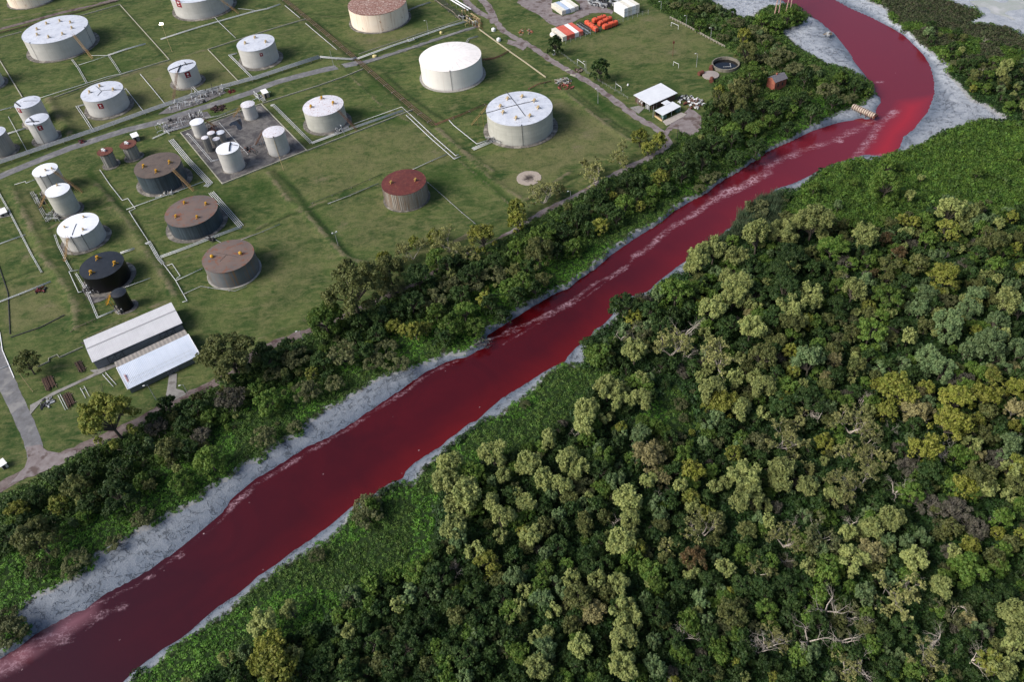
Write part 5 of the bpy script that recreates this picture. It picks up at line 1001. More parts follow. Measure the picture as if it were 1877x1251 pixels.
block('concrete_slab', 'loose pale slab on the track beside the goal', 'slab', T(2, 0, "412,515")[0], (2.8, 1.4, .3), .2, M_KERB); block('concrete_slab', 'pale slab beside the rubble heap', 'slab', T(2, 0, "450,552")[0], (3.2, .9, .3), -.6, M_KERB)
block('white_bin', 'white box standing under the round tree', 'box', T(2, 0, "308,400")[0], (1.2, 1.2, 2.2), .3, M_WHITE)
def round_thing(name, label, cat, c, r, h, mat, r2=None):
    X, Y = gp(*c); b = MB(); b.tube((0, 0, 0), (0, 0, h*.7), r, r, 14); b.tube((0, 0, h*.7), (0, 0, h), r, r2 if r2 is not None else r*.3, 14); o = b.build(name, mat); o.location = (X, Y, 0); return tag(o, label, cat)
for c, l in ((T(1, 0, "1742,225")[0], 'white vessel on the grass triangle between the dirt roads'), (T(1, 0, "1780,298")[0], 'small white vessel nearer the pale wall on the grass triangle')): round_thing('white_vessel', l, 'tank', c, 1.1, 1.8, M_WHITE)
round_thing('yellow_buoy', 'pale yellow ball shaped vessel beside the far pipe run', 'tank', T(1, 0, "1358,245")[0], .8, 1.4, simple('pale_yellow', (.55, .48, .22), (.5, .42, .2)))
round_thing('pale_boulder', 'pale yellowish lump beside the junction of pipes and road', 'rubble', T(1, 0, "870,415")[0], 1.2, 1.0, simple('pale_yellow', (1, 1, 1)))
round_thing('gravel_cone', 'pale conical heap beside the round basin', 'heap', T(2, 0, "1458,555")[0], 4.0, .9, simple('pale_gravel', (.30, .26, .24), (.22, .19, .18), 2, .95), .3)
for c, l in ((T(2, 0, "1385,548")[0], 'left rusty drum beside the pale heap'), (T(2, 0, "1463,598")[0], 'rusty drum in front of the pale heap'), (T(2, 0, "1460,510")[0], 'rusty drum against the basin wall')):
    X, Y = gp(*c); b = MB(); b.tube((-1.4, 0, 1.0), (1.4, 0, 1.0), 1.0, n=14); b.tube((-.9, 0, 1.0), (-.8, 0, 1.0), 1.08, n=14); b.tube((.8, 0, 1.0), (.9, 0, 1.0), 1.08, n=14); o = b.build('rusty_drum', M_RUST); o.location = (X, Y, 0); o.rotation_euler = (0, 0, .5 if 'left' in l else 1.2); tag(o, l, 'drum')
# round open basin
X, Y = gp(*T(2, 0, "1566,482")[0]); t = thing('round_basin', 'round open concrete basin with black water inside', 'basin', (X, Y, 0)); n = 40; b = MB(); V = []
for r_, z in ((6.7, -.3), (6.7, 1.5), (6.1, 1.5), (6.1, -.2)): V += [(r_*math.cos(2*math.pi*i/n), r_*math.sin(2*math.pi*i/n), z) for i in range(n)]
b.add(V, [(q*n+i, q*n+(i+1) % n, (q+1)*n+(i+1) % n, (q+1)*n+i) for q in range(3) for i in range(n)]); b.build('basin_wall', simple('mossy_concrete', (.20, .185, .15), (.12, .11, .09), .8, .9), t)
b = MB(); b.add([(6.1*math.cos(2*math.pi*i/n), 6.1*math.sin(2*math.pi*i/n), .12) for i in range(n)], [tuple(range(n))]); b.build('black_water', simple('black_water_surface', (.005, .005, .008), (.004, .004, .005), rough=.08, spec=.5), t)
b = MB(); b.tube((-1.5, -1, .2), (1.6, -2.0, .5), .12, n=5); b.tube((2.2, -2, .1), (2.3, .6, .9), .14, n=5); b.build('sunken_pipe', M_GPIPE, t)
# round sand base of a removed tank
X, Y = gp(*T(2, 1, "125,55")[0]); k = NT('sand_with_burnt_middle'); v = k.coord(); s_ = k.n('ShaderNodeVectorMath'); s_.operation = 'LENGTH'; k.L(v, s_.inputs[0])
q = k.math('ADD', s_.outputs['Value'], k.math('MULTIPLY', k.math('SUBTRACT', k.noise(v, .7, 6, .7, 1), .5), 5.5)); col = k.mix(k.ramp(q, 1.0, 3.0, 1, 0), (.31, .265, .225), (.025, .02, .02)); SM = k.out(k.mix(k.ramp(k.noise(v, 1.5, 4), .4, .7, 0, .4), col, (.2, .16, .14)), .95, .1)
b = MB(); b.prism([((5.3+random.uniform(-.2, .2))*math.cos(2*math.pi*i/36), (5.3+random.uniform(-.2, .2))*math.sin(2*math.pi*i/36)) for i in range(36)], -.2, .14); o = b.build('round_sand_base', SM); o.location = (X, Y, 0); tag(o, 'round sandy disc with a burnt black middle on the grass', 'tank base')
# corrugated outfall pipe on the river bank
a, c = gp(*T(3, 0, "625,782")[0], .4), gp(*T(3, 0, "785,858")[0], -.3); t = thing('outfall_pipe', 'pale corrugated outfall pipe on red posts reaching over the river bend', 'outfall', (a[0], a[1], 0)); L = math.dist(a, c); rz = math.atan2(c[1]-a[1], c[0]-a[0]); t.rotation_euler = (0, 0, rz)
k = NT('ribbed_pale_pipe'); v = k.coord(); s_ = k.n('ShaderNodeSeparateXYZ'); k.L(v, s_.inputs[0]); sn = k.math('SINE', k.math('MULTIPLY', s_.outputs[0], 6.0)); RB = k.out(k.mix(k.ramp(sn, -.3, .5), (.17, .12, .10), (.50, .42, .34)), .8, .2)
b = MB(); N = 30
for i in range(N): x0, x1 = L*i/N, L*(i+1)/N; b.tube((x0, 0, .6-.5*i/N), (x1, 0, .6-.5*(i+1)/N), 1.35 if i % 2 else 1.15, n=12)
b.build('corrugated_pipe', RB, t); b = MB(); b.box((L+.2, 0, .2), (.9, 3.0, 1.1)); b.build('pipe_mouth', M_RUST, t)
for x in (L-1, L-3.5, L-6):
    for s in (-1, 1): b = MB(); b.tube((x, s*1.2, .3), (x, s*1.4, -2.6), .16, n=5); b.build('post', simple('dark_red_paint', (1, 1, 1)), t)

# ================================================================ goals, posts, fences
def goal(label, a, c):
    A1 = gp(*a, 0); B1_ = gp(*c, 0); L = math.dist(A1, B1_); rz = math.atan2(B1_[1]-A1[1], B1_[0]-A1[0]); t = thing('football_goal', label, 'goal', (A1[0], A1[1], 0), rz, 'goals on the football field')
    for x in (0, L): b = MB(); b.tube((x, 0, 0), (x, 0, 2.1), .09, n=6); b.build('post', M_WHITE, t)
    b = MB(); b.tube((0, 0, 2.1), (L, 0, 2.1), .09, n=6); b.build('crossbar', M_WHITE, t)
    return t
goal('goal left of the tall bush, at the upper left of the field', *T(2, 0, "482,462 536,500")); goal('goal below the tall bush near the club house track', *T(2, 0, "762,640 802,668")); goal('goal in the middle of the field left of the basin', *T(2, 0, "1184,480 1222,498")); goal('goal at the far upper right end of the field', *T(2, 0, "1168,190 1220,214"))
X, Y = gp(*T(2, 0, "851,628")[0]); b = MB(); b.tube((0, 0, 0), (0, 0, .5), .3, .5, 10); b.tube((0, 0, .5), (0, 0, 1.0), .5, .25, 10); o = b.build('white_marker', M_WHITE); o.location = (X, Y, 0); tag(o, 'small white round marker on the field edge', 'marker')
def lamp(label, base, top, kind='lamp', mat=None, lit=False, name='lamp_post', cat='lamp post'):
    h = top_height(base[0], base[1], top[0], top[1]); h = min(max(h, 3), 24); X, Y = gp(*base); t = thing(name, label, cat, (X, Y, 0))
    b = MB(); b.tube((0, 0, 0), (0, 0, h), .12, .08, 6); b.build('pole', mat or M_GPIPE, t)
    if kind == 'lamp':
        b = MB(); b.tube((0, 0, h-.1), (-.9, -.3, h+.25), .05, n=4); b.build('arm', mat or M_GPIPE, t); b = MB(); b.box((-1.1, -.35, h+.25), (.7, .3, .14), .3); b.build('lamp_head', M_WHITE, t)
    elif kind == 'flood':
        b = MB(); b.box((0, 0, h-.6), (1.8, .1, .1), .4); b.build('cross_arm', mat or M_GPIPE, t)
        for s in (-1, 1):
            b = MB(); b.box((s*.75, -.15+s*.3, h-.3), (.55, .3, .5), .4)
            if lit:
                e_ = bpy.data.materials.get('lit_floodlight')
                if not e_:
                    k = NT('lit_floodlight'); k.b.inputs['Emission Color'].default_value = (1, .93, .8, 1); k.b.inputs['Emission Strength'].default_value = 14; e_ = k.out((.8, .8, .75), .4)
                b.build('lit_lamp', e_, t)
            else: b.build('lamp_head', M_WHITE, t)
        if lit:
            b = MB(); b.box((0, -.2, h+.1), (1.3, .7, .8), .4); b.build('lit_lamp', e_, t)
    elif kind == 'mast':
        b = MB(); b.box((0, 0, h*.82), (.9, .5, 1.1)); b.build('box', M_RUST, t)
    return t
lamp('tall mast with a lit floodlight between the two top left tanks', T(0, 0, "1262,380")[0], T(0, 0, "1182,172")[0], 'flood', M_CREAM, True, 'floodlight_mast', 'floodlight')
lamp('lamp post on the grass below the red roofed tank', T(1, 1, "605,555")[0], T(1, 1, "575,448")[0], 'flood')
lamp('thin pole between the rust streaked tank and the far pipes', T(1, 0, "1265,245")[0], T(1, 0, "1252,150")[0])
lamp('rusty mast in the middle of the football field', T(2, 0, "1180,410")[0], T(2, 0, "1184,288")[0], 'mast', M_RUST, name='steel_mast', cat='mast')
lamp('thin lamp post left of the round basin', T(2, 0, "1353,490")[0], T(2, 0, "1356,390")[0])
lamp('white pole beside the upper left goal', T(2, 0, "545,537")[0], T(2, 0, "543,448")[0]); lamp('lamp post on the grass right of the block plate tank', T(2, 0, "632,758")[0], T(2, 0, "628,650")[0])
lamp('pole beside the lower left goal', T(2, 0, "762,645")[0], T(2, 0, "756,595")[0], 'plain'); lamp('tall pole at the corner of the club house', T(2, 0, "1035,862")[0], T(2, 0, "1035,775")[0], 'plain', name='utility_pole', cat='pole')
lamp('dark pole on the grass knoll at the track bend', T(2, 0, "1212,1022")[0], T(2, 0, "1213,925")[0], 'plain', M_DARK, name='utility_pole', cat='pole'); lamp('lamp post at the far corner of the field', T(2, 0, "1093,78")[0], T(2, 0, "1092,8")[0])
lamp('lamp post behind the far goal among bushes', T(2, 0, "1278,180")[0], T(2, 0, "1275,112")[0]); lamp('lamp post on the field fence right of the far goal', T(2, 0, "1458,275")[0], T(2, 0, "1447,200")[0])
lamp('lamp post beside the dirt track below the olive eucalyptus', T(1, 1, "345,1243")[0], T(1, 1, "322,1175")[0]); lamp('lamp post in front of the arched hall', T(0, 2, "1145,430")[0], T(0, 2, "1075,325")[0]); lamp('lamp post right of the concrete driveway', T(0, 2, "1378,385")[0], T(0, 2, "1342,320")[0])
lamp('pale pole below the small olive tree near the left road', T(0, 2, "242,370")[0], T(0, 2, "150,235")[0], 'plain', M_CREAM, name='utility_pole', cat='pole'); lamp('curved lamp post beside the dirt track right of the sandy disc', T(2, 1, "432,195")[0], T(2, 1, "410,150")[0])
lamp('pole by the right foot of the tall pad tank', (280+1498/6.253, 120+1200/6.253), (280+1400/6.253, 120+860/6.253), 'plain', M_CREAM, name='utility_pole', cat='pole'); lamp('thin pole between the pipes in front of the two part mark tank', T(1, 0, "572,490")[0], T(1, 0, "540,365")[0], 'plain')
lamp('lamp pole beside the rusty junction', T(2, 0, "-12,0")[0], T(2, 0, "-14,-60")[0])
def fence(label, pts, n, h, mat, rails=2, pr=.07, rr=.03, mesh=False):
    W = lift(pts, 0); L = [0]
    for a, c in zip(W[:-1], W[1:]): L.append(L[-1]+(c-a).length)
    t = thing('fence', label, 'fence', (W[0].x, W[0].y, 0)); o0 = (W[0].x, W[0].y, 0)
    def at(s):
        for i in range(len(W)-1):
            if s <= L[i+1]+1e-6: return W[i]+(W[i+1]-W[i])*((s-L[i])/(L[i+1]-L[i]))
        return W[-1]
    for i in range(n): p = at(L[-1]*i/(n-1)); b = MB(); b.box((p.x, p.y, h/2), (pr*2, pr*2, h)); b.build('post', mat, t, o0)
    for q in range(rails):
        z = h*(.93-.8*q/max(1, rails)); b = MB()
        for i in range(n-1): a, c = at(L[-1]*i/(n-1)), at(L[-1]*(i+1)/(n-1)); b.tube((a.x, a.y, z), (c.x, c.y, z), rr, n=4)
        b.build('rail', mat, t, o0)
fence('pale rail fence between the football field and the scrub', T(2, 0, "1160,135 1280,195 1420,275 1560,350"), 22, 1.3, simple('pale_fence_paint', (.42, .38, .32), (.32, .28, .24)), 2, .12, .09)
fence('wire fence on tall posts between the football field and the container yard', T(2, 0, "395,322 620,240 800,165 930,120 1000,105"), 18, 2.6, M_GPIPE, 4, .07, .02)
fence('low wire fence between the track and the football field', T(2, 0, "340,380 500,500 640,600 850,725"), 20, 1.3, M_GPIPE, 2, .05, .025)
fence('low timber fence above the long shed', T(0, 1, "525,1190 560,1165 700,1100"), 9, .9, M_WOOD, 1, .1, .08)
def pylon(label, base, tilt):
    X, Y = gp(*base, 0); t = thing('timber_pylon', label, 'pylon', (X, Y, 0)); m_ = simple('pinkish_pole_paint', (.52, .33, .28), (.42, .26, .22))
    for s in (-1, 1): b = MB(); b.tube((s*1.1, 0, 0), (s*.3+tilt, 0, 26), .28, .2, 6); b.build('leg', m_, t)
    for z in (8, 14, 20): b = MB(); q = z/26; b.tube((-1.1*(1-q)-.3*q+tilt*q, 0, z), (1.1*(1-q)+.3*q+tilt*q, 0, z), .12, n=4); b.build('brace', m_, t)
pylon('left pinkish twin leg pylon on the river point, running out of the top edge', T(3, 0, "66,106")[0], .5); pylon('right pinkish twin leg pylon on the river point, running out of the top edge', T(3, 0, "148,96")[0], .5)
b = MB(); X, Y = gp(*T(1, 1, "1870,1240")[0]); heap('debris_raft', 'dark stone groyne with debris at the kink of the left bank', 'rubble', T(1, 2, "1665,15")[0], 3.0, 60, (M_DARK, M_DARK, simple('wet_stone', (.12, .11, .11), (.07, .065, .065))), .7, .8)
heap('debris_raft', 'driftwood caught against the upper mud flat', 'debris', T(3, 0, "440,250")[0], 2.0, 16, (M_WOOD, M_GPIPE), .3, 2.0)

# ================================================================ vegetation
def leafmat(name, tones, lowtone=None, trans=.34, var=.22, rough=.6):
    """tones: three colours of one plant kind; mixed per plant and per leaf cluster"""
    k = NT(name); oi = k.n('ShaderNodeObjectInfo'); rnd = oi.outputs['Random']
    v = k.world(); n1 = k.noise(v, .55, 3, .6); n2 = k.noise(v, 3.2, 2, .6)
    a = k.mix(k.ramp(rnd, .1, .9), tones[0], tones[1])
    a = k.mix(k.ramp(n1, .40, .64), a, tones[2])
    a = k.mix(k.ramp(n2, .3, .75, 0, .55), a, tuple(x*.45 for x in tones[0]))
    r2 = k.math('FRACT', k.math('MULTIPLY', rnd, 7.31)); mul = k.ramp(r2, 0, 1, 1-var, 1+var)
    x = k.n('ShaderNodeVectorMath'); x.operation = 'SCALE'; k.L(a, x.inputs[0]); k.L(mul, x.inputs['Scale'])
    a = x.outputs[0]; k.out(a, rough, .25)
    tr = k.n('ShaderNodeBsdfTranslucent'); k.L(a, tr.inputs['Color']); mx = k.n('ShaderNodeMixShader'); mx.inputs[0].default_value = trans
    k.L(k.b.outputs[0], mx.inputs[1]); k.L(tr.outputs[0], mx.inputs[2]); k.L(mx.outputs[0], k.t.nodes['Material Output'].inputs[0])
    return k.m
LM = {
 'W': leafmat('olive_willow_leaves', [(.205, .250, .080), (.262, .306, .100), (.350, .375, .125)]),
 'D': leafmat('dark_green_leaves', [(.022, .054, .013), (.036, .076, .018), (.064, .105, .026)]),
 'G': leafmat('mid_green_leaves', [(.066, .138, .020), (.095, .170, .028), (.155, .220, .042)]),
 'Y': leafmat('yellow_green_leaves', [(.195, .220, .030), (.155, .20, .036), (.29, .285, .060)]),
 'O': leafmat('olive_brown_leaves', [(.084, .108, .032), (.110, .132, .040), (.155, .162, .050)]),
 'T': leafmat('grey_green_leaves', [(.110, .180, .070), (.140, .215, .088), (.195, .260, .105)]),
 'S': leafmat('grey_olive_shrub_leaves', [(.095, .115, .044), (.125, .140, .058), (.160, .165, .070)]),
 'M': leafmat('sparse_pale_leaves', [(.20, .22, .08), (.25, .26, .095), (.33, .32, .115)]),
 'A': leafmat('tan_leaves', [(.26, .245, .105), (.28, .255, .115), (.34, .30, .13)]),
 'R': leafmat('rust_brown_leaves', [(.125, .075, .030), (.140, .085, .035), (.110, .095, .040)]),
 'P': leafmat('mauve_twiggy_leaves', [(.118, .108, .082), (.135, .120, .092), (.10, .10, .062)]),
}
BARK = simple('grey_brown_bark', (.10, .085, .065), (.065, .055, .042), 3, .9)
PBARK = simple('bleached_pale_wood', (.50, .44, .37), (.36, .31, .26), 3, .9)
MBARK = simple('mauve_grey_twigs', (.20, .18, .155), (.14, .125, .105), 3, .9)
def quads_at(C_, N_, size, rng, aspect=1.0):
    """leaf clump faces with centres C_, normals N_"""
    n = len(C_); r = rng.normal(size=(n, 3)); u = np.cross(N_, r); u /= np.linalg.norm(u, axis=1)[:, None]+1e-9; v = np.cross(N_, u)
    v /= np.linalg.norm(v, axis=1)[:, None]+1e-9; s = (size*rng.uniform(.6, 1.35, n))[:, None]
    a = u*s*aspect; b = v*s
    V = np.stack([C_-a*.9-b*.25, C_+a*.15-b, C_+a-b*-.1, C_-a*.1+b], 1).reshape(-1, 3)
    return V, np.arange(n*4).reshape(-1, 4)
def lobes_cloud(rng, lobes, n, size, jit=.7, up=.35, fill=.25, droop=0, sub_=5):
    """leaf clumps over a set of lobes (x,y,z,rx,rz)"""
    L0 = []
    for l in lobes:
        l = tuple(l); L0.append((l[0], l[1], l[2], l[3]*.8, l[4]*.8))
        for _ in range(sub_): d_ = rng.normal(size=3); d_[2] = abs(d_[2])*.9-.25; d_ /= np.linalg.norm(d_); q_ = rng.uniform(.28, .5); L0.append((l[0]+d_[0]*l[3]*.8, l[1]+d_[1]*l[3]*.8, l[2]+d_[2]*l[4]*.8, l[3]*q_, l[4]*q_))
    L = np.array(L0); w_ = L[:, 3]**2; w_ = w_/w_.sum(); k_ = rng.choice(len(L), n, p=w_); d = rng.normal(size=(n, 3)); d[:, 2] = np.abs(d[:, 2])*1.0-.45*rng.random(n)
    d /= np.linalg.norm(d, axis=1)[:, None]; rad = 1-fill*rng.random(n)**1.5
    # knobbly lobes: finer bumps
    bump = 1+.16*np.sin(d[:, 0]*7+k_)*np.sin(d[:, 1]*7+k_*2)*1.0
    c = L[k_, :3] + d*np.stack([L[k_, 3], L[k_, 3], L[k_, 4]], 1)*(rad*bump)[:, None]
    if droop: c[:, 2] -= droop*rng.random(n)*L[k_, 4]
    nrm = d + rng.normal(size=(n, 3))*jit*.6; nrm[:, 2] += up; nrm /= np.linalg.norm(nrm, axis=1)[:, None]
    return quads_at(c, nrm, size, rng)
def tubes(segs, n=4):
    """segs: list of (p0,p1,r0,r1) -> arrays"""
    if not segs: return np.zeros((0, 3)), np.zeros((0, 4), int)
    S = np.array([np.r_[a, b, r, q] for a, b, r, q in segs]); a = S[:, :3]; b = S[:, 3:6]; d = b-a; d /= np.linalg.norm(d, axis=1)[:, None]+1e-9
    h = np.where(np.abs(d[:, 2:3]) < .9, np.array([[0, 0, 1.0]]), np.array([[1.0, 0, 0]])); u = np.cross(d, h); u /= np.linalg.norm(u, axis=1)[:, None]; v = np.cross(d, u); m_ = len(S); V = []
    for c, r in ((a, S[:, 6]), (b, S[:, 7])):
        for i in range(n): t = 2*math.pi*i/n; V.append(c+(u*math.cos(t)+v*math.sin(t))*r[:, None])
    V = np.stack(V, 1).reshape(-1, 3); base = (np.arange(m_)*2*n)[:, None]
    Q_ = np.concatenate([base+np.array([[i, (i+1) % n, n+(i+1) % n, n+i]]) for i in range(n)])
    return V, Q_
def grow(rng, p, d, L, r, depth, out, tips, spread=.6, nb=3, gn=.1, shrink=.68):
    p = np.array(p, float); d = np.array(d, float); d /= np.linalg.norm(d); k_ = 3 if depth > 0 else 2
    for i in range(k_):
        q = p+d*L/k_; r1 = r*(1-.35*(i+1)/k_); out.append((p, q, r, r1)); p = q; r = r1; d = d+rng.normal(size=3)*.16; d[2] += gn; d /= np.linalg.norm(d)
        if depth > 0 and i < k_-1 and rng.random() < .6:
            e = d+rng.normal(size=3)*spread; e[2] = abs(e[2])*.6; grow(rng, p, e, L*shrink*.8, r*.6, depth-1, out, tips, spread, nb, gn, shrink)
    if depth > 0:
        for _ in range(nb): e = d+rng.normal(size=3)*spread; grow(rng, p, e, L*shrink*rng.uniform(.75, 1.1), r*.68, depth-1, out, tips, spread, nb, gn, shrink)
    else: tips.append(p)
def crown_lobes(kind, rng):
    L = []
    if kind in 'WT':      # billowy upright puffs
        n = rng.integers(13, 18)
        for i in range(n):
            a = rng.uniform(0, 6.28); q = math.sqrt(rng.random())*.74; z = .85+1.0*math.sqrt(max(0, 1-(q/.95)**2))*rng.uniform(.55, 1.05)
            L.append((q*math.cos(a), q*math.sin(a), z, rng.uniform(.20, .34), rng.uniform(.28, .46)))
            if rng.random() < .5: L.append((q*math.cos(a)*1.05, q*math.sin(a)*1.05, z-.42, .26, .36))
    elif kind in 'DG':
        n = rng.integers(20, 28)
        for i in range(n):
            a = rng.uniform(0, 6.28); q = math.sqrt(rng.random())*.78; z = .62+.95*math.sqrt(max(0, 1-(q/.95)**2))*rng.uniform(.7, 1.05)
            L.append((q*math.cos(a), q*math.sin(a), z, rng.uniform(.17, .30), rng.uniform(.17, .27)))
        for i in range(9): a = 6.28*i/9+rng.uniform(-.3, .3); q = rng.uniform(.5, .82); L.append((q*math.cos(a), q*math.sin(a), rng.uniform(.30, .60), rng.uniform(.18, .27), .22))
    elif kind in 'YOAR':
        n = rng.integers(26, 34)
        for i in range(n):
            a = rng.uniform(0, 6.28); q = math.sqrt(rng.random())*.80; z = .9+.85*math.sqrt(max(0, 1-(q/.97)**2))*rng.uniform(.5, 1.05)
            L.append((q*math.cos(a), q*math.sin(a), z, rng.uniform(.17, .28), rng.uniform(.18, .32)))
        for i in range(7): a = 6.28*i/7+rng.uniform(-.3, .3); q = rng.uniform(.5, .85); L.append((q*math.cos(a), q*math.sin(a), rng.uniform(.55, .85), rng.uniform(.15, .24), .24))
    else:                 # S, P round shrubs
        for i in range(22):
            a = rng.uniform(0, 6.28); q = math.sqrt(rng.random())*.80; z = .28+.62*math.sqrt(max(0, 1-(q/.97)**2))*rng.uniform(.8, 1.03)
            L.append((q*math.cos(a), q*math.sin(a), z, rng.uniform(.15, .25), rng.uniform(.14, .22)))
    return L
def tree_arrays(kind, seed, n=2400, size=.052):
    """unit tree of crown radius 1: (leafV, leafQ, woodV, woodQ, height)"""
    rng = np.random.default_rng(seed); segs = []; tips = []
    if kind in ('B', 'V'):          # bare, bleached
        for s in range(3):
            a = rng.uniform(0, 6.28); segs.append((np.array([0, 0, 0.]), np.array([.08*math.cos(a), .08*math.sin(a), .55]), .045, .038)) if s == 0 else None
            grow(rng, (.05*math.cos(a), .05*math.sin(a), .5), (math.cos(a)*.6, math.sin(a)*.6, 1), .52, .030, 3, segs, tips, .60, 3, .08, .66)
        s_ = np.array([max(abs(t[0]), abs(t[1])) for t in tips]); k_ = 1/max(.6, np.percentile(s_, 92))
        V, Q_ = tubes(segs, 3); V = V*[k_, k_, 1]; return None, None, V, Q_, V[:, 2].max()
    if kind == 'M':                 # half bare: limbs and tufts
        for s in range(3):
            a = 2.1*s+rng.uniform(0, 1); grow(rng, (0, 0, .15), (math.cos(a)*.65, math.sin(a)*.65, 1), .62, .036, 3, segs, tips, .6, 3, .08, .64)
        s_ = np.array([max(abs(t[0]), abs(t[1])) for t in tips]); k_ = 1/max(.6, np.percentile(s_, 92)); V, Q_ = tubes(segs, 3); V = V*[k_, k_, 1]
        keep_ = [t for t in tips if rng.random() < .62]; lob = [(t[0]*k_, t[1]*k_, t[2], rng.uniform(.08, .15), rng.uniform(.09, .16)) for t in keep_]
        lv, lq = lobes_cloud(rng, lob, n, size*.85, .9, .3, .8); return lv, lq, V, Q_, V[:, 2].max()
    L = crown_lobes(kind, rng)
    if kind in 'SP':
        lv, lq = lobes_cloud(rng, L, int(n*.8), size*.95, .8, .3, .3)
        for i in range(7): a = rng.uniform(0, 6.28); segs.append((np.array([0, 0, 0.]), np.array([.5*math.cos(a), .5*math.sin(a), .55]), .03, .012))
        if kind == 'P':
            for i in range(90): a = rng.uniform(0, 6.28); q = rng.uniform(.3, 1.0); b = rng.uniform(.25, .55); segs.append((np.array([q*.5*math.cos(a), q*.5*math.sin(a), .3]), np.array([q*math.cos(a), q*math.sin(a), 1.02*math.sqrt(max(.02, 1.1-q*q))]), .014, .007))
    else:
        lv, lq = lobes_cloud(rng, L, n, size, .8, .3, .35 if kind in 'WT' else .28, droop=.25 if kind in 'WT' else 0)
        segs.append((np.array([0, 0, -.1]), np.array([.03, .02, .55]), .075, .06))
        for l in L[:14]:
            e = np.array(l[:3]); m_ = np.array([e[0]*.45, e[1]*.45, .55+(e[2]-.55)*.45]); segs.append((np.array([.03, .02, .5]), m_, .04, .026)); segs.append((m_, e*[1, 1, .98], .026, .012))
        if kind in 'YA':
            for i in range(60): l = L[i % len(L)]; d = rng.normal(size=3)*.2; segs.append((np.array(l[:3])-[0, 0, .3], np.array(l[:3])+d*[1, 1, .5], .013, .006))
    V, Q_ = tubes(segs, 4 if kind not in 'P' else 3); return lv, lq, V, Q_, 2.0
PROTO = {}
NVAR = {'W': 4, 'D': 4, 'G': 4, 'Y': 3, 'O': 3, 'T': 3, 'S': 3, 'A': 2, 'R': 2, 'P': 2, 'M': 4, 'B': 4}
def wood_mat(kd): return PBARK if kd in 'BM' else (MBARK if kd in 'PA' else BARK)
for kd, nv in NVAR.items():
    for i in range(nv):
        nl = {'W': 3600, 'T': 3400, 'D': 3200, 'G': 3200, 'M': 1700}.get(kd, 2800)
        lv, lq, wv_, wq, _ = tree_arrays(kd, hash((ord(kd), i)) % 99991, nl)
        lm = None
        if lv is not None: lm = npmesh('crown', lv, lq, LM['S' if kd == 'M' and i == 0 else kd])
        PROTO[kd, i] = (lm, npmesh('trunk', wv_, wq, wood_mat(kd)))
for kd in 'WDGYOM':       # crowns of the largest trees carry more and finer leaves
    for i in range(2):
        lv, lq, wv_, wq, _ = tree_arrays(kd, 500+ord(kd)*3+i, 9000 if kd != 'M' else 4500, .034); PROTO[kd, 'big%d' % i] = (npmesh('crown', lv, lq, LM[kd]), npmesh('trunk', wv_, wq, wood_mat(kd)))
KIND = {'W': ('willow_tree', 'billowy pale olive tree', 'tree'), 'D': ('broadleaf_tree', 'dense dark green tree', 'tree'), 'G': ('broadleaf_tree', 'leafy mid green tree', 'tree'), 'Y': ('yellowing_tree', 'yellow green autumn tree', 'tree'),
        'O': ('olive_brown_tree', 'olive brown crowned tree', 'tree'), 'T': ('grey_green_tree', 'grey green feathery tree', 'tree'), 'S': ('shrub', 'rounded grey olive shrub', 'shrub'), 'A': ('tan_tree', 'tan straw coloured tree', 'tree'),
        'R': ('rust_brown_tree', 'rust brown crowned tree', 'tree'), 'P': ('twiggy_shrub', 'mauve grey twiggy bush', 'shrub'), 'M': ('half_bare_tree', 'half bare tree with pale limbs', 'tree'), 'B': ('bare_tree', 'bare bleached leafless tree', 'tree')}
TREES = []
def tl(c, r, kd, s, ox=None, k_=4.0):
    for a in s.split():
        x, y, q = [float(b) for b in a.split(',')]
        px, py = (c*469+x/3.998, r*313+y/3.997) if ox is None else (ox[0]+x/k_, ox[1]+y/k_)
        TREES.append((px, py, q/(3.998 if ox is None else k_), kd))
# left strip, near
tl(0, 2, 'Y', "790,560,195 420,1190,70 130,1250,75"); tl(0, 2, 'O', "1660,90,205 200,170,85 560,1070,85 1240,800,90 1100,1060,50")
tl(0, 2, 'G', "1530,860,120 1320,1020,90 1530,540,65 1040,1020,60"); tl(0, 2, 'D', "870,930,100 430,980,80 860,1130,140 1420,480,85 1120,560,60 640,950,80 250,1120,90 1000,800,70 1230,480,70 1350,600,90 640,1180,90 90,1200,80 700,850,60 1700,300,80 1790,190,60 1350,780,90")
tl(0, 2, 'P', "1700,440,120 1150,640,80 1480,700,70")
tl(0, 3, 'O', "270,200,165"); tl(0, 3, 'D', "50,170,100 170,60,80 340,90,90"); tl(0, 3, 'G', "110,80,70 620,20,60"); tl(0, 3, 'S', "290,430,85 560,370,95 840,230,60 520,450,60 1060,50,80 90,890,120 60,800,90 170,890,50")
tl(1, 2, 'G', "80,420,110 10,330,80"); tl(1, 2, 'S', "370,390,98 580,320,72 60,720,90 290,640,55 650,110,125 860,180,75 1030,170,88 950,80,95 300,130,100 130,260,70"); tl(1, 2, 'Y', "410,235,50"); tl(1, 2, 'D', "100,130,100 480,130,90 780,60,90 240,30,90 40,60,90 520,250,50")
tl(1, 1, 'O', "700,860,215 970,720,120 930,830,70"); tl(1, 1, 'G', "500,1080,130 1330,640,80 1430,1120,100 1530,1020,95 1850,850,80 1320,1050,70 1600,1130,80"); tl(1, 1, 'Y', "1310,480,62 940,670,60 1660,490,95 1680,940,58 1010,1130,58 1170,1190,60 1240,1150,55 1090,1180,45 1160,530,40")
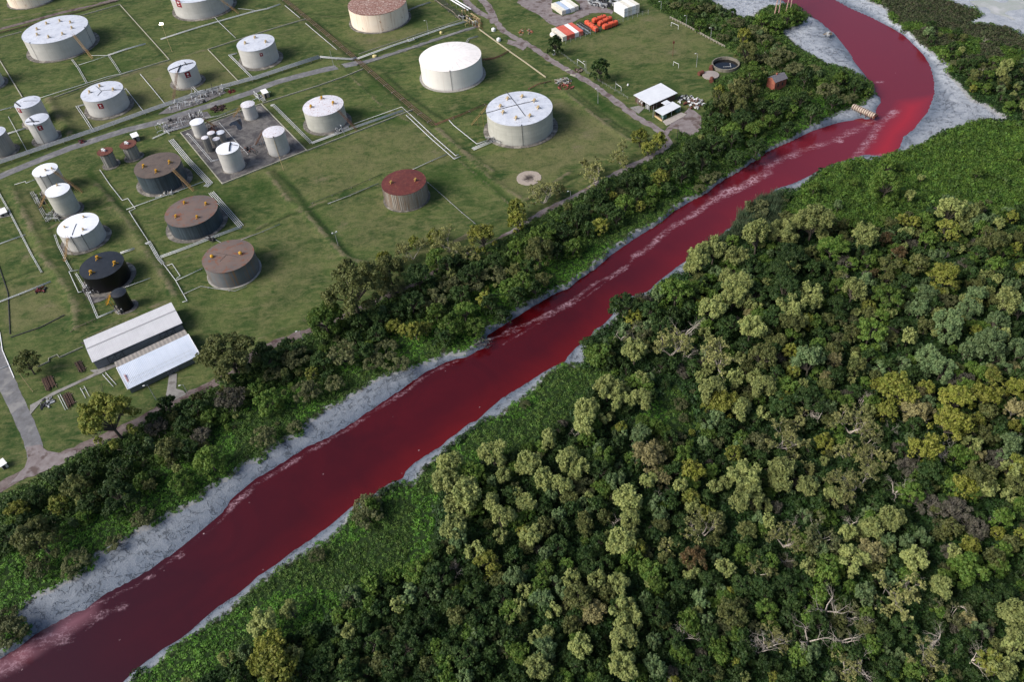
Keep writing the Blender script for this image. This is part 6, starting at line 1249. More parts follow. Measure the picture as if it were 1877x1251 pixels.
tl(1, 1, 'D', "1190,770,120 1400,680,85 1140,960,100 1720,990,70 1560,760,90 1260,860,60 900,1080,80 760,1110,70 1480,660,60 1620,700,70 1750,660,80 1500,900,80 1040,1010,70 880,1190,80 720,1220,70 1370,1190,80 1800,1030,70"); tl(1, 1, 'M', "1410,520,115 1140,590,95 1540,600,70 980,860,65")
tl(1, 1, 'S', "1310,960,90 1440,840,105 1620,840,80 1750,780,90 1250,1000,60 1050,900,60")
tl(2, 1, 'Y', "40,290,65 45,385,68 1090,50,65 650,390,68 945,275,38 745,190,30"); tl(2, 1, 'G', "1040,150,60 220,470,100 450,560,68 40,560,72 70,820,92 830,240,70 500,540,50 1010,230,50"); tl(2, 1, 'O', "200,610,115 230,790,62 20,740,60")
tl(2, 1, 'D', "380,450,80 520,300,85 480,390,60 700,290,80 700,120,65 850,60,80 1250,30,70 300,400,60 330,590,62 600,200,65 110,700,80 560,420,60 770,350,60 920,180,60 950,90,60 1150,120,60 400,330,60 40,930,70 170,880,60 650,210,60"); tl(2, 1, 'S', "1440,75,60 1380,140,45 1500,40,40 800,160,50")
tl(2, 1, 'M', "230,170,95 610,30,85 340,140,50")
tl(2, 1, 'D', "820,1000,95 1010,1040,90 1100,1150,80 1790,900,100 1750,700,90 1300,1000,70 1400,830,70 1590,1130,75 1180,1060,60 1420,1020,60 1340,920,60 1860,760,70"); tl(2, 1, 'P', "955,970,68 1650,1130,60"); tl(2, 1, 'G', "1200,900,110 1640,720,65 1370,860,70 1100,880,60 1820,1050,70"); tl(2, 1, 'Y', "900,1080,68")
tl(2, 1, 'M', "910,1190,90"); tl(2, 1, 'B', "1270,1170,115 800,1210,60"); tl(2, 1, 'W', "1640,880,125 1560,820,80 1480,1030,95 1380,670,110 1480,600,90 1640,660,90 1800,510,105 1750,1180,95 1310,720,60 1620,960,80 1700,970,70"); tl(2, 1, 'S', "1800,300,90"); tl(2, 1, 'A', "1750,1040,45")
# right wood, upper
tl(3, 1, 'W', "330,390,135 240,400,80 110,460,105 430,380,70 1330,310,100 1010,460,60 700,500,88 1400,570,45 620,900,90 300,940,100 170,1030,100 1740,960,105 1480,345,55 150,520,60 690,560,60")
tl(3, 1, 'G', "880,90,125 340,130,50 480,550,110 1170,520,65 340,1120,62 870,930,105 850,1040,68 750,1190,105 740,680,55 1680,700,70 1700,310,55 640,410,45 1180,350,45 1400,480,50")
tl(3, 1, 'Y', "1315,450,80 985,700,38 1305,780,108 1810,590,42 740,1000,48 1860,720,50 1060,400,50 1520,1190,40"); tl(3, 1, 'O', "1640,510,115 1110,690,68 880,710,78 170,1140,95 960,680,50 1050,740,50"); tl(3, 1, 'R', "880,500,58 955,620,52 780,750,35")
tl(3, 1, 'D', "180,610,120 120,720,115 1010,830,82 130,880,140 520,1000,80 1550,620,62 330,700,70 560,560,60 700,610,60 380,1180,60 1060,930,60 60,1080,90 960,1130,70 1500,760,70 1620,830,60"); tl(3, 1, 'P', "560,690,65 1050,550,52 1450,690,55 740,770,45 900,1190,50"); tl(3, 1, 'S', "600,1130,68 490,1220,58 1310,970,68 1120,460,40")
tl(3, 1, 'T', "1130,920,78 1110,1040,68 1540,930,78 1480,1020,78 1860,1030,80 1320,1120,105 1680,1130,78 1310,1240,58 1660,1230,78 1780,860,60 1240,610,60 1560,380,50 730,820,60"); tl(3, 1, 'B', "1200,1020,50")
# right wood, middle column
tl(2, 2, 'G', "640,90,95 900,300,65 680,1070,68 1240,840,75 680,850,80 980,310,60 1090,1220,60"); tl(2, 2, 'D', "580,30,75 720,160,60 1170,170,60 650,950,80 1100,170,60 1700,60,70 1560,680,60 1330,190,60 1780,560,60 620,1200,70 450,1230,70 1650,920,50 1850,1000,60 1180,1120,60 1430,1150,60 800,1020,60"); tl(2, 2, 'W', "900,100,90 700,360,100 780,440,80 550,520,98 545,640,98 680,580,52 960,430,88 1440,350,110 1650,500,90 1640,290,68 1830,320,98 300,740,80 390,850,98 130,900,98 230,1020,88 350,1090,88 500,950,80 120,1200,78 860,1170,105 1000,1040,65 1710,1010,118 1730,1160,115 1320,1220,60")
tl(2, 2, 'M', "1170,40,110 1520,120,118 960,60,60"); tl(2, 2, 'O', "1830,130,98 1100,960,60 1720,200,60"); tl(2, 2, 'S', "1235,470,55 1260,570,40 1220,720,60 1100,740,50 540,1070,80 1800,780,98 100,470,38 1500,740,60"); tl(2, 2, 'Y', "1570,460,105 1450,470,60 1330,960,85 1625,840,68 1320,670,25"); tl(2, 2, 'T', "960,700,78 1060,1210,70 1450,600,70 1500,560,60 640,820,55 900,760,50"); tl(2, 2, 'A', "1000,850,108 1100,1000,68 930,810,50")
tl(1, 2, 'W', "1740,850,105 1430,940,108 1390,1050,100 1540,1120,125 1700,1190,82 1820,1010,60"); tl(1, 2, 'G', "1580,960,80 1640,1010,60 860,1220,60"); tl(1, 2, 'S', "820,1220,95")
# right wood, far right
tl(3, 2, 'T', "310,170,108 230,130,70 820,190,70 990,180,70 1160,120,78 1280,210,88 1600,60,98 1480,60,60 1740,190,60 1840,80,80 1760,760,82 1130,230,60 1720,850,60"); tl(3, 2, 'A', "490,150,52 430,260,48 1120,400,58 1080,520,90 1170,520,58 1800,520,72 1540,830,65 1820,210,30"); tl(3, 2, 'Y', "1630,280,75 940,350,125 1000,430,90 860,520,75 1380,440,115 1590,410,98 1330,620,120 1430,650,80 1530,590,58 1820,350,78 1730,600,35 1800,630,48 1140,800,105 1810,920,80 1440,1080,85 800,330,50 410,740,72 170,80,60")
tl(3, 2, 'D', "310,450,118 530,230,60 60,250,70 100,460,100 1200,950,88 1300,1010,68 700,620,60 200,660,60 1000,820,60 640,360,60 860,680,50 1480,740,60 850,1130,60 60,60,60 400,1000,50"); tl(3, 2, 'G', "150,330,80 480,430,80 770,640,62 1060,1120,82 1710,1040,48 450,1080,60 1690,470,50"); tl(3, 2, 'M', "620,600,125 740,710,88 590,830,88 750,870,88 860,880,68 640,1020,165 120,720,125 290,930,58 240,570,88"); tl(3, 2, 'B', "370,560,88 940,1090,98 1300,830,105 900,640,60"); tl(3, 2, 'P', "1400,300,98 1690,890,98 1160,1200,105 1340,1220,78 1030,930,88 590,400,55 960,800,60 1640,560,55 70,130,60")
tl(3, 2, 'O', "1600,530,70 1600,700,78 1540,1010,108 1820,1060,78 650,200,68 480,70,60"); tl(3, 2, 'W', "90,960,105 100,1060,80 290,1080,78 470,1150,78")
# right wood, bottom
tl(1, 3, 'G', "1170,440,82 600,750,60 1330,1000,58 1380,1110,78 960,480,60 1080,700,50"); tl(1, 3, 'D', "1340,480,108 920,500,75 1100,980,108 1540,1060,98 1450,660,90 760,820,80 900,720,80 1000,600,60 1250,600,80 1600,600,90 700,980,80 1250,800,80 1600,800,80 880,960,80 1120,850,70 450,1150,80 560,1040,70 1480,880,70 1000,1150,80 1300,1200,80 700,1150,80 1720,1050,70 1800,620,80 1700,720,70"); tl(1, 3, 'Y', "1690,390,88 130,1000,110 170,1140,140 50,1120,90"); tl(1, 3, 'W', "1460,150,98 1800,80,98 1800,190,60 60,820,105 270,740,78"); tl(1, 3, 'T', "1620,930,70 1860,500,60"); tl(1, 3, 'S', "1740,890,58 450,330,60 830,40,105 960,900,60"); tl(1, 3, 'B', "850,960,60")
tl(2, 3, 'R', "1340,350,90"); tl(2, 3, 'M', "1400,120,115 1820,430,80 1130,240,70 420,680,60"); tl(2, 3, 'W', "810,230,108 150,190,78 860,30,78 440,520,68 820,760,115 810,900,110 270,900,58 190,1150,98 510,1010,88 810,1150,105 780,540,80 60,720,60 100,590,58 1360,740,50 900,830,60"); tl(2, 3, 'T', "220,640,78 320,540,58 30,500,70 230,1020,88 1030,1120,70 1090,40,60"); tl(2, 3, 'O', "500,640,105 1620,750,108 540,110,68 440,850,68 80,760,50"); tl(2, 3, 'A', "600,730,85 490,800,45"); tl(2, 3, 'G', "1020,430,80 1540,1060,68 60,1020,70 1270,1050,60 1700,300,70 30,60,60")
tl(2, 3, 'D', "1060,740,98 330,250,80 600,420,80 640,220,70 1180,930,80 400,130,60 1250,560,80 1450,500,80 1700,540,80 1450,900,80 1180,420,70 930,1000,70 350,950,60 620,930,60 1180,640,60 1550,250,60 1690,920,60 1400,1150,80 650,1130,60 1650,1190,70"); tl(2, 3, 'S', "1570,870,88 1700,700,60"); tl(2, 3, 'Y', "1590,600,48"); tl(2, 3, 'B', "1260,910,85 1800,1020,95")
X_ = ((1377, 915), 3.724)
def tx(kd, s): tl(0, 0, kd, s, X_[0], X_[1])
tx('M', "230,280,95 500,250,125 160,950,80 650,1150,80 1180,1090,105 1400,760,105 1000,640,135 660,780,80"); tx('W', "820,220,80 680,430,98 1110,430,88 1300,620,80 1790,800,98 1690,1160,95 1810,950,88 950,150,95"); tx('A', "810,370,88 1480,830,60"); tx('B', "400,950,125 520,740,125 620,960,105 740,830,80 100,1000,105 760,1150,105 1260,960,115 1520,1090,100 1080,560,75 690,160,60 230,420,50")
tx('G', "540,450,80 1500,480,108 1400,460,60 100,760,70 1120,1170,70"); tx('D', "1640,720,88 250,600,80 100,640,70 380,620,60 880,700,60 1050,880,80 900,950,70 1560,640,60 940,1150,70 320,800,60 60,420,70 1240,820,60 850,560,60 400,1180,60"); tx('O', "1650,420,68 1370,200,68"); tx('P', "1380,100,105 1520,210,88 1350,370,58 1150,370,50"); tx('Y', "1680,240,48 1840,250,50 1490,330,68 1330,220,40")
# yard trees and the bushy top
tl(2, 0, 'D', "650,510,72 320,335,58 1620,90,30 1330,150,35"); tl(2, 0, 'Y', "940,1000,68 1080,1040,55 1000,1090,50 1520,680,40 1700,270,50"); tl(2, 0, 'M', "800,1130,95 580,1210,70 1650,640,70"); tl(2, 0, 'O', "1540,740,105 1720,680,95 1640,780,90 1720,370,80"); tl(2, 0, 'G', "1760,540,90 1380,175,45 1620,940,80 1800,930,85 1840,150,60"); tl(2, 0, 'D', "1620,1010,80 1480,1040,85 1350,1060,80 1700,870,90 1500,900,70 1800,1060,85 1250,1180,80 1650,1130,80 1400,1180,75 1100,1220,55 1850,780,70 1460,820,60"); tl(2, 0, 'S', "1540,280,45 1640,180,60 1780,230,60 1840,300,60 1420,70,50 1300,60,50 1740,440,50 1200,50,40 1830,440,50")
tl(3, 0, 'D', "280,570,65 540,560,70 650,620,65 120,750,70 250,720,60 330,830,70 60,830,60 480,740,60 150,930,60 700,620,50"); tl(3, 0, 'S', "200,520,70 430,690,80 220,620,60 80,400,60 560,740,55 1410,480,60 40,470,60 150,420,50 330,520,50 620,720,40"); tl(3, 0, 'G', "530,600,55 30,720,60 1300,390,45 1010,190,25 20,880,50 400,600,50 180,820,40 740,660,40"); tl(3, 0, 'G', "150,120,60 70,160,60 230,120,45 880,1230,60"); tl(3, 0, 'O', "10,600,50 60,560,40")
def place(px, py, rpx, kd):
    """ground point and world radius so that the crown centre falls on the pixel"""
    zf = {'S': .5, 'P': .5, 'B': 1.1, 'M': 1.1}.get(kd, 1.35); r = 5.0
    for _ in range(4): x, y = gp(px, py, zf*r*.95); r = rpx*proj((x, y, zf*r))[2]/F
    return x, y, r
ANCH = [((60, 700), 'near the left road'), ((250, 780), 'on the dirt track side below the long shed'), ((120, 900), 'in the left strip near the dirt track fork'), ((330, 860), 'in the left strip above the wide mud bank'), ((60, 1010), 'in the left strip at the lower left photo edge'), ((150, 1130), 'on the edge of the lower left mud bank'),
 ((420, 650), 'beside the arched hall'), ((520, 700), 'in the left strip below the eucalyptus'), ((600, 760), 'on the bright green cover above the mud bank'), ((640, 530), 'on the grass edge below the yards'), ((760, 500), 'in the clump right of the eucalyptus'), ((780, 600), 'in the left strip near the stone groyne'), ((900, 520), 'in the left strip above the narrow channel'),
 ((940, 420), 'beside the dirt track below the straight pipes'), ((1010, 350), 'beside the track near the sandy disc'), ((1060, 420), 'in the left strip opposite the reeds'), ((1190, 340), 'in the left strip towards the river bend'), ((1300, 290), 'between the club house and the channel'), ((1100, 130), 'on the football field edge'), ((1020, 85), 'beside the striped containers'), ((1200, 250), 'at the track end below the club house'), ((1350, 190), 'east of the club house yard'),
 ((1350, 60), 'in the scrub above the football field'), ((1440, 40), 'on the point under the pylons'), ((1430, 180), 'around the brick house'), ((1540, 170), 'beside the outfall pipe'), ((1760, 110), 'in the scrub right of the river bend'), ((1640, 330), 'on the shrub carpet below the mud tongue'), ((1150, 560), 'on the right bank beside the first channel narrowing'), ((1180, 630), 'around the small inlet on the right bank'), ((1330, 520), 'above the right bank notch'),
 ((1480, 420), 'below the reed bed'), ((1350, 450), 'beside the reed bed'), ((1600, 450), 'on the north edge of the right wood'), ((1740, 430), 'in the upper right clearing'), ((1830, 480), 'at the upper right photo edge'), ((1450, 540), 'in the dark hollow of the right wood'), ((1600, 540), 'in the right wood below the rusty crowns'), ((1720, 530), 'around the big round yellow tree'), ((1830, 600), 'in the grey green stand at the right edge'),
 ((1100, 750), 'along the right side of the green bank cover'), ((1250, 760), 'around the forest glade'), ((1330, 640), 'in the wood centre above the glade'), ((1420, 720), 'between the glade and the yellow stand'), ((1560, 680), 'above the bleached limbs'), ((1650, 740), 'in the yellow stand'), ((1760, 760), 'in the right half of the yellow stand'), ((1850, 760), 'right of the yellow stand at the edge'), ((1550, 860), 'among the bleached limbs'), ((1700, 850), 'below the yellow stand'),
 ((1830, 880), 'in the right wood by the lower right edge'), ((1000, 860), 'in the willow stand behind the near green bank'), ((880, 900), 'at the tip of the willow stand near the bank'), ((1180, 870), 'below the forest glade'), ((1330, 880), 'in the middle of the right wood'), ((1450, 900), 'left of the bleached limbs'), ((660, 1040), 'on the near green bank cover'), ((780, 1060), 'where the dark wood meets the green bank'), ((520, 1170), 'in the yellow and willow group by the bottom edge'), ((650, 1190), 'in the dark wood at the bottom edge'),
 ((870, 1150), 'in the dark wood left of the bottom willows'), ((960, 1000), 'in the wood above the bottom willows'), ((1060, 1110), 'in the willow group at the bottom'), ((1150, 1010), 'around the lone star shaped willow'), ((1170, 1210), 'at the bottom edge right of the willows'), ((1280, 1040), 'near the brown crown in the lower wood'), ((1330, 1180), 'in the lower wood left of the bare branches'), ((1450, 1010), 'in the lower right wood, left part'), ((1500, 1150), 'among the bare branches at the bottom'), ((1620, 1030), 'in the lower right wood, middle part'),
 ((1660, 1160), 'between the two groups of bare branches'), ((1760, 1000), 'around the grey purple bushes'), ((1760, 1180), 'among the bare branches in the lower right corner'), ((1850, 1100), 'at the lower right photo edge')]
ANP = np.array([a[0] for a in ANCH], float)
recs = []; HOUSE = gp(*T(3, 0, "80,650")[0])
for (px, py, rp, kd) in TREES:
    x, y, r = place(px, py, rp, kd)
    if math.dist((x, y), HOUSE) < 9.5 and y < HOUSE[1]+5: continue
    nm, desc, cat = KIND[kd]; ai = int(np.argmin(((ANP-[px, py])**2).sum(1))); recs.append((px, py, x, y, r, kd, nm, desc, cat, ai))
big_ = sorted([i for i in range(len(recs)) if recs[i][8] == 'tree'], key=lambda i: -TREES[i][2])
keep_ids = set(big_[:296]) | {i for i in range(len(recs)) if recs[i][8] == 'shrub'}
EXTRA = [recs[i] for i in range(len(recs)) if i not in keep_ids]; recs = [recs[i] for i in sorted(keep_ids)]
groups = {}
for i, q in enumerate(recs): groups.setdefault((q[5], q[9]), []).append(i)
ORD = ['first', 'second', 'third', 'fourth', 'fifth', 'sixth', 'seventh', 'eighth', 'ninth', 'tenth', 'eleventh', 'twelfth']
LAB = {}
def words(s): return len(s.replace(',', ' ').split())
for (kd, ai), ids in groups.items():
    ids = sorted(ids, key=lambda i: recs[i][0]); n = len(ids)
    for j, i in enumerate(ids):
        d = recs[i][7]; a = ANCH[ai][1]
        if n == 1: s = '%s %s' % (d, a)
        else:
            big = max(ids, key=lambda i_: recs[i_][4]); o_ = ['leftmost', 'rightmost'] if n == 2 else ['leftmost', 'middle', 'rightmost'] if n == 3 else ORD[:n]
            s = '%s %s %s' % (o_[j], d, a) if n <= 3 else '%s from left %s %s' % (o_[j], d, a)
        while words(s) > 16: s = s.rsplit(' ', 1)[0]
        LAB[i] = s
def hgrid(x, y):
    ix = np.clip(((np.asarray(x)-X0)/ST).astype(int), 0, nx-1); iy = np.clip(((np.asarray(y)-Y0)/ST).astype(int), 0, ny-1); k_ = iy*nx+ix; return k_
rng = np.random.default_rng(11); PLACED = []
for i, q in enumerate(recs):
    px, py, x, y, r, kd, nm, desc, cat, ai = q; vi = int(rng.integers(NVAR[kd])); t = empty(nm, (x, y, -.1), rng.uniform(0, 6.28)); s = r*((1.05 if kd in 'DG' and dVL[hgrid(x, y)] > 0 else 1.22) if r < 5.2 else 1.10)
    t.scale = (s, s, s*rng.uniform(.92, 1.12)); tag(t, LAB[i], cat, 'trees and shrubs along the channel' if cat == 'tree' else 'shrubs along the channel'); lm, wm = PROTO[kd, 'big%d' % (vi % 2)] if (r > 5.2 and kd in 'WDGYOM') else PROTO[kd, vi]
    if wm: o = bpy.data.objects.new('trunk' if cat == 'tree' else 'stems', wm); COL.objects.link(o); o.parent = t
    if lm: o = bpy.data.objects.new('crown' if cat == 'tree' else 'foliage', lm); COL.objects.link(o); o.parent = t
    PLACED.append((x, y, r, kd))
PLACED = np.array([(a, b, c) for a, b, c, d in PLACED] + [(q[2], q[3], q[4]) for q in EXTRA])
# ---------------------------------------------------------------- mass vegetation: instanced from small meshes
def stuff_field(name, label, pts, scl, protos, zrot=True, cat=None, idx=None):
    """one object whose points carry copies of the given small meshes"""
    lib = bpy.data.collections.new(name+'_source'); n = len(pts)
    for i, me in enumerate(protos): o = bpy.data.objects.new('%s_piece_%03d' % (name, i), me); lib.objects.link(o)
    me = bpy.data.meshes.new(name); me.vertices.add(n); me.vertices.foreach_set('co', np.ascontiguousarray(pts, np.float32).ravel())
    a = me.attributes.new('scl', 'FLOAT_VECTOR', 'POINT'); a.data.foreach_set('vector', np.ascontiguousarray(scl, np.float32).ravel())
    rt = np.zeros((n, 3), np.float32); rt[:, 2] = rng.uniform(0, 6.28, n); a = me.attributes.new('rot', 'FLOAT_VECTOR', 'POINT'); a.data.foreach_set('vector', rt.ravel())
    a = me.attributes.new('pick', 'INT', 'POINT'); a.data.foreach_set('value', np.ascontiguousarray(idx if idx is not None else rng.integers(0, len(protos), n), np.int32))
    o = bpy.data.objects.new(name, me); COL.objects.link(o); tag(o, label, cat, kind='stuff')
    g = bpy.data.node_groups.new(name+'_scatter', 'GeometryNodeTree'); g.interface.new_socket('Geometry', in_out='INPUT', socket_type='NodeSocketGeometry'); g.interface.new_socket('Geometry', in_out='OUTPUT', socket_type='NodeSocketGeometry')
    gi = g.nodes.new('NodeGroupInput'); go_ = g.nodes.new('NodeGroupOutput'); ip = g.nodes.new('GeometryNodeInstanceOnPoints'); ci = g.nodes.new('GeometryNodeCollectionInfo')
    ci.inputs['Collection'].default_value = lib; ci.inputs['Separate Children'].default_value = True; ci.inputs['Reset Children'].default_value = True; ip.inputs['Pick Instance'].default_value = True
    def na(nm_, ty): x = g.nodes.new('GeometryNodeInputNamedAttribute'); x.data_type = ty; x.inputs['Name'].default_value = nm_; return x.outputs[0]
    g.links.new(gi.outputs[0], ip.inputs['Points']); g.links.new(ci.outputs[0], ip.inputs['Instance']); g.links.new(na('pick', 'INT'), ip.inputs['Instance Index']); g.links.new(na('scl', 'FLOAT_VECTOR'), ip.inputs['Scale'])
    er = g.nodes.new('FunctionNodeEulerToRotation'); g.links.new(na('rot', 'FLOAT_VECTOR'), er.inputs[0]); g.links.new(er.outputs[0], ip.inputs['Rotation']); g.links.new(ip.outputs[0], go_.inputs[0])
    md = o.modifiers.new('scatter', 'NODES'); md.node_group = g; return o
def joined(kd, seed, nl, size):
    lv, lq, wv_, wq, _ = tree_arrays(kd, seed, nl, size); ms = []
    if lv is None: return npmesh('piece', wv_, wq, wood_mat(kd))
    V = np.concatenate([lv, wv_]); Q_ = np.concatenate([lq, wq+len(lv)]); me = npmesh('piece', V, Q_, LM[kd if kd in LM else 'S']); me.materials.append(wood_mat(kd))
    mi = np.zeros(len(Q_), np.int32); mi[len(lq):] = 1; me.polygons.foreach_set('material_index', mi); return me
def jgrid(step, jit=.48):
    xs = np.arange(-330, 335, step); ys = np.arange(52, 575, step); a, b = np.meshgrid(xs, ys); p = np.stack([a.ravel(), b.ravel()], 1)+rng.uniform(-jit, jit, (a.size, 2))*step
    qx, qy, qz = proj(np.c_[p, np.zeros(len(p))]); return p[(qx > -130) & (qx < 2010) & (qy > -150) & (qy < 1420)]
def inpoly(p, poly): return sdist(p, G(poly)) > 0
RB1 = [(1030, 660), (1078, 676), (1128, 683), (1113, 698), (1088, 708), (1045, 756), (1023, 786), (993, 806), (945, 838), (880, 850), (806, 890), (798, 960), (800, 1010), (745, 1052), (690, 1062), (600, 1130), (500, 1185), (360, 1251), (200, 1300), (300, 1180), (560, 1000), (650, 930), (745, 890), (900, 765), (970, 690)]
RB2 = T(3, 0, "400,1260 600,1150 900,1130 1150,1050 1400,930 1550,880 1900,900 1990,1300 1900,1600") + T(3, 1, "1875,330 1560,300 1200,250 1050,400 700,430 480,430 300,330 180,350 60,430 -100,420")
RB3 = T(2, 2, "1080,420 1200,330 1330,450 1350,620 1230,700 1000,640 900,560")
REED = T(2, 1, "1290,640 1420,570 1560,490 1660,390 1700,310 1875,200 1960,160 1960,400 1800,470 1650,500 1500,560 1380,640 1300,700")
SCRUB = T(3, 0, "770,-60 1290,0 1400,30 1560,100 1460,165 1700,200 1900,270 1900,380 1700,330 1300,210 1000,140 880,90")
P_ = jgrid(1.25); kk = hgrid(P_[:, 0], P_[:, 1]); vm = ((dVL[kk] > -.8) | (dVR[kk] > -.6)) & (dM[kk] < .15) & (dTi[kk] < 0); P_ = P_[vm]; kk = kk[vm]; Z_ = H[kk]
inreed = inpoly(P_, REED); inscrub = inpoly(P_, SCRUB) | ((dVR[kk] > -1) & (P_[:, 0] > 130) & (P_[:, 1] > 330) & (vnoise(P_[:, 0], P_[:, 1], 9, 21) > .68)); inb = (inpoly(P_, RB1) | inpoly(P_, RB3) | ((dVL[kk] > -1) & (dM[kk] > -13-8*vnoise(P_[:, 0], P_[:, 1], 14, 8)) & (P_[:, 1] < 330))) & ~inreed; inshr = (inpoly(P_, RB2) | ((dVR[kk] > -1) & (P_[:, 0] > 150) & (P_[:, 1] > 340) & ~inscrub)) & ~inreed
def clump(seed, n=26, size=.26, flat=.55, tall=0):
    g_ = np.random.default_rng(seed); d = g_.normal(size=(n, 3)); d[:, 2] = abs(d[:, 2]); d /= np.linalg.norm(d, axis=1)[:, None]; c = d*[1, 1, flat]*g_.uniform(.75, 1.05, (n, 1)); nr = d+g_.normal(size=(n, 3))*.5; nr[:, 2] += .5; nr /= np.linalg.norm(nr, axis=1)[:, None]
    return quads_at(c, nr, size, g_)
def reedclump(seed, n=60):
    g_ = np.random.default_rng(seed); b = g_.normal(size=(n, 3))*[.45, .45, 0]; t_ = b+np.c_[g_.normal(size=(n, 2))*.5, g_.uniform(.7, 1.5, n)]; s_ = np.cross(t_-b, g_.normal(size=(n, 3))); s_ /= np.linalg.norm(s_, axis=1)[:, None]; s_ *= .05
    V = np.stack([b-s_, b+s_, t_+s_*.4, t_-s_*.4], 1).reshape(-1, 3); return V, np.arange(n*4).reshape(-1, 4)
GC = leafmat('bright_ground_cover', [(.044, .130, .012), (.062, .160, .015), (.10, .205, .022)], trans=.15, var=.35)
GC2 = leafmat('olive_ground_cover', [(.046, .108, .016), (.062, .130, .020), (.098, .155, .028)], trans=.15, var=.3)
UG = leafmat('dark_undergrowth', [(.012, .036, .008), (.020, .052, .011), (.036, .080, .016)], trans=.15, var=.4)
SH = leafmat('shrub_carpet_leaves', [(.044, .102, .013), (.060, .125, .017), (.105, .170, .024)], trans=.18, var=.4)
BS = leafmat('brown_scrub_leaves', [(.070, .060, .036), (.056, .064, .028), (.042, .070, .020)], trans=.1, var=.4)
RD = leafmat('reed_leaves', [(.060, .110, .060), (.080, .125, .065), (.110, .130, .070)], trans=.2, var=.3)
GD = leafmat('grey_green_bank_grass', [(.095, .115, .055), (.13, .13, .075), (.075, .105, .045)], trans=.2, var=.3)
def pm(arr, mat): return npmesh('piece', arr[0], arr[1], mat)
def fld(name, label, mask, protos, smin, smax, zs=1.0, thin=1.0):
    m_ = mask & (rng.random(len(P_)) < thin); n = m_.sum(); s = rng.uniform(smin, smax, n)*np.where(rng.random(n) < .12, 1.35, 1); sc = np.c_[s, s, s*rng.uniform(.7, 1.35, n)*zs]
    return stuff_field(name, label, np.c_[P_[m_], Z_[m_]-.05], sc, protos)
ol = vnoise(P_[:, 0], P_[:, 1], 13, 31) > .52; ol &= (proj(np.c_[P_, np.zeros(len(P_))])[0] > 430)
fld('ground_cover', 'bright green leafy ground cover along both banks', inb & ~ol, [pm(clump(i, 30, .24), GC) for i in range(6)], .55, .95, .8)
fld('olive_ground_cover', 'duller olive green low cover on the right bank', inb & ol & ~inshr, [pm(clump(20+i, 34, .2), GC2) for i in range(6)], .55, 1.0, 1.1)
fld('shrub_carpet', 'dense knobbly green shrub carpet below the mud tongue', inshr & ~inb, [pm(clump(40+i, 60, .17, .9), SH) for i in range(6)], .8, 1.6, 1.0)
fld('brown_scrub', 'brown scrub on the far right bank', inscrub & ~inshr & ~inb, [pm(clump(60+i, 44, .19, .8), BS) for i in range(6)], .7, 1.5, .9)
fld('reed_bed', 'blue green reed bed at the right bank', inreed, [pm(reedclump(80+i, 110), RD) for i in range(5)], .9, 1.5, 1.6)
rest_ = ~(inb | inshr | inscrub | inreed)
wst = dVL[kk] > -1
fld('belt_undergrowth', 'green undergrowth in the tree belt between track and channel', rest_ & wst, [pm(clump(160+i, 34, .24, .8), leafmat('belt_undergrowth_leaves', [(.034, .082, .012), (.052, .105, .018), (.085, .135, .028)], trans=.2, var=.4) if i == 0 else bpy.data.materials['belt_undergrowth_leaves']) for i in range(6)], .6, 1.2, 1.0)
fld('undergrowth', 'dark undergrowth on the floor of the woods', rest_ & ~wst, [pm(clump(100+i, 34, .24, .8), UG) for i in range(6)], .6, 1.3, 1.0)
# tufts on the bank edge
E_ = jgrid(.9); ke = hgrid(E_[:, 0], E_[:, 1]); em = (dM[ke] > -1.6) & (dM[ke] < .5) & (dR[ke] < -.2) & (rng.random(len(E_)) < .55) & (dTi[ke] < 0); E_ = E_[em]; ke = ke[em]; s = rng.uniform(.35, .8, len(E_))
stuff_field('bank_edge_tufts', 'grey green tufts hanging over the edge of the mud', np.c_[E_, H[ke]-.1], np.c_[s, s, s*.9], [pm(reedclump(130+i, 60), GD) for i in range(3)] + [pm(clump(140+i, 26, .28), GC) for i in range(3)])
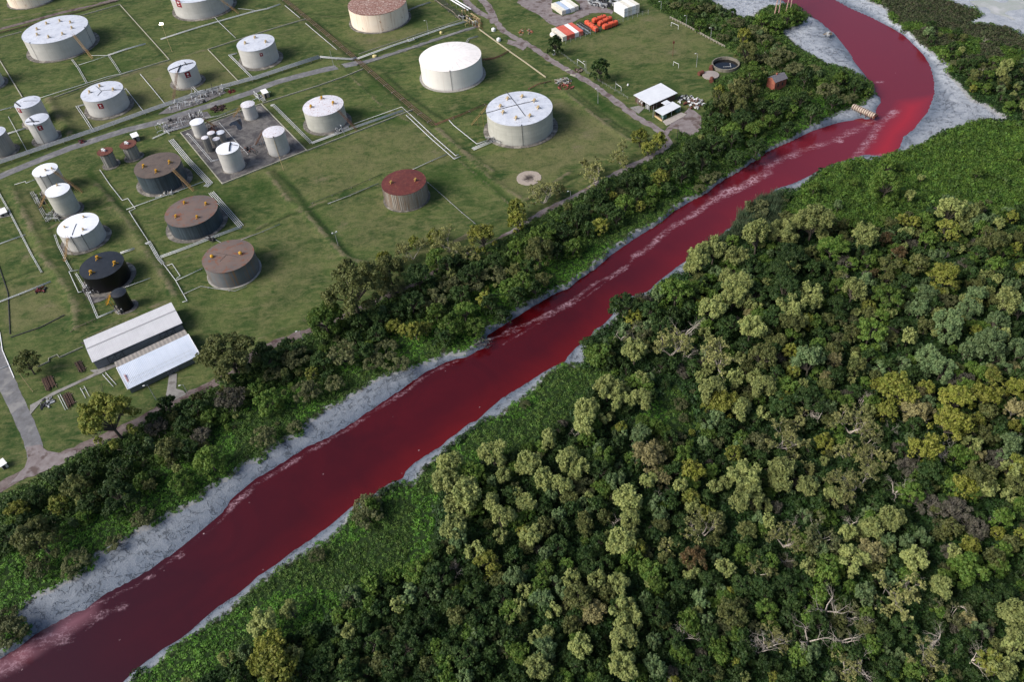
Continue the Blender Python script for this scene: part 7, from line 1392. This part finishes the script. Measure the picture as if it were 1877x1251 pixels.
# the rest of the woods: smaller trees and bushes between the big ones
P2 = jgrid(4.2); k2 = hgrid(P2[:, 0], P2[:, 1]); dv = np.maximum(dVL[k2], dVR[k2]); ok = (dv > 1.2) & ((dVL[k2] < 0) | (dVL[k2] > 4.0)) & (dM[k2] < -1.5) & ~inpoly(P2, RB1) & ~inpoly(P2, RB3) & ~inpoly(P2, REED) & (dTi[k2] < -1) & ~inpoly(P2, SCRUB)
ok &= ~(inpoly(P2, RB2) & (rng.random(len(P2)) > .05)); ok &= ~((dVL[k2] > 0) & (dM[k2] > -9-7*vnoise(P2[:, 0], P2[:, 1], 14, 8)) & (P2[:, 1] < 330) & (rng.random(len(P2)) > .10))
ok &= ~((dVL[k2] > 0) & (rng.random(len(P2)) < .3)); ok &= ~((dVR[k2] > 0) & (dM[k2] > -5) & (P2[:, 1] < 300))
ok &= ~((P2[:, 0] > 150) & (P2[:, 1] > 345) & (rng.random(len(P2)) > .22)); ok &= ~inpoly(P2, T(2, 1, "110,350 560,110 760,20 780,90 560,200 120,450"))
P2 = P2[ok]; d2 = np.array([np.min(np.hypot(PLACED[:, 0]-a, PLACED[:, 1]-b)-PLACED[:, 2]*.62) for a, b in P2]); P2 = P2[(d2 > 0) & ~((np.hypot(P2[:, 0]-HOUSE[0], P2[:, 1]-HOUSE[1]) < 9) & (P2[:, 1] < HOUSE[1]+5))]
kinds = ['D', 'G', 'O', 'S', 'T', 'P', 'Y', 'B', 'W']; n = len(P2); west = dVL[hgrid(P2[:, 0], P2[:, 1])] > 0; pr_ = rng.random(n); zn = vnoise(P2[:, 0], P2[:, 1], 30, 55)
zz = rng.random(n); pick = np.where(pr_ < .33, 0, np.where(pr_ < .54, 1, np.where(pr_ < .65, 2, np.where(pr_ < .74, 3, np.where(pr_ < .84, 4, np.where(pr_ < .87, 5, np.where(pr_ < .885, 6, np.where(pr_ < .91, 7, 8))))))))
pick = np.where(west & (pick == 0) & (zz < .6), np.where(zz < .25, 1, np.where(zz < .42, 3, 4)), pick)
s = rng.uniform(1.4, 3.2, n)*np.where(west, .72, 1)*np.where(np.isin(pick, [3, 5]), .75, 1)
kinds = kinds + ['A', 'R', 'M']; ex = np.array([(q[2], q[3]) for q in EXTRA]); exk = np.array([kinds.index(q[5]) for q in EXTRA]); exs = np.array([q[4]*1.12 for q in EXTRA])
P2 = np.concatenate([P2, ex]); pick = np.concatenate([pick, exk]); s = np.concatenate([s, exs]); n = len(P2)
protos = []; idxs = np.zeros(n, int)
for ki, kd in enumerate(kinds):
    for j in range(2): protos.append(joined(kd, 900+ki*10+j, 1300 if kd != 'B' else 0, .082))
idxs = pick*2+rng.integers(0, 2, n)
stuff_field('woodland', 'mass of lesser trees and bushes filling the woods between the large crowns', np.c_[P2, H[hgrid(P2[:, 0], P2[:, 1])]-.2], np.c_[s, s, s*rng.uniform(.85, 1.4, n)], protos, idx=idxs)
print('trees', len(recs), 'filler', n, 'cover', len(P_))
